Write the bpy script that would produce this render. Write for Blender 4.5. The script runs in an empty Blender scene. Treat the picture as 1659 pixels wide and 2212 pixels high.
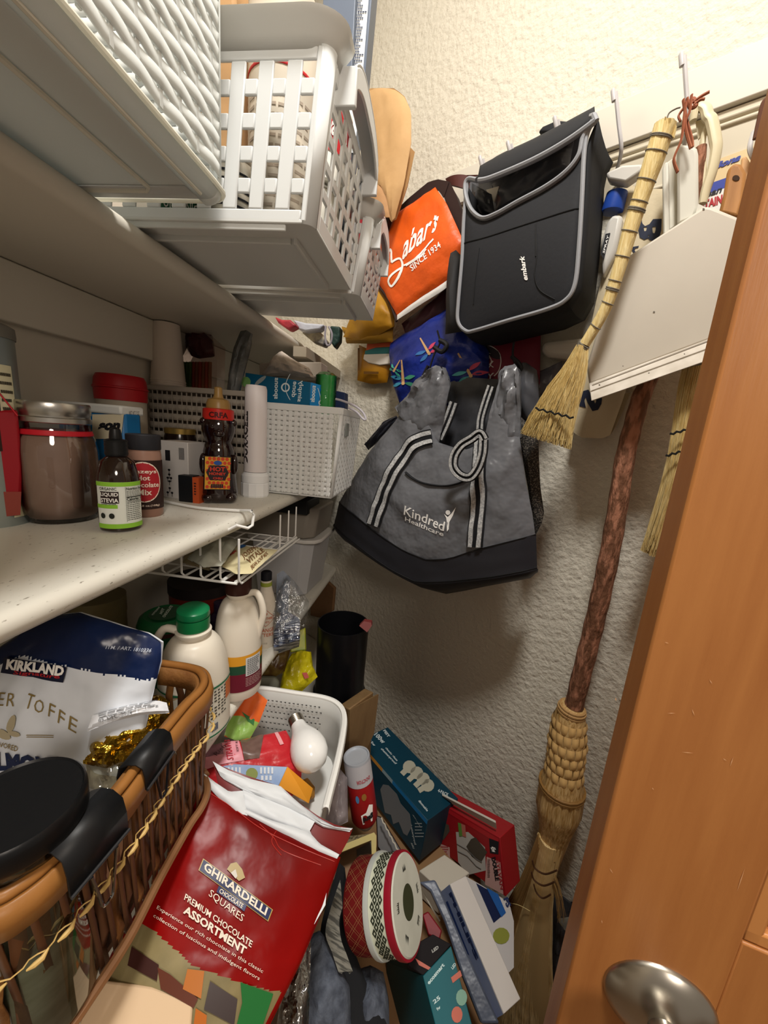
import bpy, math, random
from mathutils import Vector as V, Matrix
from mathutils.noise import noise as N3
random.seed(7)
SC=bpy.context.scene; COL=SC.collection
# ---------------- camera (calibrated from the photograph's vanishing points) ----------------
F=814.0; CX,CY=829.5,1106.0; CAM=V((0,0,1.45))
_d=V((512-CX,4965-CY,F)).normalized(); _f=V((935-CX,943-CY,F)); _f=(_f-_d*_f.dot(_d)).normalized(); _r=_d.cross(_f)
# rows map camera coords (right, down, forward) to world X(right) Y(into the closet) Z(up)
def c2w(a,b,c):
    q=V((a,b,c)); return V((q.dot(_r),q.dot(_f),-q.dot(_d)))
def ray(px,py): return c2w((px-CX)/F,(py-CY)/F,1.0)
cd=bpy.data.cameras.new('camera'); cam=bpy.data.objects.new('camera',cd); COL.objects.link(cam)
cr,cu,cb=c2w(1,0,0),c2w(0,-1,0),c2w(0,0,-1)
cam.matrix_world=Matrix(((cr.x,cu.x,cb.x,CAM.x),(cr.y,cu.y,cb.y,CAM.y),(cr.z,cu.z,cb.z,CAM.z),(0,0,0,1)))
cd.sensor_fit='HORIZONTAL'; cd.sensor_width=36; cd.lens=F/1659*36; cd.clip_start=.01; cd.clip_end=30
SC.camera=cam
# ---------------- light ----------------
w=bpy.data.worlds.new('world'); SC.world=w; w.use_nodes=True
w.node_tree.nodes['Background'].inputs[0].default_value=(1.0,.84,.68,1); w.node_tree.nodes['Background'].inputs[1].default_value=.28
def area(name,loc,to,size,power,col):
    l=bpy.data.lights.new(name,'AREA'); l.shape='DISK'; l.size=size; l.energy=power; l.color=col
    o=bpy.data.objects.new(name,l); COL.objects.link(o); o.location=loc
    o.rotation_euler=(V(to)-V(loc)).to_track_quat('-Z','Y').to_euler(); return o
area('ceiling_light',(.02,.04,2.72),(.05,.3,1.2),.24,22.5,(1.0,.965,.91))
area('fill_light',(.75,-1.3,2.3),(.0,.6,1.2),.5,15,(1.0,.88,.76))  # unseen fill lamp, added to brighten the lower part of the closet
vs=SC.view_settings; vs.view_transform='Standard'; vs.look='None'; vs.exposure=0.0; vs.gamma=1; vs.use_curve_mapping=False
# ---------------- materials ----------------
def lin(h):
    h=h.lstrip('#'); c=[int(h[i:i+2],16)/255 for i in (0,2,4)]
    return tuple((x/12.92 if x<=.04045 else ((x+.055)/1.055)**2.4) for x in c)+(1,)
MATS={}
def M(h,r=.5,m=0,kind='',bs=0,bst=.3,bd=.002,var=None,vs=20,st=(1,1,1),em=0,a=.15,sharp=None,sp=.3,bt='n'):
    key=(h,r,m,kind,bs,bst,bd,var,vs,st,em,a,sharp,sp,bt)
    if key in MATS: return MATS[key]
    mt=bpy.data.materials.new('mat_%d_%s'%(len(MATS),h.strip('#'))); mt.use_nodes=True
    nt=mt.node_tree; p=nt.nodes['Principled BSDF']; out=nt.nodes['Material Output']
    p.inputs['Base Color'].default_value=lin(h); p.inputs['Roughness'].default_value=r; p.inputs['Metallic'].default_value=m
    p.inputs['Specular IOR Level'].default_value=sp
    def vec(scale3):
        tc=nt.nodes.new('ShaderNodeTexCoord'); mp=nt.nodes.new('ShaderNodeMapping'); mp.inputs['Scale'].default_value=scale3
        nt.links.new(tc.outputs['Object'],mp.inputs[0]); return mp.outputs[0]
    if var:
        n=nt.nodes.new('ShaderNodeTexNoise'); n.inputs['Scale'].default_value=vs; n.inputs['Detail'].default_value=5
        nt.links.new(vec(st),n.inputs[0]); cr_=nt.nodes.new('ShaderNodeValToRGB')
        lo,hi=(sharp or (.3,.7)); cr_.color_ramp.elements[0].position=lo; cr_.color_ramp.elements[1].position=hi
        cr_.color_ramp.elements[0].color=lin(h); cr_.color_ramp.elements[1].color=lin(var)
        nt.links.new(n.outputs[0],cr_.inputs[0]); nt.links.new(cr_.outputs[0],p.inputs['Base Color'])
    if bs:
        if bt=='v':
            n=nt.nodes.new('ShaderNodeTexVoronoi'); n.feature='SMOOTH_F1'
        else:
            n=nt.nodes.new('ShaderNodeTexNoise'); n.inputs['Detail'].default_value=4
        n.inputs['Scale'].default_value=bs
        nt.links.new(vec(st),n.inputs[0]); b=nt.nodes.new('ShaderNodeBump'); b.inputs['Strength'].default_value=bst; b.inputs['Distance'].default_value=bd
        nt.links.new(n.outputs[0],b.inputs['Height']); nt.links.new(b.outputs[0],p.inputs['Normal'])
    if kind=='clear':      # thin clear plastic or glass
        t=nt.nodes.new('ShaderNodeBsdfTransparent'); t.inputs[0].default_value=lin(h)
        g=nt.nodes.new('ShaderNodeBsdfGlossy'); g.inputs['Roughness'].default_value=r
        mx=nt.nodes.new('ShaderNodeMixShader'); fr=nt.nodes.new('ShaderNodeFresnel'); fr.inputs[0].default_value=1.45
        ad=nt.nodes.new('ShaderNodeMath'); ad.operation='ADD'; ad.inputs[1].default_value=a*.3; nt.links.new(fr.outputs[0],ad.inputs[0])
        nt.links.new(ad.outputs[0],mx.inputs[0]); nt.links.new(t.outputs[0],mx.inputs[1]); nt.links.new(g.outputs[0],mx.inputs[2])
        nt.links.new(mx.outputs[0],out.inputs[0])
        if bs: nt.links.new(b.outputs[0],g.inputs['Normal'])
    if kind=='frost':      # milky translucent plastic
        t=nt.nodes.new('ShaderNodeBsdfTransparent'); tl=nt.nodes.new('ShaderNodeBsdfTranslucent'); tl.inputs[0].default_value=lin(h)
        m1=nt.nodes.new('ShaderNodeMixShader'); m1.inputs[0].default_value=.3
        nt.links.new(p.outputs[0],m1.inputs[1]); nt.links.new(tl.outputs[0],m1.inputs[2])
        m2=nt.nodes.new('ShaderNodeMixShader'); m2.inputs[0].default_value=a
        nt.links.new(m1.outputs[0],m2.inputs[1]); nt.links.new(t.outputs[0],m2.inputs[2]); nt.links.new(m2.outputs[0],out.inputs[0])
    MATS[key]=mt; return mt
def DOOR():
    mt=M('#b87a42',.42,bs=60,bst=.15,bd=.001,var='#aa6c38',vs=9,st=(9,9,.6),sp=.4); return mt
# ---------------- geometry ----------------
class G:
    def __init__(s): s.v=[]; s.f=[]; s.m=[]
    def add(s,vs,fs,k=0):
        o=len(s.v); s.v+= [V(x) for x in vs]; s.f+=[tuple(i+o for i in f) for f in fs]; s.m+=[k]*len(fs)
    def box(s,O,A,B,C_,k=0):     # corner and three edge vectors
        O,A,B,C_=V(O),V(A),V(B),V(C_)
        vs=[O,O+A,O+A+B,O+B,O+C_,O+A+C_,O+A+B+C_,O+B+C_]
        fs=[(0,3,2,1),(4,5,6,7),(0,1,5,4),(1,2,6,5),(2,3,7,6),(3,0,4,7)]
        if A.cross(B).dot(C_)<0: fs=[f[::-1] for f in fs]
        s.add(vs,fs,k)
    def prism(s,pts,d,k=0,ks=None):
        n=len(pts); pts=[V(p) for p in pts]; d=V(d)
        nn=V((0,0,0))
        for i in range(n): nn+=pts[i].cross(pts[(i+1)%n])
        if nn.dot(d)<0: pts=pts[::-1]
        s.add(pts+[p+d for p in pts],[tuple(range(n))[::-1],tuple(range(n,2*n))],k)
        s.f+=[]; o=len(s.v)-2*n
        for i in range(n):
            j=(i+1)%n; s.f.append((o+i,o+j,o+n+j,o+n+i)); s.m.append(k if ks is None else ks)
    def poly(s,pts,k=0): s.add(pts,[tuple(range(len(pts)))],k)
    def grid(s,P,k=0,kf=None,closeu=False,flip=False):
        a=len(P); b=len(P[0]); vs=[p for r_ in P for p in r_]; fs=[];ks=[]
        for i in range(a-1 if not closeu else a):
            for j in range(b-1):
                i2=(i+1)%a; f=(i*b+j,i2*b+j,i2*b+j+1,i*b+j+1); fs.append(f[::-1] if flip else f); ks.append(kf(i/(a-1),j/(b-1)) if kf else k)
        o=len(s.v); s.v+=[V(x) for x in vs]; s.f+=[tuple(i+o for i in f) for f in fs]; s.m+=ks
    def lathe(s,O,ax,prof,n=28,k=0,kk=None,sx=1,ref=None):
        O=V(O); ax=V(ax).normalized(); e=V(ref) if ref else (V((1,0,0)) if abs(ax.x)<.9 else V((0,1,0))); e=(e-ax*e.dot(ax)).normalized(); g=ax.cross(e)
        rows=[]
        for i in range(n):
            a=2*math.pi*i/n; rows.append([O+ax*z+(e*math.cos(a)*sx+g*math.sin(a))*r for r,z in prof])
        m=len(prof); o=len(s.v)
        for r_ in rows: s.v+=r_
        for i in range(n):
            i2=(i+1)%n
            for j in range(m-1):
                s.f.append((o+i*m+j,o+i2*m+j,o+i2*m+j+1,o+i*m+j+1)); s.m.append(kk[j] if kk else k)
        for j in (0,m-1):
            if prof[j][0]>1e-6:
                f=tuple(o+i*m+j for i in range(n)); s.f.append(f[::-1] if j==0 else f); s.m.append((kk[0] if j==0 else kk[-1]) if kk else k)
    def tube(s,pts,r,n=8,k=0,flat=1.0,up=None):
        pts=[V(p) for p in pts]; rs=r if isinstance(r,(list,tuple)) else [r]*len(pts); rows=[]; prev=None
        for i,p in enumerate(pts):
            t=(pts[min(i+1,len(pts)-1)]-pts[max(i-1,0)]).normalized()
            if prev is None:
                e=V(up) if up else (V((0,0,1)) if abs(t.z)<.9 else V((1,0,0)))
            else: e=prev
            e=(e-t*e.dot(t)).normalized(); prev=e; g=t.cross(e)
            rows.append([p+(e*math.cos(2*math.pi*q/n)*flat+g*math.sin(2*math.pi*q/n))*rs[i] for q in range(n)])
        o=len(s.v)
        for r_ in rows: s.v+=r_
        for i in range(len(rows)-1):
            for q in range(n):
                q2=(q+1)%n; s.f.append((o+i*n+q,o+i*n+q2,o+(i+1)*n+q2,o+(i+1)*n+q)); s.m.append(k)
        s.f.append(tuple(o+q for q in range(n))[::-1]); s.f.append(tuple(o+(len(rows)-1)*n+q for q in range(n))); s.m+=[k,k]
    def strip(s,L,R,d,k=0):       # thick ribbon between two polylines
        n=len(L); L=[V(p) for p in L]; R=[V(p) for p in R]; d=V(d); vs=[]
        for i in range(n): vs+=[L[i],R[i],R[i]+d,L[i]+d]
        fs=[(0,1,2,3)]
        for i in range(n-1):
            a=4*i;b=a+4
            for q in range(4): fs.append((a+q,b+q,b+(q+1)%4,a+(q+1)%4))
        fs.append((4*n-1,4*n-2,4*n-3,4*n-4)); s.add(vs,fs,k)
def cat(pts,n=6,closed=False):   # Catmull-Rom smoothing
    pts=[V(p) for p in pts]; out=[]; m=len(pts)
    for i in range(m if closed else m-1):
        g=lambda j: pts[j%m] if closed else pts[max(0,min(m-1,j))]
        a,b,c,d=g(i-1),g(i),g(i+1),g(i+2)
        for q in range(n):
            t=q/n; out.append(.5*((2*b)+(c-a)*t+(2*a-5*b+4*c-d)*t*t+(3*b-a-3*c+d)*t*t*t))
    if not closed: out.append(pts[-1])
    return out
def mesh(name,g,mats,base=V((0,0,0)),ang=38):
    me=bpy.data.meshes.new(name); me.from_pydata([tuple(p-base) for p in g.v],[],g.f)
    for m_ in (mats if isinstance(mats,(list,tuple)) else [mats]): me.materials.append(m_)
    me.polygons.foreach_set('material_index',g.m); me.polygons.foreach_set('use_smooth',[True]*len(g.f))
    me.update(); me.set_sharp_from_angle(angle=math.radians(ang)); return me
def mods(o,bev=0,sol=0,sub=0):
    if sol:
        m_=o.modifiers.new('s','SOLIDIFY'); m_.thickness=abs(sol); m_.offset=-1 if sol>0 else 1
    if bev:
        m_=o.modifiers.new('b','BEVEL'); m_.width=bev; m_.segments=2; m_.limit_method='ANGLE'; m_.angle_limit=math.radians(40)
    if sub:
        m_=o.modifiers.new('u','SUBSURF'); m_.levels=sub; m_.render_levels=sub
    return o
def thing(name,label,cat_,loc,group=None):
    o=bpy.data.objects.new(name,None); COL.objects.link(o); o.location=loc; o.empty_display_size=.02
    o['label']=label; o['category']=cat_
    if group: o['group']=group
    return o
def _w(o):
    p=V(o.location); q=o.parent
    while q: p=p+V(q.location); q=q.parent
    return p
def part(root,name,g,mats,bev=0,sol=0,sub=0,label=None,ang=38,stuff=False):
    b=_w(root); me=mesh(name,g,mats,b,ang); o=bpy.data.objects.new(name,me); COL.objects.link(o); o.parent=root
    if label: o['label']=label
    if stuff: o['kind']='stuff'
    return mods(o,bev,sol,sub)
def solo(name,g,mats,label,cat_,group=None,bev=0,sol=0,sub=0,ang=38,loc=None):
    if loc is None:
        xs=[p.x for p in g.v]; ys=[p.y for p in g.v]; loc=V(((min(xs)+max(xs))/2,(min(ys)+max(ys))/2,min(p.z for p in g.v)))
    o=bpy.data.objects.new(name,mesh(name,g,mats,V(loc),ang)); COL.objects.link(o); o.location=loc
    o['label']=label; o['category']=cat_
    if group: o['group']=group
    return mods(o,bev,sol,sub)
def struct(name,g,mats,bev=0,label=None):
    o=bpy.data.objects.new(name,mesh(name,g,mats)); COL.objects.link(o); o['kind']='structure'
    if label: o['label']=label
    return mods(o,bev)
# ---------------- planes and pixel helpers ----------------
class PL:
    def __init__(s,O,N): s.O=V(O); s.N=V(N).normalized()
    def px(s,x,y=None):
        if y is None: x,y=x
        r=ray(x,y); return CAM+r*((s.O-CAM).dot(s.N)/r.dot(s.N))
    def P(s,L): return [s.px(a) for a in L]
    def off(s,d): return PL(s.O+s.N*d,s.N)
WD=V((.829,-.5592,0)).normalized(); WN=V((-.5592,-.829,0)).normalized(); KC=V((-.27,1.1575,0))
def WL(off): return PL(KC+WN*off,WN)
def WT(t,z,off=0): return KC+WD*t+WN*off+V((0,0,z))
def ZP(z): return PL((0,0,z),(0,0,1))
def XP(x): return PL((x,0,0),(1,0,0))
def YP(y): return PL((0,y,0),(0,-1,0))
def P(x,y,d): return CAM+ray(x,y)*d
def P3(a,b,c): n=(b-a).cross(c-a).normalized(); n=n if n.dot(CAM-a)>0 else -n; return PL(a,n)
def cyl(xl,xr,ym,xb,yb,z):      # standing round thing: silhouette px left/right, bottom-front px, plane height -> centre, radius
    a=ray(xl,ym);b=ray(xr,ym); a.z=b.z=0; s=math.sin(a.angle(b)/2); h=ZP(z).px(xb,yb)-V((0,0,z)); d=h.length; r=d*s/(1-s)
    return h*((d+r)/d)+V((0,0,z)), r
def hz(x,y,c):                   # height seen at px over the vertical through c
    r=ray(x,y); D=math.hypot(c.x,c.y); return CAM.z+r.z/math.hypot(r.x,r.y)*D
def camang(c): return math.atan2(CAM.y-c.y,CAM.x-c.x)
# ---------------- lettering ----------------
_tc={}
def tmesh(s,bold=.0):
    k=(s,bold)
    if k in _tc: return _tc[k]
    c=bpy.data.curves.new('t','FONT'); c.body=s; c.size=1; c.offset=bold; c.resolution_u=2
    o=bpy.data.objects.new('t',c); COL.objects.link(o); bpy.context.view_layer.update()
    me=bpy.data.meshes.new_from_object(o.evaluated_get(bpy.context.evaluated_depsgraph_get()))
    vs=[v.co.copy() for v in me.vertices]; fs=[tuple(p.vertices) for p in me.polygons]
    bpy.data.objects.remove(o); bpy.data.meshes.remove(me); bpy.data.curves.remove(c)
    x0=min(v.x for v in vs);x1=max(v.x for v in vs);y0=min(v.y for v in vs);y1=max(v.y for v in vs)
    _tc[k]=([((v.x-x0)/(x1-x0),(v.y-y0)/(y1-y0)) for v in vs],fs); return _tc[k]
def T(g,s,f,k=0,bold=.01):      # f(u,v)->point
    vs,fs=tmesh(s,bold); g.add([f(u,v) for u,v in vs],fs,k)
def Tq(g,s,pl,bl,br,tl,k=0,lift=.0008,bold=.01,shear=0):
    A=pl.px(*bl);B=pl.px(*br)-A;C_=pl.px(*tl)-A; n=pl.N*lift
    T(g,s,lambda u,v:A+B*(u+shear*v)+C_*v+n,k,bold)
def quad(g,pl,L,k=0,lift=.0005): g.poly([pl.px(*p)+pl.N*lift for p in L],k)
def lines(g,f,u0,u1,v0,v1,n,th,k=0,jit=.25):   # rows of small print
    for i in range(n):
        v=v0+(v1-v0)*(i+.5)/n; e=u1-(u1-u0)*random.random()*jit; h=abs(v1-v0)/n*th/2
        m=6; 
        for q in range(m):
            a=u0+(e-u0)*q/m; b=u0+(e-u0)*(q+.82)/m
            g.add([f(a,v-h),f(b,v-h),f(b,v+h),f(a,v+h)],[(0,1,2,3)],k)
def curve_patch(g,f,u0,u1,v0,v1,k=0,nu=10,nv=1):
    g.grid([[f(u0+(u1-u0)*i/nu,v0+(v1-v0)*j/nv) for j in range(nv+1)] for i in range(nu+1)],k)
def wrapf(c,r,span,z0,z1,a0=None,lift=.0006):   # label coordinates on an upright round thing
    a0=camang(c) if a0 is None else a0
    return lambda u,v: V((c.x+math.cos(a0+(u-.5)*span)*(r+lift),c.y+math.sin(a0+(u-.5)*span)*(r+lift),z0+(z1-z0)*v))
def disc(g,f,u,v,ru,rv,k=0,n=20): g.grid([[f(u+ru*q/4*math.cos(2*math.pi*i/n),v+rv*q/4*math.sin(2*math.pi*i/n)) for q in range(5)] for i in range(n+1)],k)
# ---------------- soft patch (Coons) ----------------
def pl_at(L,t):
    d=[0]
    for a,b in zip(L,L[1:]): d.append(d[-1]+math.hypot(b[0]-a[0],b[1]-a[1]))
    x=t*d[-1]
    for i in range(len(L)-1):
        if x<=d[i+1] or i==len(L)-2:
            q=(x-d[i])/max(1e-9,d[i+1]-d[i]); return V((L[i][0]+(L[i+1][0]-L[i][0])*q,L[i][1]+(L[i+1][1]-L[i][1])*q))
class Patch:      # edges in px; top,bottom run left->right; left,right run top->bottom
    def __init__(s,top,bot,left,right,pl,disp=lambda u,v:0,tilt=None):
        s.e=(top,bot,left,right); s.pl=pl; s.disp=disp
    def pxy(s,u,v):
        t,b,l,r=s.e; a=pl_at(t,u);c=pl_at(b,u);d=pl_at(l,v);e=pl_at(r,v)
        p00,p10,p01,p11=V(t[0]),V(t[-1]),V(b[0]),V(b[-1])
        return a*(1-v)+c*v+d*(1-u)+e*u-(p00*(1-u)*(1-v)+p10*u*(1-v)+p01*(1-u)*v+p11*u*v)
    def at(s,u,v,h=0):
        p=s.pxy(u,v); return s.pl.px(p.x,p.y)+s.pl.N*(s.disp(u,v)+h)
    def inv(s,x,y):
        u=v=.5
        for _ in range(12):
            p=s.pxy(u,v);e=1e-3;pu=(s.pxy(u+e,v)-p)/e;pv=(s.pxy(u,v+e)-p)/e
            d=V((x,y))-p;D=pu.x*pv.y-pu.y*pv.x
            if abs(D)<1e-9: break
            u+= (d.x*pv.y-d.y*pv.x)/D; v+=(pu.x*d.y-pu.y*d.x)/D
            u=max(-.05,min(1.05,u)); v=max(-.05,min(1.05,v))
        return u,v
    def f(s,bl,br,tl,h=.001):       # text frame from px corners, draped on the patch
        return lambda a,b: s.at(*s.inv(bl[0]+(br[0]-bl[0])*a+(tl[0]-bl[0])*b, bl[1]+(br[1]-bl[1])*a+(tl[1]-bl[1])*b),h)
    def build(s,g,nu=24,nv=24,back=.004,k=0,kf=None,kb=None):
        Fr=[[s.at(i/nu,j/nv) for j in range(nv+1)] for i in range(nu+1)]
        Bk=[[s.pl.px(*s.pxy(i/nu,j/nv))-s.pl.N*(back*min(1,8*min(i/nu,1-i/nu,j/nv,1-j/nv)) +.0005) for j in range(nv+1)] for i in range(nu+1)]
        g.grid(Fr,k,kf,flip=True); g.grid(Bk,kb if kb is not None else k,None)
        def st(A,B):
            o=len(g.v); g.v+=A+B; n=len(A)
            for i in range(n-1): g.f.append((o+i,o+i+1,o+n+i+1,o+n+i)); g.m.append(kb if kb is not None else k)
        st([r_[0] for r_ in Fr],[r_[0] for r_ in Bk]); st([r_[-1] for r_ in Fr],[r_[-1] for r_ in Bk]); st(Fr[0],Bk[0]); st(Fr[-1],Bk[-1])
def pil(h,w=.004,fr=18,seed=0,e=.5):
    return lambda u,v: h*(max(0,math.sin(math.pi*min(1,max(0,u)))*math.sin(math.pi*min(1,max(0,v))))**e)+w*N3(V((u*fr*.35+seed,v*fr*.35,seed*1.7)))+w*.45*N3(V((u*fr+seed,v*fr,3.1)))
# ================= room shell =================
wallm=M('#d0cabb',.85,bs=85,bst=.9,bd=.0048,bt='n')
paint=M('#c9c2b4',.6,bs=40,bst=.15,bd=.001)
g=G(); g.box(WT(-.5,0,-.05),WD*3.2,WN*.05,V((0,0,2.8))); struct('wall_back',g,wallm)
g=G(); g.box((-.61,-1.2,0),(.05,0,0),(0,2.75,0),(0,0,2.8)); struct('wall_left',g,paint)
g=G(); g.box((-.8,-1.4,-.05),(2.6,0,0),(0,3.2,0),(0,0,.05)); struct('floor',g,M('#8a6f52',.5,var='#6d5540',vs=8,st=(1,12,1)))
g=G(); g.box((-.8,-1.4,2.8),(2.6,0,0),(0,3.2,0),(0,0,.05)); struct('ceiling',g,M('#e6e2d6',.9))
shelfm=M('#d9d6cb',.4,var='#7d7466',vs=330,st=(1,.4,1),sharp=(.64,.74),bs=90,bst=.1,bd=.0006)
shpaint=M('#cfc9bc',.5,bs=60,bst=.12,bd=.0008)
def wallx(x): # y where the back wall meets x
    return KC.y+(x-KC.x)*WD.y/WD.x
def shelf(xf,zt,th,y0,label,endx=None):
    g=G(); n=6; prof=[]
    for i in range(n+1):
        a=math.pi/2-math.pi*i/n; prof.append((xf-th/2+math.cos(a)*th/2,zt-th/2+math.sin(a)*th/2))
    prof=[(-.555,zt)]+prof+[(-.555,zt-th)]
    rows=[[V((x,y0,z)) for x,z in prof],[V((x,wallx(x)-.002,z)) for x,z in prof]]
    g.grid(rows,0,lambda u,v: 0 if v<.02 or True else 1)
    g.poly(rows[0]); g.poly(rows[1][::-1]); g.box((-.555,y0,zt-th),(.001,0,0),(0,1,0),(0,0,th))
    return solo('wall_shelf',g,shelfm if label.startswith('middle') or label.startswith('low') else shpaint,label,'shelf',group='white wall shelves')
def cleat(z1,z0):
    g=G(); g.box((-.559,-1.0,z0),(.018,0,0),(0,wallx(-.55)+.99,0),(0,0,z1-z0)); return g
s=shelf(-.33,1.644,.022,-.5,'uppermost white shelf carrying the white plastic bins')
struct('trim_1',cleat(1.621,1.548),shpaint,bev=.002)
s=shelf(-.27,1.31,.022,-.5,'middle white speckled shelf with jars and honey bottle on it')
struct('trim_2',cleat(1.287,1.215),shpaint,bev=.002)
s=shelf(-.27,1.003,.024,-.5,'low white shelf under the jugs and the wicker basket')
s=shelf(-.27,.70,.022,-.2,'lowest white shelf, mostly hidden behind the pile')
# extra board that carries the upper shelf round to the corner
g=G(); a=ZP(1.622).px(662,748); b=WL(.002).px(737,779)
g.prism([V((a.x-.03,a.y,1.60)),V((a.x,a.y,1.60)),V((b.x,b.y,1.60)),V((b.x-.12,wallx(b.x-.12)-.004,1.60))],V((0,0,.021)))
struct('trim_3',g,M('#a79c8a',.6))
# ---- hook rack on the back wall ----
rk=thing('hook_rack','long white wooden rack with upright wire hooks on the textured wall','coat rack',WT(.7,1.86,0))
g=G(); g.box(WT(.26,1.948,.001),WD*.95,V((0,0,.066)),WN*.02); part(rk,'board',g,M('#cdc7ba',.45),bev=.002)
g=G(); g.box(WT(.26,1.862,.001),WD*.95,V((0,0,.084)),WN*.013); 
for z in (1.935,1.926,1.868): g.tube([WT(.26,z,.0145),WT(1.21,z,.0145)],.0035,8)
part(rk,'lower_board',g,M('#c4bba6',.5),bev=.001)
hk=M('#b9b6b6',.3)
for tip,mid,base in (((1205,260),(1212,300),(1214,330)),((1104,312),(1113,350),(1116,380)),((1043,344),(1051,380),(1054,410)),((1330,200),(1342,325),(1332,372)),((1478,122),(1487,262),(1480,300))):
    g=G(); p=[WL(.075).px(*tip),WL(.07).px(*((tip[0]*.5+mid[0]*.5),(tip[1]*.5+mid[1]*.5))),WL(.062).px(*mid),WL(.03).px(*base)]; q=p[-1]+WN*-.012+V((0,0,-.012)); p.append(q)
    g.tube(cat(p,5),[.0030]*(len(cat(p,5)))); g.lathe(p[0]-V((0,0,.012)),(p[0]-p[1]),[(0,0),(.0034,.001),(.0034,.016),(.002,.018),(0,.018)],10); part(rk,'hook',g,hk)
g=G(); p=[WL(.05).px(1628,285),WL(.06).px(1620,320),WL(.06).px(1632,345),WL(.03).px(1650,330),WL(.02).px(1659,280)]; g.tube(cat(p,6),.003); part(rk,'hook',g,hk)
# ---- door ----
DD=V((math.sin(math.radians(104)),math.cos(math.radians(104)),0)); DN=V((DD.y,-DD.x,0)); DN=DN if DN.y<0 else -DN
DO=V((.17,.268,0)); DP=PL(DO,DN)
dr=thing('door','varnished orange pine panel door standing open beside the closet','door',DO)
dm=DOOR(); dm2=M('#9a5c22',.42,bs=60,bst=.15,bd=.001,var='#82491a',vs=9,st=(9,9,.6))
def dbox(s0,s1,z0,z1,n0,n1):
    g=G(); g.box(DO+DD*s0+DN*n0+V((0,0,z0)),DD*(s1-s0),DN*(n1-n0),V((0,0,z1-z0))); return g
DM=[dm]
part(dr,'stile',dbox(0,.100,.01,2.03,-.035,0),dm,bev=.002)
part(dr,'stile',dbox(.588,.70,.01,2.03,-.035,0),dm,bev=.002)
for z0,z1 in ((.01,.20),(.90,1.10),(1.92,2.03)): part(dr,'rail',dbox(.100,.588,z0,z1,-.034,-.001),dm,bev=.0015)
for z0,z1 in ((.20,.90),(1.10,1.92)):
    part(dr,'panel',dbox(.123,.565,z0+.023,z1-.023,-.026,-.009),dm2,bev=.006)
    g=G()
    for a,b,c_,d in ((.100,.588,z0,z0+.012),(.100,.588,z1-.012,z1),(.100,.112,z0,z1),(.576,.588,z0,z1)):
        g.box(DO+DD*a-DN*.014+V((0,0,c_)),DD*(b-a),DN*.011,V((0,0,d-c_)))
    for a,b,c_,d in ((.112,.576,z0+.012,z0+.023),(.112,.576,z1-.023,z1-.012),(.112,.123,z0,z1),(.565,.576,z0,z1)):
        g.box(DO+DD*a-DN*.02+V((0,0,c_)),DD*(b-a),DN*.011,V((0,0,d-c_)))
    part(dr,'moulding',g,M('#c98a50',.28),bev=.002)
# scratches in the varnish
g=G()
for x,y,l,t in ((1485,1625,26,.1),(1580,1645,22,1.9),(1440,1388,10,.3),(1535,1472,12,1.0),(1410,1703,7,.8),(1600,1900,54,-1.25),(1320,1880,14,1.0),(1497,1538,16,1.2),(1450,1540,18,0),(1565,1640,10,.6),(1300,1990,9,1.4),(1330,1510,8,1.4)):
    dx,dy=math.cos(t)*l/2,math.sin(t)*l/2; nx,ny=-math.sin(t)*1.1,math.cos(t)*1.1
    quad(g,DP,[(x-dx,y-dy),(x+nx,y+ny),(x+dx,y+dy),(x-nx,y-ny)],0,.0003)
part(dr,'scratches',g,M('#dca778',.6),stuff=True)
kc=DP.px(1422,2168)
nick=M('#b9b4aa',.28,m=1,bs=30,bst=.05)
g=G(); g.lathe(kc-DN*.001,DN,[(.040,0),(.040,.002),(.0385,.0045),(.031,.010),(.02,.0145),(.0125,.017)],40); ro=part(dr,'rosette',g,nick,label='brushed nickel rosette')
g=G(); g.lathe(kc,DN,[(.0115,.014),(.0115,.034),(.017,.040),(.0255,.046),(.029,.054),(.028,.062),(.021,.068),(0,.070)],36); part(dr,'knob',g,nick,label='brushed nickel knob')
# ================= upper shelf =================
wp=M('#dadddd',.35); wp2=M('#d2d4d2',.4)
ZU=1.644
def lattice(g,O,A,B,nA,nB,bA,bB,th,m0=(.0,.0),m1=(.0,.0),k=0,curve=None):
    # sheet O + a*A + b*B with nA x nB rectangular openings; bA,bB = bar widths (m); th = thickness vector
    O,A,B,th=V(O),V(A),V(B),V(th); a,b=A.length,B.length; ua,ub=A/a,B/b
    def bx(x0,x1,y0,y1): g.box(O+ua*x0+ub*y0,ua*(x1-x0),ub*(y1-y0),th,k)
    x0,x1=m0[0],a-m1[0]; y0,y1=m0[1],b-m1[1]
    if m0[0]>0: bx(0,x0,0,b)
    if m1[0]>0: bx(x1,a,0,b)
    if m0[1]>0: bx(x0,x1,0,y0)
    if m1[1]>0: bx(x0,x1,y1,b)
    ca=(x1-x0+bA)/nA; cb=(y1-y0+bB)/nB
    for i in range(1,nA): bx(x0+ca*i-bA,x0+ca*i,y0,y1)
    for j in range(1,nB):
        for i in range(nA): bx(x0+ca*i,x0+ca*(i+1)-bA,y0+cb*j-bB,y0+cb*j)
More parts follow.
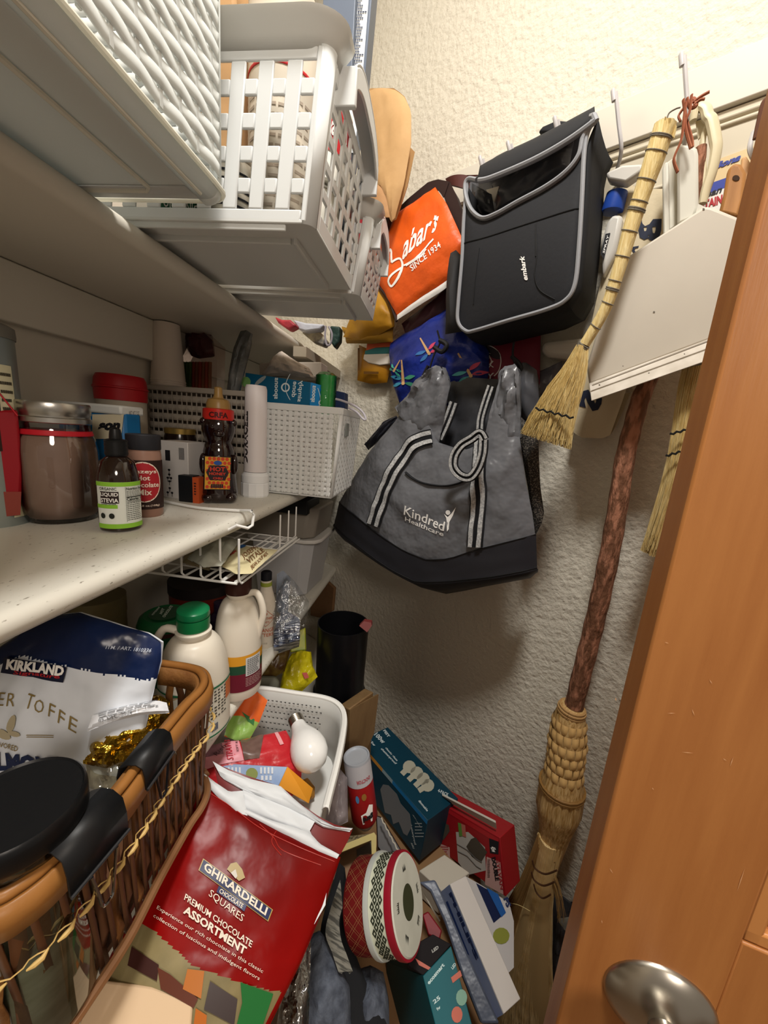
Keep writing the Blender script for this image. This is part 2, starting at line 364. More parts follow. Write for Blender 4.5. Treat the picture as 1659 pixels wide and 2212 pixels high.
# --- big translucent woven bin at the upper left ---
fr=M('#e6e9e7',.4,kind='frost',a=.06); fr2=M('#dfe8e3',.25,kind='frost',a=.22)
xb=-.217; y1=.394; y0=-.32; zt=ZU+.19; XL=-.50
bn=thing('storage_bin','large frosted white plastic bin with a woven wave pattern on the upper shelf','bin',(-.36,.05,ZU))
g=G()
bot=[V((XL,y0,ZU+.003)),V((xb-.02,y0,ZU+.003)),V((xb-.02,y1-.02,ZU+.003)),V((XL,y1-.02,ZU+.003))]
g.prism(bot,V((0,0,.002)))
n=6; prof=[(xb-.02,ZU+.003)]+[(xb-.012+math.sin(a)*.012,ZU+.015-math.cos(a)*.012) for a in [math.pi/2*i/n for i in range(n+1)]]
g.grid([[V((x,y0,z)) for x,z in prof],[V((x,y1-.02,z)) for x,z in prof]],0)
g.grid([[V((XL,y1-.02-xb+x,z)) for x,z in prof],[V((xb-.02,y1-.02-xb+x,z)) for x,z in prof]],0)
c=V((xb-.02,y1-.02,0)); rows=[]
for i in range(7):
    a=math.pi/2*i/6; rows.append([V((c.x+math.cos(a)*(x-xb+.02),c.y+math.sin(a)*(x-xb+.02),z)) for x,z in prof])
g.grid(rows,0)
part(bn,'base',g,fr,sol=.0015)
g=G(); g.tube([V((xb+.001,y0,ZU+.0125)),V((xb+.001,y1-.03,ZU+.0125))]+[V((xb-.02+math.cos(a)*.021,y1-.02+math.sin(a)*.021,ZU+.0125)) for a in (.3,.6,.9,1.2,1.57)]+[V((XL,y1+.001,ZU+.0125))],.0022,8)
g.tube([V((xb-.012,y0,ZU+.002)),V((xb-.012,y1-.03,ZU+.002))],.0016,6)
g.tube([V((xb-.055,y0,ZU+.001)),V((xb-.055,y1-.04,ZU+.001)),V((xb-.06,y1-.035,ZU+.001)),V((XL,y1-.035,ZU+.001))],.002,6)
part(bn,'foot_ridge',g,M('#f2f0e4',.2,kind='frost',a=.05))
# woven walls: strips that wave in and out, crossed by upright bars; one mesh per strip
def weave(bn,O,U,Nn,L,z0,z1,nst,step,mat,amp=.0005,gap=.04,ny=8,th=.0012,nb=.003):
    H=(z1-z0)/nst
    for j in range(nst):
        g=G(); rows=[]; za=z0+H*j; zb=za+H*(1-gap); m=int(L/step*ny)
        for i in range(m+1):
            s=L*i/m; w_=math.sin(math.pi*s/step+(math.pi if j%2 else 0)); o=Nn*(amp*w_); sl=.0009*w_
            rows.append([O+U*s+o+V((0,0,za+sl)),O+U*s+o*1.1+V((0,0,(za+zb)/2+sl)),O+U*s+o+V((0,0,zb+sl))])
        g.grid(rows); yield g
    g=G(); s=step/2
    while s<L:
        g.box(O+U*(s-nb/2)+V((0,0,z0))-Nn*.0008,U*nb,Nn*.0016,V((0,0,z1-z0))); s+=step
    yield g
for q in weave(bn,V((xb,y1-.02,0)),V((0,-1,0)),V((1,0,0)),y1-.02-y0,ZU+.02,zt-.01,15,.0215,fr): part(bn,'woven_strip',q,fr,sol=.001)
for i,q in enumerate(weave(bn,V((xb-.02,y1,0)),V((-1,0,0)),V((0,1,0)),.26,ZU+.02,zt-.01,15,.0215,fr)): part(bn,'woven_strip',q,fr,sol=.001)
g=G(); g.grid([[V((c.x+math.cos(a)*.0195,c.y+math.sin(a)*.0195,z)) for z in (ZU+.014,zt)] for a in [math.pi/2*i/8 for i in range(9)]]); part(bn,'corner_wall',g,fr,sol=.0012)
g=G(); g.tube([V((xb+.003,y0,zt)),V((xb+.003,y1-.02,zt))]+[V((c.x+math.cos(a)*.024,c.y+math.sin(a)*.024,zt)) for a in (.4,.8,1.2,1.57)]+[V((XL,y1+.003,zt))],.005,8); part(bn,'rim',g,fr2)
g=G(); g.box((XL+.01,y0+.02,ZU+.02),(.18,0,0),(0,.55,0),(0,0,.10)); solo('cardboard_carton',g,M('#8e96a0',.7,var='#b9bdba',vs=9),'grey carton seen faintly inside the frosted woven bin','box',bev=.003)
# --- handled white baskets ---
def hbasket(ya,yb,xr,label,hp=.030,rows=5,cols_side=5,dx=0,h=.165):
    bk=thing('handled_basket',label,'basket',((xr+XL)/2,(ya+yb)/2,ZU),'white handled baskets on the upper shelf')
    r=.012; zt=ZU+h; sh=.014   # flare outward at top
    g=G(); g.prism([V((XL,ya,ZU+.006)),V((xr-r,ya,ZU+.006)),V((xr-r*.3,ya+r*.3,ZU+.006)),V((xr,ya+r,ZU+.006)),V((xr,yb-.004,ZU+.006)),V((XL,yb-.004,ZU+.006))],V((0,0,.004)))
    g.box((XL,ya+.03,ZU),(xr-.035-XL,0,0),(0,.004,0),(0,0,.007)); g.box((xr-.032,ya+.03,ZU),(.004,0,0),(0,yb-ya-.05,0),(0,0,.007)); g.box((XL,ya+.002,ZU),(xr-XL-.03,0,0),(0,.003,0),(0,0,.008))
    part(bk,'bottom',g,wp2,bev=.001)
    # near end wall
    g=G(); H=h-.025; lattice(g,V((xr-.291,ya,ZU+.008)),V((.283,0,0)),V((sh*.9,0,H)),10,rows,.0152,.0135,V((0,.003,0)),m0=(.010,.0105),m1=(.006,H-.0105-rows*.0275+.0135))
    part(bk,'end_wall',g,wp,bev=.0012)
    g=G(); lattice(g,V((xr,ya+r,ZU+.008)),V((0,yb-ya-r-.004,0)),V((sh*.9,0,h-.025)),cols_side,rows,.009,.009,V((-.003,0,0)),m0=(.008,.016),m1=(.008,.014))
    part(bk,'side_wall',g,wp,bev=.0008)
    g=G(); g.grid([[V((xr-r+math.sin(a)*r,ya+r-math.cos(a)*r,ZU+.006)),V((xr-r+math.sin(a)*r+sh,ya+r-math.cos(a)*r,zt-.016))] for a in [math.pi/2*i/8 for i in range(9)]])
    part(bk,'corner_wall',g,wp,sol=.003)
    # flared rim
    def ring(o,z):
        o2=o+.012
        L=[V((XL,ya-o,z)),V((xr-r,ya-o,z))]+[V((xr-r+math.sin(a)*(r+o2),ya+r-math.cos(a)*(r+o),z)) for a in [math.pi/2*i/8 for i in range(1,8)]]+[V((xr+o2,ya+r,z)),V((xr+o2,ya+r+.02,z))]; return L
    g=G(); R=[ring(.000,zt-.020),ring(.004,zt-.010),ring(.012,zt-.002),ring(.014,zt+.003),ring(.012,zt+.0035),ring(.003,zt-.006)]
    g.grid([list(x) for x in zip(*R)]); part(bk,'rim',g,M('#cfcec9',.4),sol=.0015)
    # arched handle on the side, meeting the dipped rim at both ends
    s0=ya+r+.018; s1=yb-.006
    def arc(u,lo): 
        y=s0+(s1-s0)*u; return y
    g=G(); L=[];Rr=[]
    for i in range(17):
        u=i/16; y=s0+(s1-s0)*u; e=abs(2*u-1)**3; z=zt+.012-.022*e - (.03 if u in(0,1) else 0)*0
        L.append(V((xr+.010,y,z-.016*1))); Rr.append(V((xr+hp,y,z-.001)))
    g.strip(L,Rr,V((0,0,.0035))); 
    L=[V((p.x,p.y,p.z-.02)) for p in Rr]; g.strip(L,Rr,V((-.003,0,0)))
    for y in (s0-.002,s1-.004): g.box((xr+.004,y,zt-.045),(hp-.004,0,0),(0,.006,0),(0,0,.034))
    part(bk,'handle',g,wp,bev=.0015)
    g=G(); g.grid([[V((xr+.008,s0+(s1-s0)*u,zt-.028-.03*math.sin(math.pi*u))) ,V((xr+.009,s0+(s1-s0)*u,zt-.020-.03*math.sin(math.pi*u)))] for u in [i/12 for i in range(13)]]); part(bk,'side_rim',g,wp,sol=.004)
    return bk
hbasket(.418,.600,-.142,'near white basket with square holes, holding cans and cartons',rows=5,cols_side=6,h=.170)
hbasket(.610,.750,-.132,'far white handled basket beside the brown paper bag',hp=.022,rows=5,cols_side=5,h=.125)
# --- contents of the near basket ---
def bx3(name,O,A,B,C_,mats,label,cat_,bev=.001,grp=None):
    g=G(); g.box(O,A,B,C_); return g
def carton(name,O,A,B,C_,mat,label,cat_='box',deco=None,bev=.001,group=None):
    O,A,B,C_=V(O),V(A),V(B),V(C_); t=thing(name,label,cat_,O+(A+B)/2,group); g=G(); g.box(O,A,B,C_); part(t,'carton',g,mat,bev=bev)
    if deco: deco(t)
    return t
def pf(O,A,B,N_): # printable face coordinates
    O,A,B=V(O),V(A),V(B); n=V(N_).normalized()
    return lambda u,v,h=.0006: O+A*u+B*v+n*h
blk=M('#1c1d22',.6); navy=M('#1d2a52',.5); redp=M('#c3242b',.45); wht=M('#f0eee8',.5); kraft=M('#c29a6c',.75,bs=30,bst=.3,bd=.002,var='#b08a5e',vs=12)
def deco_red(t):
    g=G(); f=pf((-.335,.4475,1.672),(.035,0,0),(0,0,.22),(0,-1,0)); lines(g,f,.05,.95,.1,.95,26,.45); part(t,'label_print',g,M('#5a2530',.6))
carton('carton',(-.345,.448,1.656),(.006,0,0),(0,.07,0),(0,0,.25),redp,'red edged carton standing first in the near white basket')
def d2(t):
    g=G(); f=pf((-.338,.448,1.70),(.05,0,0),(0,0,.21),(0,-1,0)); lines(g,f,.02,.98,.02,.98,30,.5,jit=.3); part(t,'label_print',g,M('#6b5a4a',.6))
carton('carton',(-.3385,.449,1.656),(.052,0,0),(0,.06,0),(0,0,.25),M('#e9d5a6',.6),'cream carton with rows of dark small print in the near white basket',deco=d2)
g=G(); g.prism([V((-.286,.452,1.656)),V((-.248,.452,1.656)),V((-.243,.452,1.86)),V((-.25,.452,1.93)),V((-.288,.452,1.93))],V((0,.05,0))); solo('paper_sack',g,kraft,'small brown paper sack between cream carton and white canister','bag',bev=.004)
# white ribbed canister above the rim
c=V((-.2,.475,1.657)); t=thing('canister','white ribbed paper canister with a red rim line in the near basket','canister',c)
g=G(); pr=[(.036,0),(.036,.002)]; 
for i in range(60): pr+=[(.0362+.0004*(i%2),.004+i*.0035)]
pr+=[(.036,.216),(0,.217)]
g.lathe(c+V((0,0,.0)),(0,0,1),pr,36); part(t,'body',g,M('#d3c9b8',.6))
g=G(); g.lathe(c+V((0,0,.145)),(0,0,1),[(.0368,0),(.0372,.001),(.0368,.003)],36); part(t,'red_band',g,redp)
g=G(); f=wrapf(c,.0364,2.6,c.z+.01,c.z+.13); lines(g,f,.05,.95,.05,.95,12,.3); part(t,'small_print',g,M('#a89a8a',.7))
# grey blue tall boxes behind
def d3(t):
    g=G(); q=YP(.5605); A=q.px(740,215);B=q.px(781,215)-A;C2=q.px(757,-30)-A; f=lambda u,v:A+B*u+C2*v; lines(g,f,.22,.95,.02,.98,36,.5,jit=.5); part(t,'nutrition_print',g,M('#3a3f52',.6))
carton('cereal_box',(-.185,.5505,1.657),(.040,0,0),(0,.03,0),(0,0,.33),M('#5e6878',.4),'tall grey blue box at the back of the near basket')
t=thing('cereal_box','tall grey edged box densely covered in nutrition print in the near basket','box',(-.15,.57,1.657)); q=YP(.562)
a,b=q.px(740,-60),q.px(808,-60)
g=G(); g.prism([a,b,q.px(786,190),V((-.150,.562,1.74)),V((-.152,.562,1.658)),V((-.19,.562,1.658))],V((0,.03,0))); part(t,'carton',g,M('#5e6878',.4),bev=.001)
g=G(); q2=YP(.5612); quad(g,q2,[(764,-50),(800,-50),(781,195),(765,330),(738,330)],0,0); part(t,'white_panel',g,M('#dfe3e4',.55)); d3(t)
# green can, striped jar low in the basket, seen through holes
def can(c,r,h,mat,label,prt=None,lid=None,name='can',group=None,a0=None):
    t=thing(name,label,'can',c,group); g=G(); g.lathe(c,(0,0,1),[(r*.95,0),(r,.002),(r,h-.002),(r*.96,h),(0,h-.001)],32); part(t,'body',g,mat)
    if lid: g=G(); g.lathe(c+V((0,0,h-.001)),(0,0,1),[(r*.97,0),(r*1.01,.001),(r*1.01,.003),(r*.93,.003),(r*.9,.001),(0,.001)],32); part(t,'rim',g,lid)
    if prt: prt(t,c,r,h)
    return t
steel=M('#c9c7c2',.25,m=1)
def pgreen(t,c,r,h):
    g=G(); f=wrapf(c,r,1.4,c.z,c.z+h); T(g,'ORGANIC',lambda u,v:f(.1+.8*u,.15+.14*v)); T(g,'0',lambda u,v:f(.40+.12*u,.14+.2*v)); part(t,'lettering',g,wht)
can(V((-.315,.462,1.657)),.031,.078,M('#2f6b4a',.5),'green labelled can seen through the lower basket holes',pgreen,steel)
def pstr(t,c,r,h):
    g=G(); f=wrapf(c,r,2.4,c.z,c.z+h); 
    for i in range(6): curve_patch(g,f,0,1,.1+i*.13,.14+i*.13)
    part(t,'stripes',g,blk)
can(V((-.25,.456,1.657)),.029,.060,M('#ded8c8',.5),'low can with black stripes seen through the basket holes',pstr,steel)
def pcream(t,c,r,h):
    g=G(); f=wrapf(c,r,1.6,c.z,c.z+h); T(g,'NET WT',lambda u,v:f(.2+.6*u,.2+.1*v)); T(g,'O',lambda u,v:f(.62+.12*u,.66+.14*v)); part(t,'lettering',g,M('#4a443a',.6))
# evaporated milk can standing high on the far side of the basket
c=V((-.150,.567,1.70)); c.y=.525; c.x=-.172
def pmilk(t,c,r,h):
    a=camang(c)+.35; f=wrapf(c,r,1.9,c.z,c.z+h,a0=a)
    g=G(); curve_patch(g,f,0,1,.28,.72); part(t,'red_label',g,redp)
    g=G(); curve_patch(g,lambda u,v:f(u,v)+V((0,-.0004,0)),.18,.62,.74,.92); part(t,'blue_badge',g,M('#1e3f86',.4))
    g=G(); T(g,'Nestlé',lambda u,v:f(.21+.38*u,.77+.11*v)+V((0,-.0009,.0)),bold=.02); T(g,'Carnation',lambda u,v:f(.06+.72*u,.42+.2*v)+V((0,-.0006,0)),bold=.03); part(t,'lettering',g,wht)
can(V((-.178,.522,1.657)),.032,.07,M('#d8d4c8',.5),'plain pale can underneath the evaporated milk can',None,steel)
can(V((-.166,.523,1.732)),.032,.105,M('#eceae2',.4),'white evaporated milk can with red label and blue badge',pmilk,steel)
c=V((-.165,.592,1.657)); g=G(); g.lathe(c,(0,0,1),[(.02,0),(.02,.08),(.012,.095),(.012,.11),(0,.11)],20); solo('small_bottle',g,M('#7d6a2c',.15),'small amber bottle behind the milk can in the near basket','bottle')
c=V((-.1555,.60,1.657)); g=G(); g.box(c,(.004,0,0),(0,.012,0),(0,0,.125)); solo('red_packet',g,redp,'narrow red packet edge behind the milk can','packet')
g=G(); g.box((-.152,.612,1.66),(.012,0,0),(0,.012,0),(0,0,.12)); solo('white_packet',g,wht,'white folded packet at the front of the far basket','packet',bev=.002)
g=G(); g.box((-.20,.64,1.657),(.045,0,0),(0,.05,0),(0,0,.11)); solo('snack_packet',g,M('#e2c21e',.4),'yellow packet inside the far white basket','packet',bev=.004)
t=thing('snack_box','dark red box with a yellow edge inside the far white basket','box',(-.15,.66,1.657)); g=G(); g.box((-.152,.645,1.657),(.018,0,0),(0,.09,0),(0,0,.115)); part(t,'carton',g,M('#a31f2c',.4),bev=.001)
g=G(); g.box((-.1385,.66,1.655),(.001,0,0),(0,.075,0),(0,0,.06)); part(t,'pale_label',g,M('#f0c9be',.5)); g=G(); g.box((-.1385,.645,1.655),(.0012,0,0),(0,.013,0),(0,0,.10)); part(t,'yellow_edge',g,M('#e6c71f',.4))
# brown paper bag standing behind the far basket
kp=M('#c7a274',.8,bs=16,bst=.5,bd=.006,var='#b58f60',vs=9)
pb=thing('paper_bag','tall open brown paper bag standing behind the far basket','bag',(-.2,.86,1.644))
pl=WL(.13)
p1=Patch([(778,200),(800,190),(850,190)],[(840,468),(846,480),(852,470)],[(778,200),(785,300),(800,380),(840,468)],[(850,190),(872,205),(888,240),(888,310),(872,400),(852,470)],pl,pil(.018,.005,8,2))
g=G(); p1.build(g,14,20,.006); part(pb,'front_panel',g,kp)
p2=Patch([(886,318),(896,328)],[(846,478),(856,474)],[(886,318),(872,400),(846,478)],[(896,328),(880,400),(856,474)],WL(.115),lambda u,v:0)
g=G(); p2.build(g,4,12,.004); part(pb,'side_fold',g,M('#b58f5f',.8))
p3=Patch([(776,390),(822,400)],[(790,470),(842,470)],[(776,390),(780,430),(790,470)],[(822,400),(835,430),(842,470)],WL(.15),pil(.006,.004,9,5))
g=G(); p3.build(g,10,10,.004); part(pb,'crumpled_fold',g,M('#a9815a',.8,bs=22,bst=.6,bd=.005))
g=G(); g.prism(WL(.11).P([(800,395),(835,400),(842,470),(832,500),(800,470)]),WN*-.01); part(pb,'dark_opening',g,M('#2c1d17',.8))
# ================= things hanging on the back wall =================
blackf=M('#1f2024',.75,bs=160,bst=.35,bd=.0008); blackf2=M('#17181b',.8,bs=160,bst=.3,bd=.0008)
pipe=M('#8f9196',.5,bs=300,bst=.4,bd=.0005); lining=M('#505258',.3,bs=25,bst=.6,bd=.004,var='#57595e',vs=14)
# --- orange grocery bag ---
zb=thing('shopping_bag','crinkled orange shopping bag with white script lettering and black trim','bag',WT(.22,1.74,.07))
org=M('#e4601b',.42,bs=30,bst=.7,bd=.004,var='#d5520f',vs=10)
op=Patch([(812,505),(858,462),(905,428),(940,404)],[(858,680),(905,645),(945,620),(984,592)],[(812,505),(804,550),(806,590),(858,680)],[(940,404),(965,440),(1003,525),(984,592)],WL(.085),pil(.016,.004,16,1,.4))
g=G(); op.build(g,26,26,.012); part(zb,'front_panel',g,org)
g=G(); q=Patch([(858,680),(905,645),(945,620),(982,594)],[(858,691),(905,660),(950,632),(980,610)],[(858,680),(858,691)],[(982,594),(980,610)],WL(.086),pil(.003,.001,20,3)); q.build(g,16,3,.004); part(zb,'white_hem',g,M('#d9d7d4',.45,bs=60,bst=.5,bd=.002))
trim=M('#2c1a17',.7)
g=G(); q=Patch([(835,475),(880,430),(925,393),(945,387),(970,392)],[(845,476),(890,440),(940,404),(950,415),(958,428)],[(835,475),(845,476)],[(970,392),(958,428)],WL(.08)); q.build(g,14,3,.02); part(zb,'top_trim',g,trim)
g=G(); q=Patch([(950,390),(972,393)],[(1003,530),(1006,522)],[(950,390),(960,430),(1003,530)],[(972,393),(985,420),(1000,470),(1006,522)],WL(.078)); q.build(g,4,12,.03); part(zb,'side_gusset',g,trim)
L=WL(.084); g=G(); g.tube(cat(L.P([(797,592),(812,612),(836,642),(852,680),(857,694)]),5),.0032,8); part(zb,'left_piping',g,trim)
q=Patch([(803,560),(808,585)],[(855,690),(860,682)],[(803,560),(806,600),(830,640),(855,690)],[(808,585),(822,612),(845,650),(860,682)],WL(.072),lambda u,v:0); g=G(); q.build(g,4,10,.004); part(zb,'side_fold',g,M('#c24a12',.5))
g=G(); q=Patch([(962,386),(1000,378),(1032,377)],[(968,400),(1000,408),(1032,402)],[(962,386),(968,400)],[(1032,377),(1032,402)],WL(.06),lambda u,v:.006*math.sin(u*5)); q.build(g,12,3,.003); part(zb,'strap',g,M('#4a211c',.65))
wl=M('#fbf9f5',.5)
def stroke(g,pt,patch,w,h=.0012,n=6):
    pp=cat([V((x,y,0)) for x,y in pt],n); Lr=[];Rr=[]
    for i,p in enumerate(pp):
        t=(pp[min(i+1,len(pp)-1)]-pp[max(0,i-1)]); t=V((-t.y,t.x,0)).normalized(); ww=w if not callable(w) else w(i/(len(pp)-1))
        a=p+t*ww/2;b=p-t*ww/2; Lr.append(patch.at(*patch.inv(a.x,a.y),h)); Rr.append(patch.at(*patch.inv(b.x,b.y),h))
    g.grid([Lr,Rr],0)
g=G()
S=lambda pts,w=5.5: stroke(g,pts,op,w)
S([(836,570),(852,544),(854,572)],4.5);S([(854,572),(866,565),(875,566),(878,582),(868,606),(853,622),(847,612),(856,598),(876,584)],4.5)
f=op.f((877,570),(946,506),(887,512)); T(g,'abar',lambda u,v:f(u*.82,v*.95),bold=.02); T(g,'s',lambda u,v:f(.90+.13*u,v*.62),bold=.03)
S([(946,470),(945,480)],5); S([(881,579),(905,567),(925,545),(944,522)],3.5); S([(886,580),(915,562),(930,545)],3)
part(zb,'script_lettering',g,wl)
g=G(); f=op.f((893,585),(958,534),(889,575)); f=op.f((898,592),(962,540),(893,580)); T(g,'SINCE 1934',f,bold=.015); part(zb,'lettering',g,wl)
# --- black lunch cooler ---
lb=thing('lunch_bag','black insulated lunch bag with grey piping, its lid unzipped','bag',WT(.5,1.69,.08))
FO=.15; FP=WL(FO)
lip=[(1008,398),(1010,430),(1022,458),(1045,474),(1075,465),(1120,440),(1180,408),(1225,375),(1250,345),(1262,300)]
fp=Patch(lip,[(992,695),(1005,714),(1030,712),(1100,692),(1180,670),(1222,648),(1240,615)],[(1008,398),(1003,500),(996,600),(992,695)],[(1262,300),(1262,330),(1258,420),(1250,520),(1240,615)],FP,lambda u,v:.012*math.sin(math.pi*min(1,max(0,u)))**.6*math.sin(math.pi*min(1,max(0,v)))**.6)
g=G(); fp.build(g,26,26,.004); part(lb,'front_panel',g,blackf)
out=[(1008,398),(1003,500),(996,600),(990,690),(1005,716),(1030,714),(1100,694),(1180,672),(1224,650),(1244,612),(1254,520),(1262,420),(1266,330),(1272,300),(1288,262)]
dep=.10
def ext(L,d0,d1,n=3): 
    A=[FP.px(*p) for p in L]; return [[a-WN*(d0+(d1-d0)*j/n)+V((0,0,-.006*math.sin(math.pi*j/n))) for j in range(n+1)] for a in A]
g=G(); g.grid(ext(out,0,dep,4)); part(lb,'gusset',g,blackf2,sol=.004)
g=G(); A=[a-WN*dep for a in [FP.px(*p) for p in out]]; g.poly(A); part(lb,'back_panel',g,lining)
# far left sagging side
g=G(); q=Patch([(985,540),(1003,560)],[(962,722),(1000,716)],[(985,540),(972,548),(966,640),(962,722)],[(1003,560),(1000,640),(1000,716)],WL(.10),pil(.02,.003,9,4)); q.build(g,8,14,.02); part(lb,'side_pocket',g,M('#2b2a2b',.7))
g=G(); g.tube(cat([FP.px(*p)+WN*.003 for p in [(1012,392),(1004,470),(1000,560),(992,650),(991,695),(1008,716),(1030,714),(1100,693),(1180,670),(1222,650),(1243,615),(1252,530),(1258,430),(1263,330),(1272,285),(1288,262)]],6),.0034,8); part(lb,'front_piping',g,pipe,label='grey piping')
g=G(); g.tube(cat([FP.px(*p)+WN*.004 for p in [(1032,392),(1016,390),(1008,402),(1010,430),(1022,458),(1045,474),(1075,465),(1120,440),(1180,408),(1225,375),(1252,340),(1262,300),(1284,262)]],6),.0055,8,flat=.7); part(lb,'lip_piping',g,pipe,label='wide grey zip tape')
# lid, propped open above the mouth
lid=Patch([(1045,368),(1078,343),(1160,305),(1230,272),(1282,255)],[(1036,384),(1060,380),(1160,335),(1240,294),(1284,262)],[(1045,368),(1036,384)],[(1282,255),(1284,262)],WL(.12),lambda u,v:.0)
g=G(); 
for_=[]; top=[(1040,372),(1075,345),(1150,310),(1220,275),(1280,254)]; low=[(1034,390),(1062,384),(1150,347),(1225,305),(1285,262)]
A=cat([WL(.045).px(*p) for p in top],4); B=cat([WL(.155).px(*p) for p in low],4); g.grid([[a,(a+b)/2+V((0,0,.01)),b] for a,b in zip(A,B)]); part(lb,'lid',g,blackf,sol=.006)
g=G(); g.tube(cat([WL(.158).px(*p) for p in low],5),.005,8,flat=.8); g.tube([WL(.158).px(1288,262),WL(.158).px(1283,250),WL(.13).px(1276,252)],.004); part(lb,'lid_piping',g,pipe)
g=G(); q=Patch([(1062,398),(1150,352),(1240,305)],[(1075,460),(1150,425),(1228,368)],[(1062,398),(1075,460)],[(1240,305),(1228,368)],WL(.07),pil(.02,.008,12,9)); q.build(g,18,12,.006); part(lb,'lining',g,lining)
g=G(); q=Patch([(1020,396),(1062,420)],[(1030,460),(1070,468)],[(1020,396),(1018,430),(1030,460)],[(1062,420),(1066,445),(1070,468)],WL(.10),pil(.01,.005,12,7)); q.build(g,10,10,.004); part(lb,'side_lining',g,M('#2f3033',.5))
g=G(); g.prism(WL(.062).P([(1016,385),(1100,355),(1200,310),(1272,268),(1268,330),(1228,378),(1150,428),(1075,470),(1030,468),(1012,430)]),WN*-.003); part(lb,'inner_wall',g,lining)
g=G(); g.prism(WL(.085).P([(1050,410),(1078,402),(1068,436),(1060,430)]),WN*-.003); part(lb,'torn_gap',g,M('#d8d2c4',.7))
g=G()
for L_ in ([(1000,528),(1040,520),(1100,503),(1180,478),(1255,452)],[(1040,540),(1030,620),(1026,660)],[(1163,503),(1165,560),(1160,600),(1170,630),(1200,648)],[(1163,490),(1163,560)]):
    for i in range(1):
        g.tube([fp.at(*fp.inv(p.x,p.y),.0005) for p in cat([V((x,y,0)) for x,y in L_],8)],.0009,5)
part(lb,'seam',g,M('#0e0e10',.7))
g=G(); f=fp.f((1146,611),(1139,560),(1135,610)); T(g,'embark',f,bold=.03); part(lb,'lettering',g,wl)
g=G(); g.tube(cat([WL(.06).px(*p) for p in [(1040,372),(1070,350),(1110,330),(1170,300)]],5),.006,8,flat=.3); 
part(lb,'shoulder_strap',g,blackf)
g=G(); g.prism(WL(.03).P([(1170,300),(1180,288),(1210,275),(1235,277),(1240,300)]),WN*.02); part(lb,'hanging_loop',g,blackf,bev=.003)
# --- blue dragonfly bag, maroon bags behind ---
blue=M('#1f3290',.3,bs=22,bst=.8,bd=.006,var='#152263',vs=12)
db=thing('reusable_bag','shiny royal blue bag printed with dragonflies behind the lunch bag','bag',WT(.3,1.5,.04))
dp=Patch([(843,742),(870,722),(930,690),(975,660),(1020,700),(1056,760)],[(868,885),(900,858),(930,880),(975,875),(1010,860),(1050,835)],[(843,742),(842,780),(852,840),(868,885)],[(1056,760),(1056,800),(1050,835)],WL(.05),pil(.03,.008,14,6,.4))
g=G(); dp.build(g,26,22,.02); part(db,'front_panel',g,blue)
def dfly(x,y,s,ang,cols,rt):
    ca,sa=math.cos(ang),math.sin(ang)
    def pt(a,b): xx=x+(a*ca-b*sa)*s; yy=y+(a*sa+b*ca)*s; return dp.at(*dp.inv(xx,yy),.0015)
    g=G(); g.poly([pt(-.03,-.9),pt(.05,-.9),pt(.08,.2),pt(-.08,.2)]); g.poly([pt(.1*math.cos(i),.25+.1*math.sin(i)) for i in range(6)]); part(rt,'dragonfly_body',g,M('#c9a070',.6))
    for j,(s_,c_) in enumerate(((1,cols[0]),(-1,cols[1]))):
        g=G()
        for b0 in (0,.22): g.poly([pt(s_*(.05+.65*t),b0*1.0+ .02 +(.10*math.sin(t*math.pi))*q - .12*t*(1 if b0==0 else -1)) for t,q in [(i/8,1) for i in range(9)]+[(i/8,-1) for i in range(7,0,-1)]])
        part(rt,'dragonfly_wing',g,M(c_,.5))
dfly(882,820,42,.0,('#4fa98a','#3f93b5'),db); dfly(1022,805,46,-.5,('#b8425e','#4aa3a8'),db); dfly(938,762,36,-.6,('#d3486a','#3a72b0'),db); dfly(866,800,24,.6,('#45b39a','#45b39a'),db)
mar=M('#4a1220',.6,var='#3a1020',vs=15); 
g=G(); Patch([(868,700),(930,650),(975,610)],[(880,735),(930,705),(968,668)],[(868,700),(880,735)],[(975,610),(968,668)],WL(.045),pil(.015,.005,10,8)).build(g,12,8,.015); solo('shopping_bag',g,M('#3a1a22',.5,bs=20,bst=.5,bd=.004),'dark maroon folded bag just under the orange bag','bag')
t=thing('shopping_bag','crimson bag with a circular white logo, behind the grey tote straps','bag',WT(.5,1.45,.03))
mp=Patch([(1005,735),(1090,730),(1168,722)],[(1020,860),(1090,870),(1165,870)],[(1005,735),(1020,860)],[(1168,722),(1165,870)],WL(.035),pil(.012,.004,10,12)); g=G(); mp.build(g,14,12,.012); part(t,'front_panel',g,M('#6e1a2e',.55,bs=20,bst=.4,bd=.003))
g=G()
def ringp(cx,cy,r,w,a0,a1,patch=mp,n=20):
    rows=[[patch.at(*patch.inv(cx+rr*math.cos(a0+(a1-a0)*i/n),cy+rr*math.sin(a0+(a1-a0)*i/n)),.0012) for rr in (r-w/2,r+w/2)] for i in range(n+1)]; g.grid(rows)
g2=G(); rr=30; g2.poly([mp.at(*mp.inv(1050+38*math.cos(i*.4),785+40*math.sin(i*.4)),.0008) for i in range(16)]); part(t,'black_disc',g2,M('#241a22',.6))
ringp(1050,785,38,2,-1.8,.9); ringp(1050,785,17,2,-1.6,.9); f=mp.f((1050,775),(1062,777),(1053,763)); T(g,'E',f); f=mp.f((1062,790),(1072,797),(1069,781)); T(g,'L',f); f=mp.f((1056,822),(1072,822),(1058,808)); T(g,'Y',f); part(t,'lettering',g,M('#c9c2bd',.6))
g=G(); Patch([(1120,810),(1170,800),(1215,780)],[(1120,900),(1165,905),(1200,880)],[(1120,810),(1120,900)],[(1215,780),(1200,880)],WL(.02),pil(.015,.008,12,15)).build(g,12,10,.01); solo('plastic_bag',g,M('#4b4a50',.25,bs=25,bst=.8,bd=.006,var='#7a7880',vs=12),'dark crumpled plastic bag between tote and small hand broom','bag')
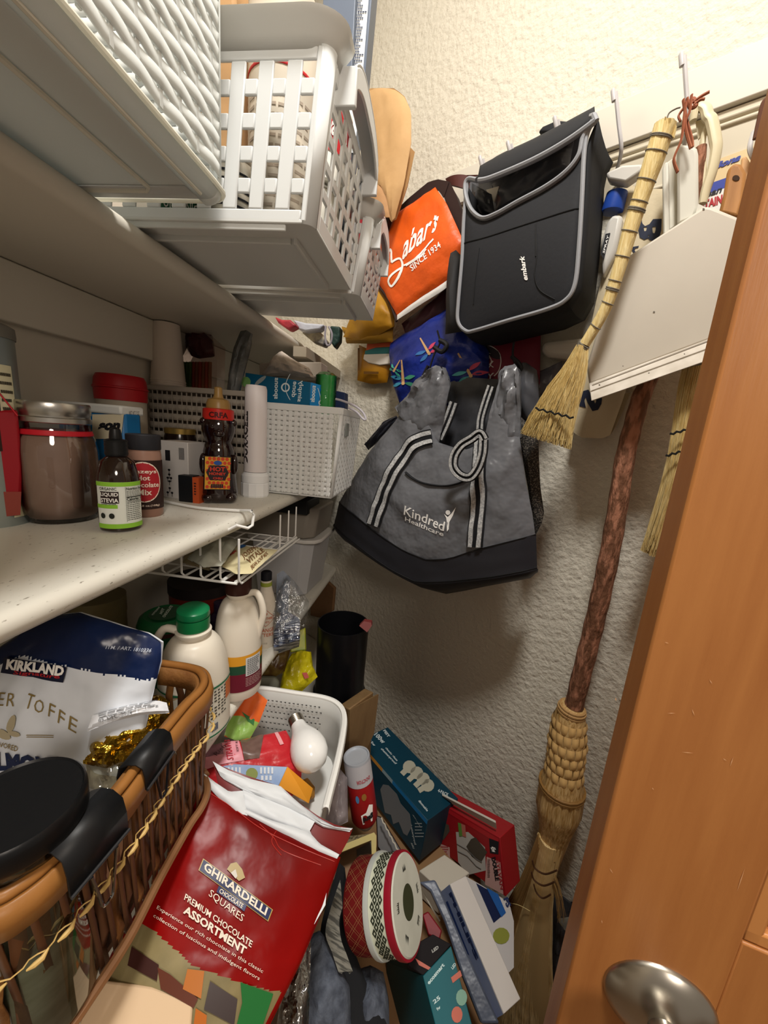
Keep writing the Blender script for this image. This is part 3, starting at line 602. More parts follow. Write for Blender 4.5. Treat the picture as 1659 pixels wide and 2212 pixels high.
# --- grey drawstring tote ---
tb=thing('tote_bag','grey nylon tote bag with black base and striped webbing handles','bag',WT(.35,1.06,.06))
grey=M('#68696d',.3,bs=9,bst=1,bd=.02,var='#626367',vs=4); TP=WL(.13)
nyl=lambda h,sd: (lambda u,v: h*(max(0,math.sin(math.pi*min(1,max(0,u))))**.6)*min(1,.35+v*1.2)+.005*N3(V((u*6+sd,v*7,sd)))+.0025*N3(V((u*15+v*9+sd,v*8,sd+3))))
body=Patch([(909,833),(938,930),(948,956),(985,968),(1018,972),(1042,962),(1060,930),(1085,800)],[(733,1085),(790,1112),(846,1147),(905,1180),(955,1199),(1000,1197),(1050,1180),(1156,1156)],
  [(909,833),(870,890),(799,974),(765,1030),(733,1085)],[(1085,800),(1106,880),(1122,940),(1138,1053),(1150,1110),(1156,1156)],TP,nyl(.055,1))
g=G(); body.build(g,40,30,.03); part(tb,'body',g,grey)
LA=Patch([(930,800),(945,790),(963,795)],[(852,880),(905,960),(948,958)],[(930,800),(905,820),(885,850),(852,880)],[(963,795),(972,830),(963,880),(948,958)],TP,pil(.02,.012,12,5,.4)); g=G(); LA.build(g,18,20,.02); part(tb,'left_shoulder',g,grey)
RA=Patch([(1078,808),(1088,792),(1112,786),(1122,800)],[(1056,960),(1090,965),(1125,945)],[(1078,808),(1068,870),(1056,960)],[(1122,800),(1124,870),(1125,945)],TP,pil(.016,.010,12,8,.4)); g=G(); RA.build(g,14,18,.02); part(tb,'right_shoulder',g,grey)
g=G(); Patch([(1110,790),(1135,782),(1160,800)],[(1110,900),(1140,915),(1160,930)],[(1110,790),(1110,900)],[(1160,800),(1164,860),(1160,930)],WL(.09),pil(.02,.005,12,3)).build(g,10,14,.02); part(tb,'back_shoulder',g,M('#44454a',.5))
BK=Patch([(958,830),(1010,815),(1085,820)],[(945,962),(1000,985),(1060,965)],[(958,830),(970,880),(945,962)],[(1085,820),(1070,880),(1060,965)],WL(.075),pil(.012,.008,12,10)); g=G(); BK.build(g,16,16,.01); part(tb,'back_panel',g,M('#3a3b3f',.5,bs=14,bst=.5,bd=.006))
base=Patch([(733,1083),(790,1111),(846,1146),(905,1179),(955,1198),(1000,1196),(1050,1179),(1158,1154)],[(722,1132),(790,1168),(870,1215),(932,1244),(1000,1242),(1080,1236),(1160,1226)],[(733,1083),(722,1132)],[(1158,1154),(1160,1226)],TP,lambda u,v: .058*(max(0,math.sin(math.pi*min(1,max(0,u))))**.6)*(1.0)+.002*N3(V((u*9,v*3,1))))
g=G(); base.build(g,40,8,.03); part(tb,'base_band',g,M('#26262b',.5,bs=200,bst=.2,bd=.0005),label='black fabric base band')
u_=[base.at(i/24,1.0) for i in range(25)]; lowp=[(722,1135),(745,1165),(790,1195),(840,1225),(885,1249),(925,1268),(960,1280),(1000,1273),(1042,1264),(1100,1253),(1144,1245),(1159,1230)]
g=G(); lo=[WL(.07).px(*pl_at(lowp,i/24)) for i in range(25)]; g.grid([[a,a.lerp(b,.5)-V((0,0,.004)),b] for a,b in zip(u_,lo)]); part(tb,'underside',g,M('#1e1e22',.55),sol=.004)
g=G(); g.tube([p+WN*.001 for p in u_],.0013,6); g.tube([base.at(i/24,0,.001) for i in range(25)],.0008,5); part(tb,'base_seam',g,M('#111113',.6))
web=M('#111216',.7,bs=400,bst=.5,bd=.0005); webw=M('#c8c8c6',.7,bs=350,bst=.8,bd=.001,var='#8d8e90',vs=260)
def strap(L,w,patch,h=.006,name='handle_strap',dn=0):
    pp=cat([V((x,y,0)) for x,y in L],6)
    def off(o,hh):
        R=[]
        for i,p in enumerate(pp):
            t=(pp[min(i+1,len(pp)-1)]-pp[max(0,i-1)]); t=V((-t.y,t.x,0)).normalized(); q=p+t*o
            if isinstance(patch,Patch): R.append(patch.at(*patch.inv(q.x,q.y),hh))
            else: R.append(patch.px(q.x,q.y)+patch.N*hh)
        return R
    g=G(); g.strip(off(-w/2,h),off(w/2,h),WN*-.0018); o=part(tb,name,g,web)
    g=G()
    for a,b in ((-.40,-.14),(.14,.40)): g.strip(off(w*a,h+.0008),off(w*b,h+.0008),WN*.0018)
    q=G(); q=g; me=part(o,'webbing_stripe',q,webw)
strap([(836,1128),(848,1090),(862,1050),(885,1000),(905,965),(925,950),(945,944)],33,body)
strap([(1052,1172),(1056,1110),(1058,1053),(1056,1000),(1050,950)],30,body)
strap([(952,948),(965,920),(975,895),(984,870)],20,WL(.11))
strap([(1050,950),(1040,936),(1022,948),(1000,962),(985,985),(984,1010),(1000,1028),(1020,1030),(1036,1010),(1046,980),(1048,950)],20,WL(.205))
strap([(1040,930),(1042,905),(1052,870),(1064,835)],17,WL(.12))
g=G(); z=[(901,1019),(920,1034),(948,1043),(985,1047),(1015,1041),(1044,1026)]
g.tube([body.at(*body.inv(p.x,p.y),.002) for p in cat([V((x,y,0)) for x,y in z],6)],.0035,8,flat=.5); part(tb,'pocket_zip',g,web)
g=G(); f=body.f((904,1106),(991,1139),(908,1087)); T(g,'Kindred',lambda u,v:f(u*1.0,v),bold=.012); f2=body.f((905,1119),(989,1150),(907,1110)); T(g,'Healthcare',f2,bold=.01)
part(tb,'lettering',g,wl)
g=G(); F_=lambda x,y:body.at(*body.inv(x,y),.0014)
g.poly([F_(999+5*math.cos(i*.5),1101+5*math.sin(i*.5)) for i in range(12)])
g.poly([F_(*p) for p in [(991,1104),(999,1110),(1006,1103),(1015,1090),(1009,1107),(1003,1120),(1001,1135),(997,1140),(998,1120),(996,1112)]]); part(tb,'figure_emblem',g,wl)
meshm=M('#2a2725',.8,bs=300,bst=1,bd=.002,var='#6a635a',vs=420,sharp=(.5,.6))
g=G(); Patch([(1101,884),(1120,895),(1138,912)],[(1156,1158),(1160,1150),(1170,1130)],[(1101,884),(1120,940),(1140,1053),(1156,1158)],[(1138,912),(1163,951),(1166,1050),(1175,1110),(1170,1130)],WL(.10),pil(.01,.003,10,3)).build(g,10,18,.01); part(tb,'mesh_pocket',g,meshm,label='black mesh side pocket')
g=G(); Patch([(852,900),(856,898),(860,905)],[(787,960),(795,972),(812,958)],[(852,900),(830,910),(787,960)],[(860,905),(850,920),(812,958)],WL(.10),pil(.012,.006,12,4)).build(g,10,14,.01); part(tb,'left_pocket',g,M('#26272f',.3,bs=18,bst=.8,bd=.006))
g=G(); g.tube(cat(WL(.10).P([(945,715),(950,740),(940,760),(930,790),(925,815)]),5),.004,8,flat=.5); g.tube(cat(WL(.10).P([(950,735),(965,745),(955,760),(938,750)]),5),.005,8); g.tube(cat(WL(.10).P([(925,790),(915,810),(908,832)]),5),.0035,8)
g.tube(cat(WL(.10).P([(1110,740),(1108,770),(1120,800),(1135,830)]),5),.004,8,flat=.5); g.tube(cat(WL(.10).P([(1105,770),(1125,790),(1130,820),(1120,835)]),5),.0035,8); part(tb,'drawcord',g,M('#17171b',.6),stuff=True)
# --- mustard bag, tub and amber packet in the corner ---
mus=M('#a97c1c',.5,bs=10,bst=.6,bd=.01,var='#96690f',vs=8)
g=G(); Patch([(770,600),(800,592),(815,612),(840,650)],[(742,728),(780,735),(820,722),(852,705)],[(770,600),(770,650),(742,728)],[(840,650),(850,680),(852,705)],WL(.07),pil(.03,.006,8,3)).build(g,16,16,.02); solo('fabric_bag',g,mus,'mustard yellow fabric bag hanging in the corner behind the baskets','bag')
g=G(); Patch([(738,705),(790,720),(850,690)],[(750,742),(800,742),(848,738)],[(738,705),(750,742)],[(850,690),(848,738)],WL(.055),pil(.02,.005,8,6)).build(g,14,10,.02); solo('fabric_bag',g,M('#8f6915',.6,bs=14,bst=.5,bd=.006),'darker mustard bag below, over the white tub','bag')
t=thing('plastic_tub','white tub with orange and teal bands hanging under the mustard bag','tub',WT(.05,1.6,.03))
pl=WL(.035)
for nm,L_,mt in (('white_rim',[(786,765),(845,763),(847,785),(820,789),(795,784),(784,776)],M('#cfcac2',.5)),('teal_band',[(788,757),(810,750),(846,748),(846,764),(787,766)],M('#1f6d72',.5)),('orange_band',[(793,738),(846,735),(846,749),(812,752),(790,758)],M('#cf5a33',.6))):
    g=G(); g.prism(pl.P(L_),WN*-.03); part(t,nm,g,mt,bev=.002)
t=thing('amber_packet','amber translucent packet hanging below the white tub','packet',WT(.05,1.52,.02))
g=G(); Patch([(776,745),(845,778)],[(772,822),(805,830),(836,826)],[(776,745),(772,822)],[(845,778),(842,800),(836,826)],WL(.022),pil(.012,.002,8,5)).build(g,10,10,.01); part(t,'pouch',g,M('#a5741a',.3,var='#8c5d10',vs=15)); g=G(); quad(g,WL(.036),[(786,802),(818,803),(818,808),(786,808)]); quad(g,WL(.036),[(773,752),(778,752),(777,800),(773,800)]); part(t,'dark_print',g,M('#5c3c10',.6))
# --- dustpan ---
cream=M('#cfc8bb',.4,bs=35,bst=.06,bd=.001,var='#c4bcae',vs=4); cw=M('#d2d0c4',.4,bs=35,bst=.06,bd=.001)
dpn=thing('dustpan','cream plastic dustpan hanging from its long ribbed handle','dustpan',WT(.72,1.6,.06)); DPl=WL(.11)
g=G(); L_=[(1331,576),(1341,562),(1516,448),(1528,444),(1540,446),(1609,474),(1590,560),(1539,733),(1272,832),(1266,790)]
g.prism(DPl.P(L_),WN*-.014); part(dpn,'blade',g,cream,bev=.004)
g=G(); q=WL(.112); q2=WL(.135); g.prism([q.px(1272,828),q.px(1540,729),q2.px(1527,779),q2.px(1277,866)],WN*-.004); part(dpn,'lip',g,M('#d8d1c6',.5,var='#b9b0a2',vs=30),bev=.001)
g=G(); a,b=WL(.128).px(1279,832),WL(.128).px(1539,733); g.tube([a,b],.0014,6); part(dpn,'lip_groove',g,M('#b1a99c',.6))
HP=WL(.10)
g=G(); g.prism(HP.P([(1461,325),(1463,314),(1472,310),(1495,312),(1505,318),(1508,330),(1509,446),(1500,470),(1462,486)]),WN*-.012); part(dpn,'handle_rib',g,cw,bev=.004)
g=G(); g.prism(WL(.085).P([(1433,372),(1440,350),(1462,335),(1462,486),(1433,508)]),WN*-.01)
part(dpn,'handle_channel',g,M('#dedacb',.5),bev=.002)
g=G(); g.prism(WL(.10).P([(1430,366),(1436,350),(1444,348),(1446,500),(1432,508)]),WN*-.012); part(dpn,'handle_rib',g,cw,bev=.003)
g=G(); g.prism(WL(.105).P([(1500,470),(1508,440),(1530,450),(1520,462)]),WN*-.01); part(dpn,'handle_web',g,cw)
g=G()
for x,y,r in ((1413,674,2.5),(1322,662,1.5),(1405,810,2),(1350,795,1.6),(1480,770,1.6),(1300,835,2),(1520,452,3)): g.poly([DPl.px(x+r*math.cos(i),y+r*math.sin(i)*.7)+WN*.0165 if y>730 else DPl.px(x+r*math.cos(i),y+r*math.sin(i)*.7)+WN*.0007 for i in range(6)])
part(dpn,'dirt_specks',g,M('#6e675c',.8),stuff=True)
# --- straw helpers ---
straw=M('#ead7a0',.6,bs=120,bst=.6,bd=.002,var='#cdb06c',vs=70,st=(6,6,.6)); straw2=M('#d9bc7c',.65,var='#b8965a',vs=60); straw3=M('#e0c98c',.6); wire=M('#7d776c',.4,m=.2); thread=M('#141311',.7)
def bristle(g,pl,L,Rr,n,w,off0,thick,k=0,jit=.08,seed=1,mid=6):
    rnd=random.Random(seed)
    for i in range(n):
        u=rnd.random(); o=(rnd.random()-.5)*thick*math.sin(math.pi*min(.95,max(.05,u))) ; e=.90+rnd.random()*.12; wob=(rnd.random()-.5)*.03; pts=[]
        for j in range(mid+1):
            t=j/mid*e; a=pl_at(L,min(1,t)); b=pl_at(Rr,min(1,t)); uu=u+(rnd.random()-.5)*jit*t+wob*t; p=a*(1-uu)+b*uu
            if t>1: p=p+(p-pl_at(L,.9)*(1-uu)-pl_at(Rr,.9)*uu)*.1
            pts.append(pl.px(p.x,p.y)+pl.N*(o*(.6+.4*t)+off0))
        g.tube(pts,[w*(1-.35*j/mid) for j in range(mid+1)],3,k)
# --- small hand broom ---
hb=thing('hand_broom','small straw hand broom bound with wire hanging beside the lunch bag','broom',WT(.58,1.5,.13))
BP=WL(.15)
ax=[(1436,270),(1412,345),(1386,420),(1360,500),(1334,590),(1306,670),(1262,745)]; wd=[27,26,22,20,17,15,14]
pp=[BP.px(*p) for p in ax]; rr=[(BP.px(p[0]+w_*.93,p[1])-BP.px(*p)).length*.92 for p,w_ in zip(ax,wd)]
ps=cat(pp,5); rs=[]
for i in range(len(ps)):
    t=i/5; a=int(min(t,len(rr)-1.001)); rs.append(rr[a]+(rr[min(a+1,len(rr)-1)]-rr[a])*(t-a))
def ribbed(g,ps,rs,n=26,amp=.05,k=0):
    rnd=random.Random(3); am=[1+amp*(rnd.random()*2-1) for _ in range(n)]; prev=V((0,0,1)); rows=[]
    for i,p in enumerate(ps):
        t=(ps[min(i+1,len(ps)-1)]-ps[max(i-1,0)]).normalized(); e=WN.copy(); e=(e-t*e.dot(t)).normalized(); f_=t.cross(e)
        rows.append([p+(e*math.cos(2*math.pi*q/n)+f_*math.sin(2*math.pi*q/n))*rs[i]*am[q] for q in range(n)])
    o=len(g.v)
    for r_ in rows: g.v+=r_
    for i in range(len(rows)-1):
        for q in range(n): q2=(q+1)%n; g.f.append((o+i*n+q,o+i*n+q2,o+(i+1)*n+q2,o+(i+1)*n+q)); g.m.append(k)
    g.f.append(tuple(o+q for q in range(n))[::-1]); g.m.append(k); g.f.append(tuple(o+(len(rows)-1)*n+q for q in range(n))); g.m.append(k)
g=G(); ribbed(g,ps,rs); part(hb,'straw_handle',g,straw,ang=60)
g=G(); bristle(g,BP,[(1411,285),(1422,262)],[(1456,298),(1462,272)],110,.0011,.0,.03,mid=2,seed=5,jit=.02); part(hb,'straw_tips',g,straw3,stuff=True)
def band(g,ps,rs,i,w,tilt=.35,lift=1.03,turns=1):
    p=ps[i]; t=(ps[min(i+1,len(ps)-1)]-ps[max(i-1,0)]).normalized(); e=(WN-t*WN.dot(t)).normalized(); f_=t.cross(e)
    for q in range(turns): g.tube([p+t*(w*2.1*q)+(e*math.cos(a)+f_*math.sin(a)+t*tilt*math.cos(a+.9))*rs[i]*lift for a in [2*math.pi*j/20 for j in range(21)]],w,6)
for i,w_,tn in ((2,.0009,2),(4,.0008,1),(8,.0008,1),(11,.0008,1),(12,.0011,2),(15,.0008,1),(18,.0008,1),(21,.0008,1),(22,.0011,2),(24,.0008,1),(27,.0008,1),(30,.0012,3)):
    g=G(); band(g,ps,rs,min(i,len(ps)-1),w_,turns=tn); part(hb,'wire_binding',g,wire)
g=G(); bristle(g,BP,[(1247,745),(1220,790),(1180,840),(1152,890),(1128,935)],[(1270,752),(1268,800),(1256,850),(1240,905),(1229,968)],1100,.00085,.0,.034,seed=8,jit=.12); part(hb,'bristles',g,[straw],stuff=True)
g=G(); Patch([(1247,745),(1270,752)],[(1140,925),(1225,955)],[(1247,745),(1220,790),(1180,840),(1158,885),(1140,925)],[(1270,752),(1268,800),(1256,850),(1240,905),(1225,955)],WL(.147),lambda u,v:.004).build(g,6,10,.006); part(hb,'bristle_core',g,straw2)
g=G(); g.tube([WL(.168).px(1157+i*8.2,882+i*2.1+(2.5 if i%2 else -2)) for i in range(11)],.0016,6); g.tube([WL(.128).px(1157+i*8.2,884+i*2.1) for i in range(11)],.0014,6); part(hb,'stitching',g,thread)
g=G(); g.tube(cat(WL(.10).P([(1440,262),(1445,245),(1460,235),(1470,232)]),5),.001,6); part(hb,'wire_loop',g,wire)
# --- whisk broom beneath the dustpan ---
wk=thing('whisk_broom','thin straw whisk broom under the dustpan at the door edge','broom',WT(.78,1.3,.08)); WP=WL(.09)
Lw=[(1480,770),(1462,850),(1448,960),(1425,1060),(1386,1185)]; Rw=[(1530,780),(1512,860),(1494,950),(1470,1060),(1424,1200)]
g=G(); bristle(g,WP,Lw,Rw,520,.0011,.0,.03,seed=4,jit=.1); part(wk,'bristles',g,straw,stuff=True)
g=G(); Patch([(1482,775),(1528,780)],[(1394,1160),(1420,1170)],Lw[:4]+[(1394,1160)],Rw[:4]+[(1420,1170)],WL(.086),lambda u,v:.004).build(g,6,12,.006); part(wk,'bristle_core',g,straw2)
for ya,xa,xb_ in ((938,1447,1492),(985,1438,1480)):
    g=G(); g.tube([WL(.112).px(xa+(xb_-xa)*i/6,ya-12*i/6+(1.8 if i%2 else -1.8)) for i in range(7)],.0017,6); part(wk,'stitching',g,thread)
g=G(); g.tube([WL(.11).px(1478,792),WL(.11).px(1532,783)],.0016,6); part(wk,'wire_binding',g,wire)
# --- canvas bag ---
cvm=M('#cfc2a6',.85,bs=250,bst=.4,bd=.0008,var='#c2b394',vs=12)
cb=thing('canvas_bag','cream canvas bag with big navy letters behind the hand broom','bag',WT(.62,1.45,.03))
cp=Patch([(1350,395),(1400,410),(1455,405)],[(1236,932),(1255,945),(1300,947),(1318,940)],[(1350,395),(1330,480),(1290,640),(1255,800),(1236,932)],[(1455,405),(1440,520),(1400,650),(1350,850),(1318,940)],WL(.04),pil(.008,.002,8,3)); g=G(); cp.build(g,14,26,.012); part(cb,'front_panel',g,cvm)
g=G(); Patch([(1348,850),(1362,848)],[(1318,940),(1326,928)],[(1348,850),(1318,940)],[(1362,848),(1345,890),(1326,928)],WL(.03),lambda u,v:0).build(g,3,6,.01); part(cb,'side_seam',g,M('#a8997c',.85))
g=G(); f=cp.f((1430,475),(1428,525),(1381,478)); T(g,'B',f,bold=.05); f=cp.f((1382,535),(1372,552),(1368,531)); T(g,'A',f,bold=.04); f=cp.f((1306,852),(1296,893),(1258,838)); T(g,'S',f,bold=.05); g2=G(); part(cb,'lettering',g,M('#20263a',.7),stuff=True)
# --- white spray bottle, tubs near the lunch bag ---
sp=thing('spray_bottle','white spray bottle with a blue collar behind the lunch bag','bottle',WT(.6,1.7,.03)); sw=M('#c9c6bf',.35)
g=G(); g.prism(WL(.06).P([(1322,462),(1345,462),(1330,540),(1300,600),(1298,520),(1310,480)]),WN*-.04); part(sp,'body',g,sw,bev=.006)
q=WL(.05); a,b=q.px(1322,458),q.px(1333,418); g=G(); g.lathe(a,b-a,[(.016,0),(.0165,.003),(.0155,(b-a).length),(0,(b-a).length)],24); part(sp,'collar',g,M('#23469c',.35),label='blue collar')
g=G(); g.lathe(b,(WL(.05).px(1340,400)-b),[(.010,0),(.005,.008),(.003,.022),(0,.023)],16); part(sp,'nozzle_stem',g,M('#e8e8ea',.2))
g=G(); g.prism(WL(.075).P([(1308,372),(1345,355),(1388,352),(1392,365),(1350,395),(1312,388)]),WN*-.02); part(sp,'trigger_head',g,sw,bev=.004)
g=G(); g.prism(WL(.063).P([(1308,505),(1318,503),(1304,560),(1297,548)]),WN*-.002); part(sp,'black_label',g,blk); g=G(); Tq(g,'SPRAY',WL(.064),(1306,548),(1316,510),(1302,546)); part(sp,'lettering',g,wl)
g=G(); g.prism(WL(.05).P([(1172,738),(1262,728),(1256,762),(1230,775),(1180,770),(1166,758)]),WN*-.04); t=solo('plastic_jug',g,M('#bdb7ab',.4),'pale plastic jug bottom showing under the lunch bag','jug',bev=.008)
# --- floor polish pad package ---
bo=thing('cleaning_pad_package','cardboard pad package with blue stripe tucked behind the dustpan','package',WT(.85,1.8,.01)); pl=WL(.02)
g=G(); g.prism(pl.P([(1549,345),(1622,318),(1665,300),(1650,470),(1540,520),(1510,450)]),WN*-.015); part(bo,'card',g,M('#d9c193',.6))
g=G(); quad(g,pl,[(1530,398),(1660,352),(1660,372),(1524,422)]); part(bo,'blue_stripe',g,M('#2e3f9b',.5))
g=G(); quad(g,pl,[(1524,422),(1660,372),(1655,470),(1545,480),(1508,450)]); part(bo,'white_field',g,M('#e9e5dd',.5))
g=G(); Tq(g,'Bona',pl,(1540,369),(1596,348),(1543,354),lift=.001,bold=.05,shear=.15); part(bo,'blue_lettering',g,M('#2d3d92',.5))
g=G(); Tq(g,'llean',pl,(1513,432),(1557,417),(1513,418),lift=.0012,bold=.03,shear=.15); part(bo,'black_lettering',g,blk)
g=G(); Tq(g,'STAIN',pl,(1513,455),(1560,440),(1514,436),lift=.0012,bold=.05); part(bo,'red_lettering',g,M('#b3262c',.5))
# --- wooden handles, cream brush loop, leather ties ---
wood=M('#b9854f',.5,bs=60,bst=.2,bd=.001,var='#9a6a3a',vs=10,st=(8,8,.8))
t=thing('wooden_brush','wooden brush handle with a hanging hole beside the door edge','brush',WT(.86,1.75,.07)); q=WL(.08)
g=G(); g.prism(q.P([(1571,365),(1585,350),(1601,352),(1613,372),(1607,430),(1596,470),(1552,460),(1562,420)]),WN*-.012); part(t,'handle',g,wood,bev=.004)
g=G(); g.prism([q.px(1590+8*math.cos(i*.5),385+6*math.sin(i*.5))+WN*.0003 for i in range(12)],WN*.0006); part(t,'hanging_hole',g,M('#3a2413',.8))
g=G(); g.prism(WL(.07).P([(1601,340),(1612,335),(1622,352),(1606,460),(1596,465)]),WN*-.01); solo('wooden_brush',g,M('#c79c6c',.5),'second wooden handle slightly behind, lighter, beside the door edge','brush',bev=.003)
g=G(); pts=[(1497,262),(1502,240),(1512,230),(1524,236),(1529,252),(1537,262),(1545,300),(1547,325),(1538,370),(1525,410),(1518,440)]
g.tube(cat(WL(.075).P(pts),6),[.0055+.0025*math.sin(i/60*3.1) for i in range(len(cat(WL(.075).P(pts),6)))],10,flat=.8)
pts=[(1529,268),(1522,285),(1517,320),(1520,380),(1514,435)]; g.tube(cat(WL(.07).P(pts),6),.0035,8); g.prism(WL(.068).P([(1502,262),(1530,256),(1518,290),(1508,300)]),WN*-.004)
solo('scrub_brush',g,M('#d6cba9',.4),'cream plastic brush handle looping over the dustpan handle','brush')
lea=M('#8a4b32',.7,var='#a9694a',vs=30)
t=thing('leather_tie','knotted brown leather thongs tied around the wire hook','cord',WT(.73,1.9,.06)); 
for L_,o_ in (([(1482,220),(1478,250),(1472,300),(1458,335),(1456,350),(1464,372)],.12),([(1476,215),(1483,260),(1494,300),(1496,318)],.115),([(1494,205),(1490,240),(1480,270),(1492,320)],.12),([(1484,212),(1490,232),(1504,228),(1498,212),(1486,222)],.11),([(1496,222),(1515,208),(1533,198)],.11),([(1498,228),(1512,216),(1522,214)],.11),([(1478,232),(1466,250),(1470,262)],.10)):
    g=G(); c_=cat(WL(o_).P(L_),6); g.tube(c_,.0024,6,flat=.6); part(t,'thong',g,lea)
g=G(); g.tube(cat(WL(.09).P([(1659,215),(1650,222),(1640,262),(1632,300)]),5),.003,8); g.tube(cat(WL(.09).P([(1652,225),(1648,260),(1636,292)]),5),.002,8); solo('cord',g,M('#5e3a28',.7),'dark twisted cord on the last hook by the door','cord')
# --- big besom broom ---
bb=thing('broom','tall broom with a bark covered branch handle and woven straw head','broom',WT(.76,.7,.10))
bark=M('#6f4a34',.85,bs=70,bst=1,bd=.004,var='#a8745a',vs=38,st=(3,3,1),sharp=(.45,.62))
HQ=WL(.07); ax=[(1514,318),(1497,470),(1450,640),(1408,800),(1384,860),(1367,920),(1350,990),(1335,1090),(1318,1190),(1297,1290),(1278,1370),(1258,1450),(1240,1524)]
hw=[13,14,18,22,24,24,25,25,25,24,23,22,21]
pp=HQ.P(ax); rr=[(HQ.px(p[0]+w_,p[1])-HQ.px(*p)).length*.9 for p,w_ in zip(ax,hw)]; ps=cat(pp,5); rs=[]
for i in range(len(ps)):
    t_=i/5; a=int(min(t_,len(rr)-1.001)); rs.append((rr[a]+(rr[a+1]-rr[a])*(t_-a))*(1+.04*math.sin(i*1.7)))
g=G(); g.tube(ps,rs,14); part(bb,'branch_handle',g,bark,ang=70)
HL=[(1213,1518),(1196,1545),(1186,1600),(1183,1650),(1168,1700),(1162,1740),(1166,1790),(1158,1850),(1150,1900)]; HR=[(1262,1530),(1265,1560),(1264,1610),(1256,1660),(1257,1710),(1250,1750),(1228,1810),(1206,1860),(1192,1915)]
hx=[((a[0]+b[0])/2,(a[1]+b[1])/2) for a,b in zip(HL,HR)]; pp=HQ.P(hx); rr=[(HQ.px(*a)-HQ.px(*b)).length*.47 for a,b in zip(HL,HR)]
ps=cat(pp,5); rs=[]
for i in range(len(ps)):
    t_=i/5; a=int(min(t_,len(rr)-1.001)); rs.append(rr[a]+(rr[a+1]-rr[a])*(t_-a))
strawh=M('#e6c48a',.55,bs=120,bst=.7,bd=.003,var='#a87d3c',vs=60,st=(5,5,.5))
g=G(); ribbed(g,ps,rs,36,.07); part(bb,'straw_head',g,strawh,ang=70)
# woven plaiting: rows of little pads around the upper head
wv=G(); pad=M('#e0b878',.5,bs=90,bst=.4,bd=.001)
for row in range(6):
    fi=6+row*2.0; i=int(fi); p=ps[i].lerp(ps[i+1],fi-i); r_=rs[i]; t_=(ps[i+1]-ps[i-1]).normalized(); e=(WN-t_*WN.dot(t_)).normalized(); f_=t_.cross(e)
    for q in range(14):
        a=2*math.pi*(q+.5*(row%2))/14; d=e*math.cos(a)+f_*math.sin(a); s_=-e*math.sin(a)+f_*math.cos(a); c_=p+d*r_*1.0; w_=r_*.2; h_=(ps[i]-ps[i+1]).length*1.0
        rows=[]
        for uu in range(5):
            for_u=(uu/4-.5)*2; rows.append([c_+s_*w_*for_u+t_*h_*vv+d*(r_*.14*(1-for_u**2*.8)*(1-vv*vv*.8)) for vv in (-1,-.5,0,.5,1)])
        k=G(); k.grid(rows)
        o=part(bb,'woven_pad',k,pad,ang=80) if math.cos(a)>-.35 else None
g=G()
for i in (1,2): band(g,ps,rs,i,.0028,tilt=0,lift=1.05,turns=2)
part(bb,'collar_binding',g,M('#b08a58',.6))
g=G(); band(g,ps,rs,19,.0028,tilt=0,lift=1.08,turns=2); part(bb,'lower_binding',g,M('#8f6a38',.6))
for yy,xa,xb_,of in ((1880,1152,1203,0),(1905,1150,1198,0),(1932,1155,1190,0)):
    g=G(); q=WL(.13); g.tube(cat([q.px(xa-2,yy-22),q.px(xa+4,yy-4),q.px((xa+xb_)/2,yy+8),q.px(xb_,yy)],6),.0016,6); part(bb,'twine',g,M('#4a2f1a',.7))
HQ2=WL(.085)
g=G(); bristle(g,HQ2,[(1162,1800),(1150,1880),(1118,1985),(1088,2080),(1072,2180),(1062,2300)],[(1215,1835),(1198,1900),(1192,1960),(1190,2050),(1190,2150),(1192,2300)],1900,.0011,.0,.055,seed=11,jit=.12,mid=7); part(bb,'bristles',g,M('#f0d8a4',.6,var='#d4b578',vs=40),stuff=True)
g=G(); Patch([(1160,1860),(1200,1862)],[(1078,2240),(1184,2240)],[(1160,1860),(1125,1985),(1095,2080),(1078,2240)],[(1200,1862),(1186,1960),(1184,2240)],WL(.095),pil(.012,.003,8,2)).build(g,8,16,.014); part(bb,'bristle_core',g,M('#c4a570',.8))
g=G(); bristle(g,WL(.09),[(1163,1800),(1130,1890),(1090,1960),(1080,2050),(1060,2120)],[(1168,1840),(1150,1900),(1115,1990),(1100,2080),(1088,2200)],260,.0009,.0,.02,seed=12,jit=.3); 
bristle(g,WL(.09),[(1190,1900),(1200,1930),(1205,1990)],[(1200,1890),(1215,1930),(1222,1990)],22,.0005,.0,.02,seed=13,jit=.4,mid=4); part(bb,'stray_bristles',g,M('#a98550',.7),stuff=True)
g=G(); g.tube(cat(WL(.11).P([(1070,1940),(1090,1948),(1120,1955),(1145,1968)]),5),.0006,5); part(bb,'stray_straw',g,straw3)
# dark bag and glinting foil low behind the broom
g=G(); Patch([(1188,1940),(1215,1935),(1248,1960)],[(1180,2212),(1210,2212),(1225,2212)],[(1188,1940),(1186,2100),(1180,2212)],[(1248,1960),(1240,2050),(1225,2212)],WL(.05),pil(.02,.01,12,4)).build(g,10,18,.02); solo('plastic_sack',g,M('#55565a',.3,bs=20,bst=.9,bd=.008,var='#2f3033',vs=10),'grey shiny sack standing behind the broom head','bag')
g=G(); Patch([(1205,1985),(1248,1978)],[(1232,2035),(1250,2010)],[(1205,1985),(1220,2010),(1232,2035)],[(1248,1978),(1250,2010)],WL(.09),pil(.01,.006,12,4)).build(g,8,8,.004); solo('foil_wrapper',g,M('#b9bdb4',.2,m=.6,bs=20,bst=.6,bd=.004),'glinting silver wrapper on the grey sack behind the broom','wrapper')
# ================= middle shelf =================
ZM=1.31
glass=M('#ffffff',.03,kind='clear',a=.12); black=M('#15161a',.35); silver=M('#b9b7b2',.3,m=1,bs=200,bst=.2,bd=.0005)
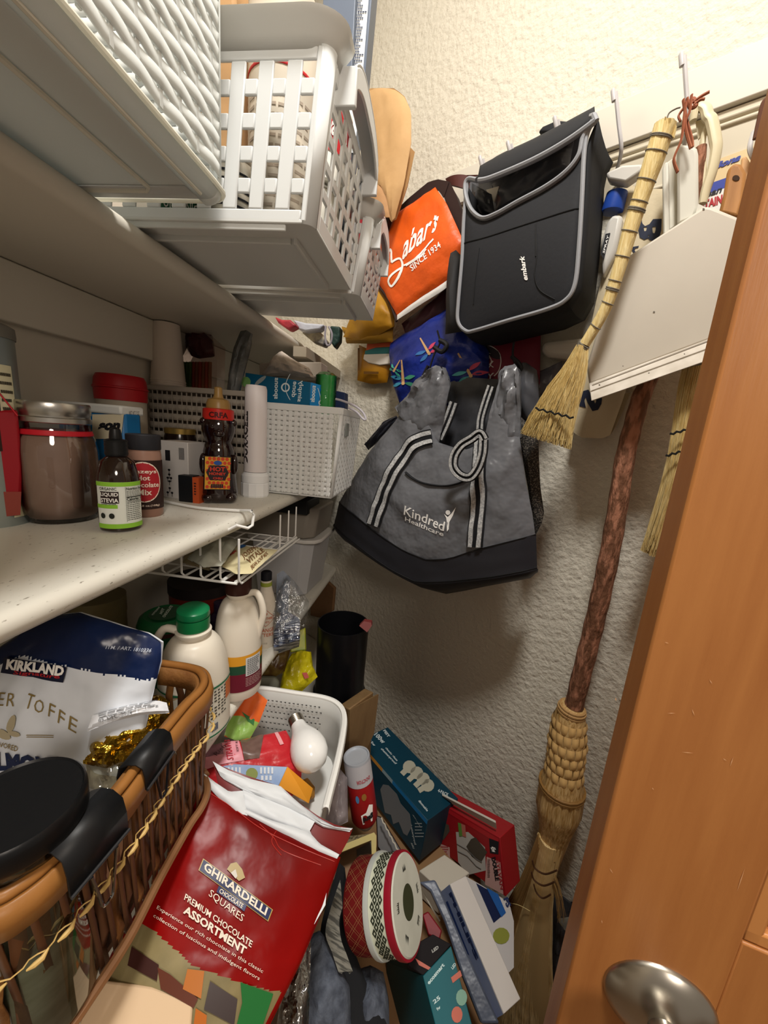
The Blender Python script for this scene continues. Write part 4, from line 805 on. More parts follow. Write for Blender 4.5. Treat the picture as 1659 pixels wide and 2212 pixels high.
# glass jar with cocoa powder
c,r=cyl(42,229,1040,140,1136,ZM); h=hz(130,905,c)-ZM-.004
jr=thing('glass_jar','big glass jar of brown powder with silver screw lid and red ribbon','jar',c)
g=G(); pr=[(r*.62,0),(r*.85,.002),(r*.95,.010),(r,.025),(r*1.0,h*.55),(r*.985,h*.72),(r*.93,h*.84),(r*.84,h*.92),(r*.82,h*.97),(r*.82,h)]
g.lathe(c,(0,0,1),pr,48); g.f.pop(); g.m.pop(); part(jr,'glass_body',g,glass)
g=G(); pi=[(0,.005),(r*.8,.006),(r*.92,.013),(r*.965,.028),(r*.965,h*.55),(r*.955,h*.72),(r*.90,h*.83),(r*.8,h*.875),(0,h*.88)]; g.lathe(c,(0,0,1),pi,40); part(jr,'cocoa_powder',g,M('#8f7565',.55,bs=120,bst=.2,bd=.001,var='#7e6455',vs=20),stuff=False)
g=G(); rl=r*.87; pl_=[(rl*.98,0)]
hl=hz(130,872,c)-ZM-h+.002
g.lathe(c+V((0,0,h-.001)),(0,0,1),[(rl*.97,0),(rl*1.0,.001),(rl*1.0,hl*.25),(rl*.97,hl*.3),(rl*.97,hl*.42),(rl,hl*.48),(rl,hl*.92),(rl*.97,hl),(rl*.88,hl),(rl*.86,hl-.001),(0,hl-.001)],64); part(jr,'screw_lid',g,silver)
g=G(); g.lathe(c+V((0,0,h*.875)),(0,0,1),[(r*.885,0),(r*.90,.001),(r*.86,h*.05),(r*.845,h*.05)],40); part(jr,'ribbon',g,M('#c01c2a',.5))
# red bag with ribbon at the left edge
t=thing('gift_tin','red tin with a crossing red ribbon at the left edge of the shelf','tin',(-.5,.31,ZM))
q=P3(V((-.52,.30,1.31)),V((-.44,.40,1.31)),V((-.52,.30,1.5)))
g=G(); g.prism([q.px(-80,890),q.px(38,885),q.px(50,1010),q.px(44,1112),q.px(-80,1130)],q.N*-.008); part(t,'body',g,M('#96121f',.4),bev=.003)
g=G(); g.tube([q.px(-40,835)+q.N*.002,q.px(-5,845)+q.N*.002,q.px(38,898)+q.N*.003],.0022,6,flat=.4); part(t,'ribbon',g,M('#c01c2a',.5))
g=G(); quad(g,q,[(-80,1062),(46,1062),(44,1112),(-80,1125)],0,.001); part(t,'rust_band',g,M('#8a3b30',.6))
# tall white label canister behind the jar
c,r=cyl(-50,96,800,20,1015,ZM); c=V((-.505,.375,ZM)); r=.04; zt=hz(40,712,c)
c=V((-.508,.372,ZM)); t=thing('canister','tall steel canister with cream nutrition label and dented grey lid','canister',c)
g=G(); g.lathe(c,(0,0,1),[(r,0),(r,zt-ZM-.012),(0,zt-ZM-.012)],40); part(t,'body',g,M('#9aa3a0',.35,m=.5))
g=G(); g.lathe(c+V((0,0,zt-ZM-.014)),(0,0,1),[(r*1.03,0),(r*1.04,.004),(r*1.03,.012),(r*.9,.015),(0,.014)],40); part(t,'lid',g,M('#75736c',.5,bs=20,bst=.4,bd=.004))
f=wrapf(c,r,1.9,ZM+.01,zt-.03); g=G(); curve_patch(g,f,0,.56,0,1); curve_patch(g,f,.78,1,0,.93); part(t,'cream_label',g,M('#ded9b8',.6))
g=G(); curve_patch(g,f,.57,.77,.42,.72); part(t,'brown_panel',g,M('#35211c',.5)); f2=wrapf(c,r,1.9,ZM+.01,zt-.03,lift=.0012); g=G(); lines(g,f2,.02,.53,.3,.95,12,.35); lines(g,f2,.80,.98,.3,.9,12,.35); part(t,'small_print',g,M('#4b4638',.7),stuff=True)
# blue tub with black word, red canister lid behind
bt=thing('baking_soda_box','blue tub with a white lid and a cream label behind the jar','tub',(-.47,.52,ZM)); 
B0=ZP(ZM).px(306,1052); 
q=YP(.535); A=q.px(100,860);B_=q.px(306,884)
g=G(); z0=ZM; xr=B_.x; zt=B_.z; g.box((-.545,.50,z0),(xr+.545,0,0),(0,.035,0),(0,0,zt-z0-.004)); part(bt,'carton',g,M('#1b6aa3',.4),bev=.006)
q=YP(.54); g=G(); x1=q.px(311,880); z1=YP(.5).px(311,880).z; g.box((-.548,.496,z1-.013),(x1.x+.548,0,0),(0,.044,0),(0,0,.013)); part(bt,'lid',g,M('#d5d7d4',.5),bev=.003)
q=YP(.4995); g=G(); quad(g,q,[(200,895),(268,895),(262,948),(200,948)]); part(bt,'cream_label',g,M('#d9cfb2',.6)); g=G(); Tq(g,'son',q,(212,930),(258,930),(212,913),lift=.001,bold=.06,shear=.1); Tq(g,'NET WT 7 OZ',q,(280,896),(302,897),(280,888),lift=.001); part(bt,'lettering',g,blk)
c=V((-.519,.592,ZM)); zt=hz(262,812,c); t=thing('canister','round canister with a domed red lid behind the blue tub','canister',c); r=.037; g=G(); g.lathe(c,(0,0,1),[(r*.97,0),(r*.97,zt-ZM-.035)],36); part(t,'body',g,M('#a59c8c',.5)); g=G(); h=zt-ZM
g.lathe(c,(0,0,1),[(r,h-.040),(r*1.02,h-.022),(r*1.06,h-.021),(r*1.06,h-.019),(r*1.02,h-.018),(r*.98,h-.006),(r*.9,h),(0,h)],36); part(t,'lid',g,M('#9d1019',.45))
# stevia dropper bottle
c,r=cyl(216,310,1090,263,1151,ZM); t=thing('dropper_bottle','dark amber dropper bottle with lime edged white label','bottle',c)
zs=hz(262,1032,c)-ZM; zn=hz(262,985,c)-ZM; zc=hz(262,950,c)-ZM; zb_=hz(262,922,c)-ZM
g=G(); g.lathe(c,(0,0,1),[(r*.85,0),(r*.97,.002),(r,.006),(r,zs*.98),(r*.97,zs*1.06),(r*.80,zn*.93),(r*.50,zn*.99),(r*.46,zn),(r*.46,zn+.004),(0,zn+.004)],40); part(t,'glass_body',g,M('#24140c',.08,sp=.7))
g=G(); pr=[(r*.50,zn)]; 
for i in range(8): pr+=[(r*(.53+.02*(i%2)),zn+.001+(zc-zn)*i/8)]
pr+=[(r*.5,zc),(r*.30,zc+.001),(r*.27,zc+(zb_-zc)*.3),(r*.25,zc+(zb_-zc)*.75),(r*.17,zb_-.001),(0,zb_)]
pr[-4:]=[(r*.30,zc+.003),(r*.28,(zc+zb_)/2),(r*.24,zb_-.003),(0,zb_)]
g.lathe(c,(0,0,1),pr,28); part(t,'dropper_cap',g,M('#111214',.4))
z0=hz(262,1132,c); z1=hz(262,1036,c); a0=camang(c); f=wrapf(c,r,2.5,z0,z1,a0=a0+.05); fl=wrapf(c,r,2.5,z0,z1,a0=a0+.05,lift=.0010)
g=G(); curve_patch(g,f,0,1,0,1,nu=24); part(t,'label',g,M('#e3e8e2',.45)); 
g=G(); curve_patch(g,fl,0,1,.91,1,nu=24); part(t,'lime_band',g,M('#8cc63a',.45)); g=G(); curve_patch(g,fl,.0,.44,.44,.52); part(t,'lime_band',g,M('#8cc63a',.45)); g=G(); curve_patch(g,fl,0,1,0,.10,nu=24); part(t,'lime_band',g,M('#8cc63a',.45))
fm=lambda u,v: fl(1-(1-u),v)
g=G(); curve_patch(g,fl,.12,.47,.55,.80,nu=12); part(t,'name_panel',g,M('#2b1d1c',.5))
f3=wrapf(c,r,2.5,z0,z1,a0=a0+.05,lift=.0016); g=G(); T(g,'LIQUID',lambda u,v:f3(.14+.32*u,.69+.09*v),bold=.02); T(g,'STEVIA',lambda u,v:f3(.14+.32*u,.57+.09*v),bold=.02); part(t,'white_lettering',g,wl)
g=G(); T(g,'ORGANIC',lambda u,v:f3(.12+.32*u,.83+.06*v)); 
for a,b,s_ in ((.60,.98,'Nutrition Facts'),): T(g,s_,lambda u,v:f3(a+(b-a)*u,.83+.06*v),bold=.02)
T(g,'Calories  0',lambda u,v:f3(.60+.34*u,.60+.07*v),bold=.03); lines(g,f3,.60,.95,.70,.82,4,.3); lines(g,f3,.60,.95,.16,.57,10,.3); curve_patch(g,f3,.60,.97,.67,.69); curve_patch(g,f3,.60,.97,.575,.585); curve_patch(g,f3,.585,.59,.14,.90); 
T(g,'SWEETENER',lambda u,v:f3(.14+.28*u,.52+.03*v)); disc(g,f3,.16,.28,.05,.06); disc(g,f3,.33,.28,.05,.06); part(t,'black_lettering',g,M('#20241f',.6))
# hot chocolate jar
c,r=cyl(276,352,1030,318,1119,ZM); t=thing('cocoa_jar','small jar of cocoa mix with black lid and round red label','jar',c)
zt=hz(315,966,c)-ZM; zl=hz(315,938,c)-ZM
g=G(); g.lathe(c,(0,0,1),[(r*.9,0),(r,.004),(r,zt*.9),(r*.92,zt),(0,zt)],36); part(t,'body',g,M('#9b7868',.3,var='#8b695a',vs=20))
g=G(); g.lathe(c,(0,0,1),[(r*.98,zt*.97),(r*1.0,zt*.98),(r*1.0,zl-.001),(r*.95,zl),(0,zl)],36); part(t,'lid',g,M('#25252a',.5))
f=wrapf(c,r,3.2,ZM+.012,ZM+zt*.83); f2=wrapf(c,r,3.2,ZM+.012,ZM+zt*.83,lift=.001); f3=wrapf(c,r,3.2,ZM+.012,ZM+zt*.83,lift=.0015)
g=G(); curve_patch(g,f,0,1,0,1,nu=24); part(t,'label',g,M('#2a1613',.5)); g=G(); disc(g,f2,.47,.56,.31,.40); part(t,'red_roundel',g,M('#a6202a',.5))
g=G(); g.grid([[f2(.47+.315*s_*math.cos(a),.56+.405*s_*math.sin(a)) for s_ in (.96,1.02)] for a in [i*.2 for i in range(33)]])
T(g,'Dazeys',lambda u,v:f3(.24+.46*u,.72+.10*v),bold=.02);T(g,'Hot',lambda u,v:f3(.36+.22*u,.60+.10*v),bold=.02);T(g,'Chocolate',lambda u,v:f3(.20+.54*u,.46+.10*v),bold=.02);T(g,'Mix',lambda u,v:f3(.36+.24*u,.30+.12*v),bold=.02);T(g,'3.8 oz.(108g)',lambda u,v:f3(.38+.36*u,.05+.05*v)); part(t,'lettering',g,M('#e6d3c3',.5))
# dark jar with gold lid
c=V((-.46,.655,ZM)); t=thing('jam_jar','dark jar with a thin gold lid behind the white printed box','jar',c); zt=hz(388,925,c)-ZM; r=.027
g=G(); g.lathe(c,(0,0,1),[(r,0),(r,zt*.85),(r*.9,zt-.008),(0,zt-.008)],30); part(t,'glass_body',g,M('#1d120f',.15)); g=G(); g.lathe(c,(0,0,1),[(r*.95,zt-.010),(r*.98,zt-.001),(r*.9,zt),(0,zt-.001)],30); part(t,'lid',g,M('#b99a55',.3,m=.8))
# white box with black prints and black box with an orange end
t=thing('tea_box','white box with small black drawings leaning behind the black box','box',(-.43,.60,ZM)); q=YP(.592)
a=q.px(351,1080);b=q.px(412,1088);d=q.px(352,964); b=V((b.x,.592,a.z))
A0=V((a.x,.592,ZM)); w_=b.x-a.x; h_=d.z-a.z
g=G(); g.box(A0,(w_,-.004,0),(0,.05,0),(0,0,h_+.005)); part(t,'carton',g,M('#cdc9c6',.5),bev=.001)
f=pf(A0,(w_,-.004,0),(0,0,h_+.005),(0,-1,0)); g=G(); 
g.add([f(.18,.66),f(.36,.66),f(.36,.84),f(.18,.84)],[(0,1,2,3)]); 
for i in range(8): x=.68+.025*i; g.add([f(x,.70),f(x+.014,.70),f(x+.014,.90),f(x,.90)],[(0,1,2,3)])
for x,y in ((.3,.42),(.24,.36),(.36,.36),(.3,.3),(.3,.18),(.22,.1),(.38,.1),(.3,.5)): disc(g,f,x,y,.05,.02,n=7); g.add([f(x-.01,y),f(x+.01,y),f(x+.01,y-.07),f(x-.01,y-.07)],[(0,1,2,3)])
part(t,'black_print',g,blk)
t=thing('spice_box','small black box with an orange end in front of the white box','box',(-.40,.565,ZM)); a=ZP(ZM).px(386,1083);b=ZP(ZM).px(415,1087); u=(b-a); u=V((u.x,0,0)); 
h_=hz(400,1026,a)-ZM; g=G(); g.box(a,u,(0,.02,0),(0,0,h_)); part(t,'carton',g,M('#17181b',.45),bev=.001); g=G(); g.box(a+u,(.0008,0,0),(0,.019,0),(0,0,h_*.97)); g.box(a+u+V((0,-.0006,0)),(.011,0,0),(0,.02,0),(0,0,h_*.97)); part(t,'orange_end',g,M('#c5552a',.5)); g=G(); f=pf(a+u+V((0,-.0012,0)),(.011,0,0),(0,0,h_),(0,-1,0)); lines(g,f,.3,.7,.3,.8,5,.5); part(t,'small_print',g,blk)
# honey bear
c,r=cyl(432,522,1060,474,1090,ZM); hb_=thing('honey_bear','dark bear shaped hot honey bottle with red collar and gold spout','bottle',c)
H=lambda y: hz(474,y,c)-ZM
r*=.93
g=G(); amber=M('#1f0c09',.06,sp=.8)
n=32; rows=[]
prof=[(0,.0),(r*.80,.001),(r*.97,.008),(r*.98,H(1060)),(r*.90,H(1035)),(r*.82,H(1000)),(r*.80,H(975)),(r*.72,H(962)),(r*.62,H(955)),(r*.72,H(948)),(r*.86,H(930)),(r*.86,H(915)),(r*.74,H(903)),(r*.60,H(896)),(r*.56,H(890)),(0,H(889))]
ca=camang(c); e=V((math.cos(ca),math.sin(ca),0)); s_=V((-e.y,e.x,0))
g.lathe(c,(0,0,1),prof,36)
def blob(g,C_,rx,ry,rz,n=14,m=8):
    rows=[[C_+s_*rx*math.cos(a)*math.cos(b)+e*ry*math.sin(a)*math.cos(b)+V((0,0,rz*math.sin(b))) for b in [math.pi*(j/m-.5) for j in range(m+1)]] for a in [2*math.pi*i/n for i in range(n+1)]]; g.grid(rows)
zc=lambda y: V((0,0,H(y)))
for sx in (-1,1):
    blob(g,c+zc(912)+s_*r*.72*sx+e*r*.3,r*.20,r*.14,r*.20)      # ears
    blob(g,c+zc(1000)+s_*r*.78*sx+e*r*.45,r*.20,r*.26,r*.55)      # arms
    blob(g,c+zc(1070)+s_*r*.55*sx+e*r*.62,r*.34,r*.42,r*.30)      # feet
blob(g,c+zc(935)+e*r*.82,r*.30,r*.30,r*.20); blob(g,c+zc(929)+e*r*1.1,r*.09,r*.06,r*.07); blob(g,c+zc(920)+e*r*.80+s_*r*.3,r*.07,r*.07,r*.07); blob(g,c+zc(920)+e*r*.80-s_*r*.3,r*.07,r*.07,r*.07)
part(hb_,'bear_body',g,amber,ang=80)
g=G(); g.lathe(c,(0,0,1),[(r*.70,H(909)),(r*.80,H(907)),(r*.78,H(885)),(r*.66,H(883)),(0,H(883))],30); part(hb_,'red_seal',g,M('#c4271f',.3,bs=60,bst=.4,bd=.001))
g=G(); f=wrapf(c,r*.80,1.2,ZM+H(903),ZM+H(891)); T(g,'CRFA',f,bold=.03); part(hb_,'seal_print',g,M('#401010',.5))
g=G(); g.lathe(c,(0,0,1),[(r*.62,H(884)),(r*.60,H(872)),(r*.52,H(864)),(r*.27,H(860)),(r*.21,H(852)),(r*.20,H(838)),(r*.12,H(836)),(0,H(836))],24); part(hb_,'spout_cap',g,M('#9b7a45',.35))
q=PL(c+e*r*.99,e); lab=[(440,990),(498,990),(497,1058),(441,1056)]
P0=q.px(442,1056);U=q.px(496,1057)-P0;Vv=q.px(443,986)-P0
f=lambda u,v,h=0: P0+U*u+Vv*v+e*h
g=G(); g.prism([f(-.04,-.03),f(1.04,-.03),f(1.04,1.03),f(-.04,1.03)],-e*r*.3); part(hb_,'label_panel',g,amber,bev=.001)
g=G(); g.poly([f(0,0,.0004),f(1,0,.0004),f(1,1,.0004),f(0,1,.0004)]); part(hb_,'yellow_label',g,M('#d3a12e',.5))
g=G(); 
for i in range(6):
    for j in range(8):
        x=.1+.17*i+(.085 if j%2 else 0); y=.07+.125*j
        if x<.98 and y<.98: g.poly([f(x+.078*math.cos(k*math.pi/3),y+.06*math.sin(k*math.pi/3),.0007) for k in range(6)])
part(hb_,'honeycomb_print',g,M('#c9421e',.5),stuff=True)
g=G(); g.poly([f(x,y,.001) for x,y in ((.05,.52),(.2,.74),(.8,.74),(.95,.52),(.8,.28),(.2,.28))]); part(hb_,'dark_hexagon',g,M('#27181a',.5))
g=G(); disc(g,lambda u,v:f(u,v,.0014),.5,.82,.16,.07); part(hb_,'blue_badge',g,M('#27529e',.4))
g=G(); 
for s,y0,y1,x0,x1 in (('HOT',.56,.70,.2,.8),('HONEY',.44,.53,.17,.83),('CHILI',.31,.38,.32,.7)): T(g,s,lambda u,v:f(x0+(x1-x0)*u,y0+(y1-y0)*v,.0015),bold=.03)
part(hb_,'red_lettering',g,M('#d23a22',.5)); g=G(); lines(g,lambda u,v:f(u,v,.0014),.25,.8,.06,.14,1,1.5); part(hb_,'black_lettering',g,blk)
# flashlight standing on its head
c,r=cyl(523,584,1055,551,1076,ZM); t=thing('flashlight','white plastic flashlight standing upside down with soft black print','flashlight',c)
c0,rb=cyl(527,578,960,551,1076,ZM); H=lambda y: hz(551,y,c)-ZM; rb=r*.80
g=G(); g.lathe(c,(0,0,1),[(rb*1.02,H(1018)),(rb*1.0,H(1010)),(rb*.94,H(840)),(rb*.85,H(833)),(0,H(832))],36); part(t,'barrel',g,M('#e3dcdc',.45))
g=G(); g.lathe(c,(0,0,1),[(rb,H(1019)),(r*.97,H(1026)),(r*.97,H(1040)),(r*.93,H(1041))],36)
g.lathe(c,(0,0,1),[(r*.94,.0),(r*1.0,.003),(r*1.0,H(1043)),(r*.96,H(1041)),(0,H(1041))],12); part(t,'lens_head',g,M('#eef0f2',.35),ang=25)
g=G(); aa=camang(c)-.95; f=wrapf(c,rb*.97,1,ZM+H(1000),ZM+H(890),a0=aa); T(g,'DURACELL',lambda u,v:f(.0+.75*(1-v)+.0,.0+1.0*u),bold=.05); part(t,'lettering',g,M('#3a3336',.6))
# paper cups
cp_=thing('paper_cup','white paper cup on top of an upturned stack','cup',(-.47,.76,1.45),'upturned stack of paper cups')
_q=YP(.722).px(362,770); bpos=V((_q.x,.722,ZM)); zt=hz(360,700,bpos); z0=hz(360,838,bpos); r=.0295
bpos.z=0
cps=M('#d6c9bb',.7)
bpos2=V((bpos.x,bpos.y,z0))
def cup(o,z,first):
    pass
g=G(); hh=zt-z0-.012; g.lathe(bpos2+V((0,0,.012)),(0,0,1),[(r*1.06,0),(r*1.07,.0015),(r*1.03,.003),(r*.78,hh),(r*.74,hh),(r*.74,hh-.004),(0,hh-.004)],36); cp_.location=bpos2+V((0,0,.012)); bpy.context.view_layer.update()
cpp=mesh('cup_wall',g,cps,bpos2+V((0,0,.012))); co=bpy.data.objects.new('cup_wall',cpp); COL.objects.link(co); co.parent=cp_
for i in range(3):
    n_=cp_.copy(); COL.objects.link(n_); n_.location=bpos2+V((0,0,.008-.004*i)); n_['label']='%s paper cup rim of the upturned stack'%('second','third','lowest')[i] ; 
    q_=co.copy(); COL.objects.link(q_); q_.parent=n_
# packet of coloured straws
t=thing('straw_packet','clear packet of green and orange paper straws beside the cups','packet',(-.42,.80,1.44)); q=YP(.78)
for i in range(9):
    x=397+i*7; g=G(); g.tube([q.px(x,838),q.px(x+1,782)],.0036,8); part(t,'straw',g,M('#5f8a3a' if i<3 else ('#a5452c' if i%2 else '#8c5a35'),.5))
g=G(); g.prism(YP(.772).P([(392,842),(392,775),(415,730),(440,718),(470,745),(468,842)]),V((0,.03,0))); part(t,'wrapper',g,M('#f4e9e6',.15,kind='clear',a=.05,bs=30,bst=.5,bd=.004))
g=G(); Patch([(398,720),(425,712),(455,718)],[(402,765),(430,775),(462,770)],[(398,720),(402,765)],[(455,718),(462,770)],YP(.80),pil(.012,.006,14,4)).build(g,10,10,.02); solo('snack_bag',g,M('#5c1c20',.35,bs=25,bst=.6,bd=.005,var='#3a1416',vs=20),'dark red crinkled bag behind the coloured straws','bag')
g=G(); Patch([(520,715),(532,713),(546,722)],[(488,862),(500,868),(512,868)],[(520,715),(502,760),(494,810),(488,862)],[(546,722),(536,770),(522,820),(512,868)],YP(.70),pil(.01,.004,14,4)).build(g,8,20,.01); solo('foil_pouch',g,M('#6d6f6e',.25,m=.3,bs=30,bst=.9,bd=.006,var='#3f4140',vs=30),'grey shiny plastic pouch leaning up to the shelf above','pouch')
# grey woven tray that holds the cups and straws
fr3=M('#b8afa2',.4,kind='frost',a=.10)
t=thing('woven_tray','taupe looking woven plastic tray under the cups','basket',(-.43,.78,ZM)); q=YP(.686)
p0=q.px(318,832); p1=q.px(533,858); zt=p0.z; 
g=G(); g.box((p0.x,.686,ZM),(p1.x-p0.x,0,0),(0,.0025,0),(0,0,.06)); part(t,'lower_wall',g,fr3)
for j in range(7):
    g=G(); L=p1.x-p0.x; z=ZM+.062+(zt-ZM-.07)*j/7; hh=(zt-ZM-.07)/7*.66; rows=[]
    for i in range(41): 
        s_2=i/40; o=.0012*math.sin(math.pi*s_2*20+(math.pi if j%2 else 0)); rows.append([V((p0.x+L*s_2,.686+o,z)),V((p0.x+L*s_2,.686+o,z+hh))])
    g.grid(rows); part(t,'woven_strip',g,fr3,sol=.001)
g=G(); 
for i in range(21): g.box((p0.x+L*i/20-.0008,.6855,ZM+.06),(.0016,0,0),(0,.002,0),(0,0,zt-ZM-.06)); 
part(t,'upright_bars',g,fr3,stuff=True)
g=G(); g.box((p0.x,.682,zt-.008),(L,0,0),(0,.008,0),(0,0,.01)); part(t,'rim',g,fr3,bev=.002)
g=G(); g.box((p0.x,.6885,ZM),(.003,0,0),(0,.10,0),(0,0,zt-ZM)); g.box((p1.x-.003,.6885,ZM),(.003,0,0),(0,.10,0),(0,0,zt-ZM)); g.box((p0.x,.79,ZM),(L,0,0),(0,.003,0),(0,0,zt-ZM)); g.box((p0.x,.6885,ZM+.001),(L,0,0),(0,.10,0),(0,0,.003)); g.box((p0.x+.01,.70,ZM+.005),(L-.07,0,0),(0,.08,0),(0,0,z0-ZM-.012)); part(t,'tray_body',g,M('#6e675d',.6))
# frosted white basket near the corner
fw=M('#fafcfb',.35,kind='frost',a=.04); wbk=thing('woven_basket','frosted white woven plastic basket packed with party supplies','basket',(-.25,.80,ZM))
A0=ZP(ZM).px(573,1062); A1=ZP(ZM).px(712,1078); q=YP(A1.y-.006); top0=q.px(572,862); top1=q.px(735,882); y0=A1.y-.006; yk=.90
xL,xR=-.335,A1.x+.006; zt=top1.z; xL=q.px(560,1060).x; xT=q.px(740,882).x; dx=(xT-xR)*1.0
def wallstrip(t,O,U,Nn,L,z0,z1,n,step,lean,mat):
    H=(z1-z0)/n
    for j in range(n):
        g=G(); rows=[]; z=z0+H*j; m=max(8,int(L/step*6))
        for i in range(m+1):
            s=L*i/m; o=.0011*math.sin(math.pi*s/step+(math.pi if j%2 else 0)); le=lambda zz: lean*((zz-z0)/(z1-z0))
            rows.append([O+U*s+Nn*(o+le(z))+V((0,0,z)),O+U*s+Nn*(o+le(z))+V((0,0,z+H*.45)),O+U*s+Nn*(o+le(z))+V((0,0,z+H*.90))])
        g.grid(rows); part(t,'woven_strip',g,mat,sol=.001)
    g=G(); s=step/2; cnt=0
    while s<L:
        g.add([O+U*(s+d1)+Nn*(d2+lean*zz)+V((0,0,z0 if zz==0 else z1)) for d1,d2,zz in ((-.0032,-.001,0),(.0032,-.001,0),(.0032,.001,0),(-.0032,.001,0),(-.0032,-.001,1),(.0032,-.001,1),(.0032,.001,1),(-.0032,.001,1))],[(0,1,5,4),(1,2,6,5),(2,3,7,6),(3,0,4,7)]); s+=step
    part(t,'upright_bars',g,mat,stuff=True)
wallstrip(wbk,V((xL,y0,0)),V((1,0,0)),V((0,-1,0)),xR-xL-.004,ZM+.006,zt-.012,17,.0115,.004,fw)
wallstrip(wbk,V((xR,y0+.006,0)),V((0,1,0)),V((1,0,0)),yk-y0,ZM+.006,zt-.012,17,.0125,dx,fw)
g=G(); g.grid([[V((xR-.004+math.sin(a)*.005,y0+.006-math.cos(a)*.006,ZM+.004)),V((xR-.004+math.sin(a)*.006+dx,y0+.006-math.cos(a)*.010,zt))] for a in [math.pi/2*i/5 for i in range(6)]]); part(wbk,'corner_wall',g,fw,sol=.0015)
g=G(); g.box((xL,y0-.005,zt-.012),(xR-xL+dx,0,0),(0,.005,0),(0,0,.013)); g.box((xR+dx-.003,y0,zt-.012),(.005,0,0),(0,yk-y0,0),(0,0,.013)); part(wbk,'rim',g,fw,bev=.0015)
xh=q.px(652,960).x; g=G(); g.box((xh-.0015,y0-.0045,ZM+.005),(.003,0,0),(0,.003,0),(0,0,zt-ZM-.01)); part(wbk,'centre_rib',g,fw)
g=G(); zz=q.px(745,915); g.box((xR+dx+.0005,y0+.03,zt-.052),(.0018,0,0),(0,.028,0),(0,0,.026)); part(wbk,'handle_hole',g,M('#8e948f',.6),bev=.001)
g=G(); g.box((xL,y0+.002,ZM+.002),(xR-xL-.002,0,0),(0,yk-y0,0),(0,0,.003)); part(wbk,'base',g,fw)
g=G(); g.box((xL+.005,y0+.012,ZM+.006),(.06,0,0),(0,.1,0),(0,0,.05)); solo('packet',g,M('#5e7c7e',.6),'teal packet showing faintly low in the frosted basket','packet',bev=.003)
g=G(); g.box((xL+.045,y0+.011,ZM+.065),(.05,0,0),(0,.09,0),(0,0,.045)); solo('packet',g,M('#d8a59a',.6),'pink packet showing faintly mid height in the frosted basket','packet',bev=.003)
# spoons box lying on the basket
bb_=thing('spoons_box','blue box of plastic spoons lying on top of the frosted basket','box',(-.3,.8,zt)); q=YP(y0+.012); 
c0,c1,c2,c3=q.px(528,866),q.px(668,880),q.px(672,826),q.px(530,805); dv=V((0,.05,0))
g=G(); g.prism([c0,c1,c2,c3],dv); part(bb_,'carton',g,M('#0d5f86',.35),bev=.001)
q2=P3(c1,c2,q.px(712,885)+V((0,.035,0))); e0=q2.px(669,880);e1=q2.px(706,886);e2=q2.px(716,838);e3=q2.px(672,826)
g=G(); g.prism([e0,e1,e2,e3],q2.N*-.004); part(bb_,'end_flap',g,M('#1484c8',.35),bev=.0006)
g=G(); 
def tq(g,s,q,bl,br,tl,**k): Tq(g,s,q,bl,br,tl,**k)
Tq(g,'spoons',q,(597,814),(592,862),(589,814)[:2],lift=.001,bold=.04) if False else None
Tq(g,'spoons',q,(590,862),(591,816),(600,862),lift=.001,bold=.03); Tq(g,'simply',q,(640,868),(645,822),(652,868),lift=.001,bold=.02); Tq(g,'done',q,(630,858),(634,824),(640,858),lift=.001,bold=.02)
g.grid([[q.px(617+rr*math.cos(a),837+rr*1.05*math.sin(a))+q.N*.001 for rr in (6.5,9.5)] for a in [i*.35 for i in range(19)]])
g.grid([[q.px(627-10*math.sin(t_*3.14)*1.0+ww,808+56*t_)+q.N*.0008 for ww in (-.7,.7)] for t_ in [i/14 for i in range(15)]])
Tq(g,'spoons',q2,(669,868),(672,832),(679,869),lift=.001,bold=.03); g.grid([[q2.px(686+5.5*math.sin(t_*3.0)+ww,838+46*t_)+q2.N*.0008 for ww in (-.6,.6)] for t_ in [i/12 for i in range(13)]]); g.grid([[q2.px(692+rr*math.cos(a),870+rr*1.2*math.sin(a))+q2.N*.001 for rr in (2.5,4.5)] for a in [i*.45 for i in range(15)]])
part(bb_,'lettering',g,M('#d7e6ea',.5))
g=G(); g.poly([q.px(532+10*math.cos(i*.5),825+11*math.sin(i*.5))+q.N*.001 for i in range(13)]); part(bb_,'green_spot',g,M('#7fb56a',.5)); g=G(); g.poly([q.px(563+12*math.cos(i*.5)*.9-6*math.sin(i*.5),822+9*math.sin(i*.5)-5*math.cos(i*.5))+q.N*.001 for i in range(13)]); part(bb_,'spoon_picture',g,M('#9aa7a9',.5))
# napkins bag, green cups, navy box, grey loop, white box behind
g=G(); Patch([(575,800),(592,770),(608,758),(640,780),(668,795)],[(560,812),(600,812),(640,815),(680,818)],[(575,800),(560,812)],[(668,795),(680,818)],YP(y0+.07),pil(.018,.006,16,4)).build(g,20,10,.03); solo('napkin_pack',g,M('#cfc3b6',.4,bs=25,bst=.8,bd=.006,var='#b5a697',vs=30),'plastic wrapped pack of white napkins on the frosted basket','pack')
g=G(); q3=YP(y0+.10); g.prism(q3.P([(560,785),(596,782),(694,782),(694,815),(560,815)]),V((0,.05,0))); solo('white_box',g,M('#bcb2a6',.6),'white box at the very back of the frosted basket','box',bev=.002)
q4=YP(y0+.045); a=q4.px(702,885);b=q4.px(704,812); rr=(q4.px(724,850)-q4.px(682,850)).length/2
t=thing('cup_sleeve','translucent green cups in a clear sleeve beside the spoons box','cup',a); g=G(); pr=[(rr*.9,-.01)]
for i in range(7): pr+=[(rr*.93,(b.z-a.z)*(i/7)),(rr,(b.z-a.z)*(i/7)+.003)]
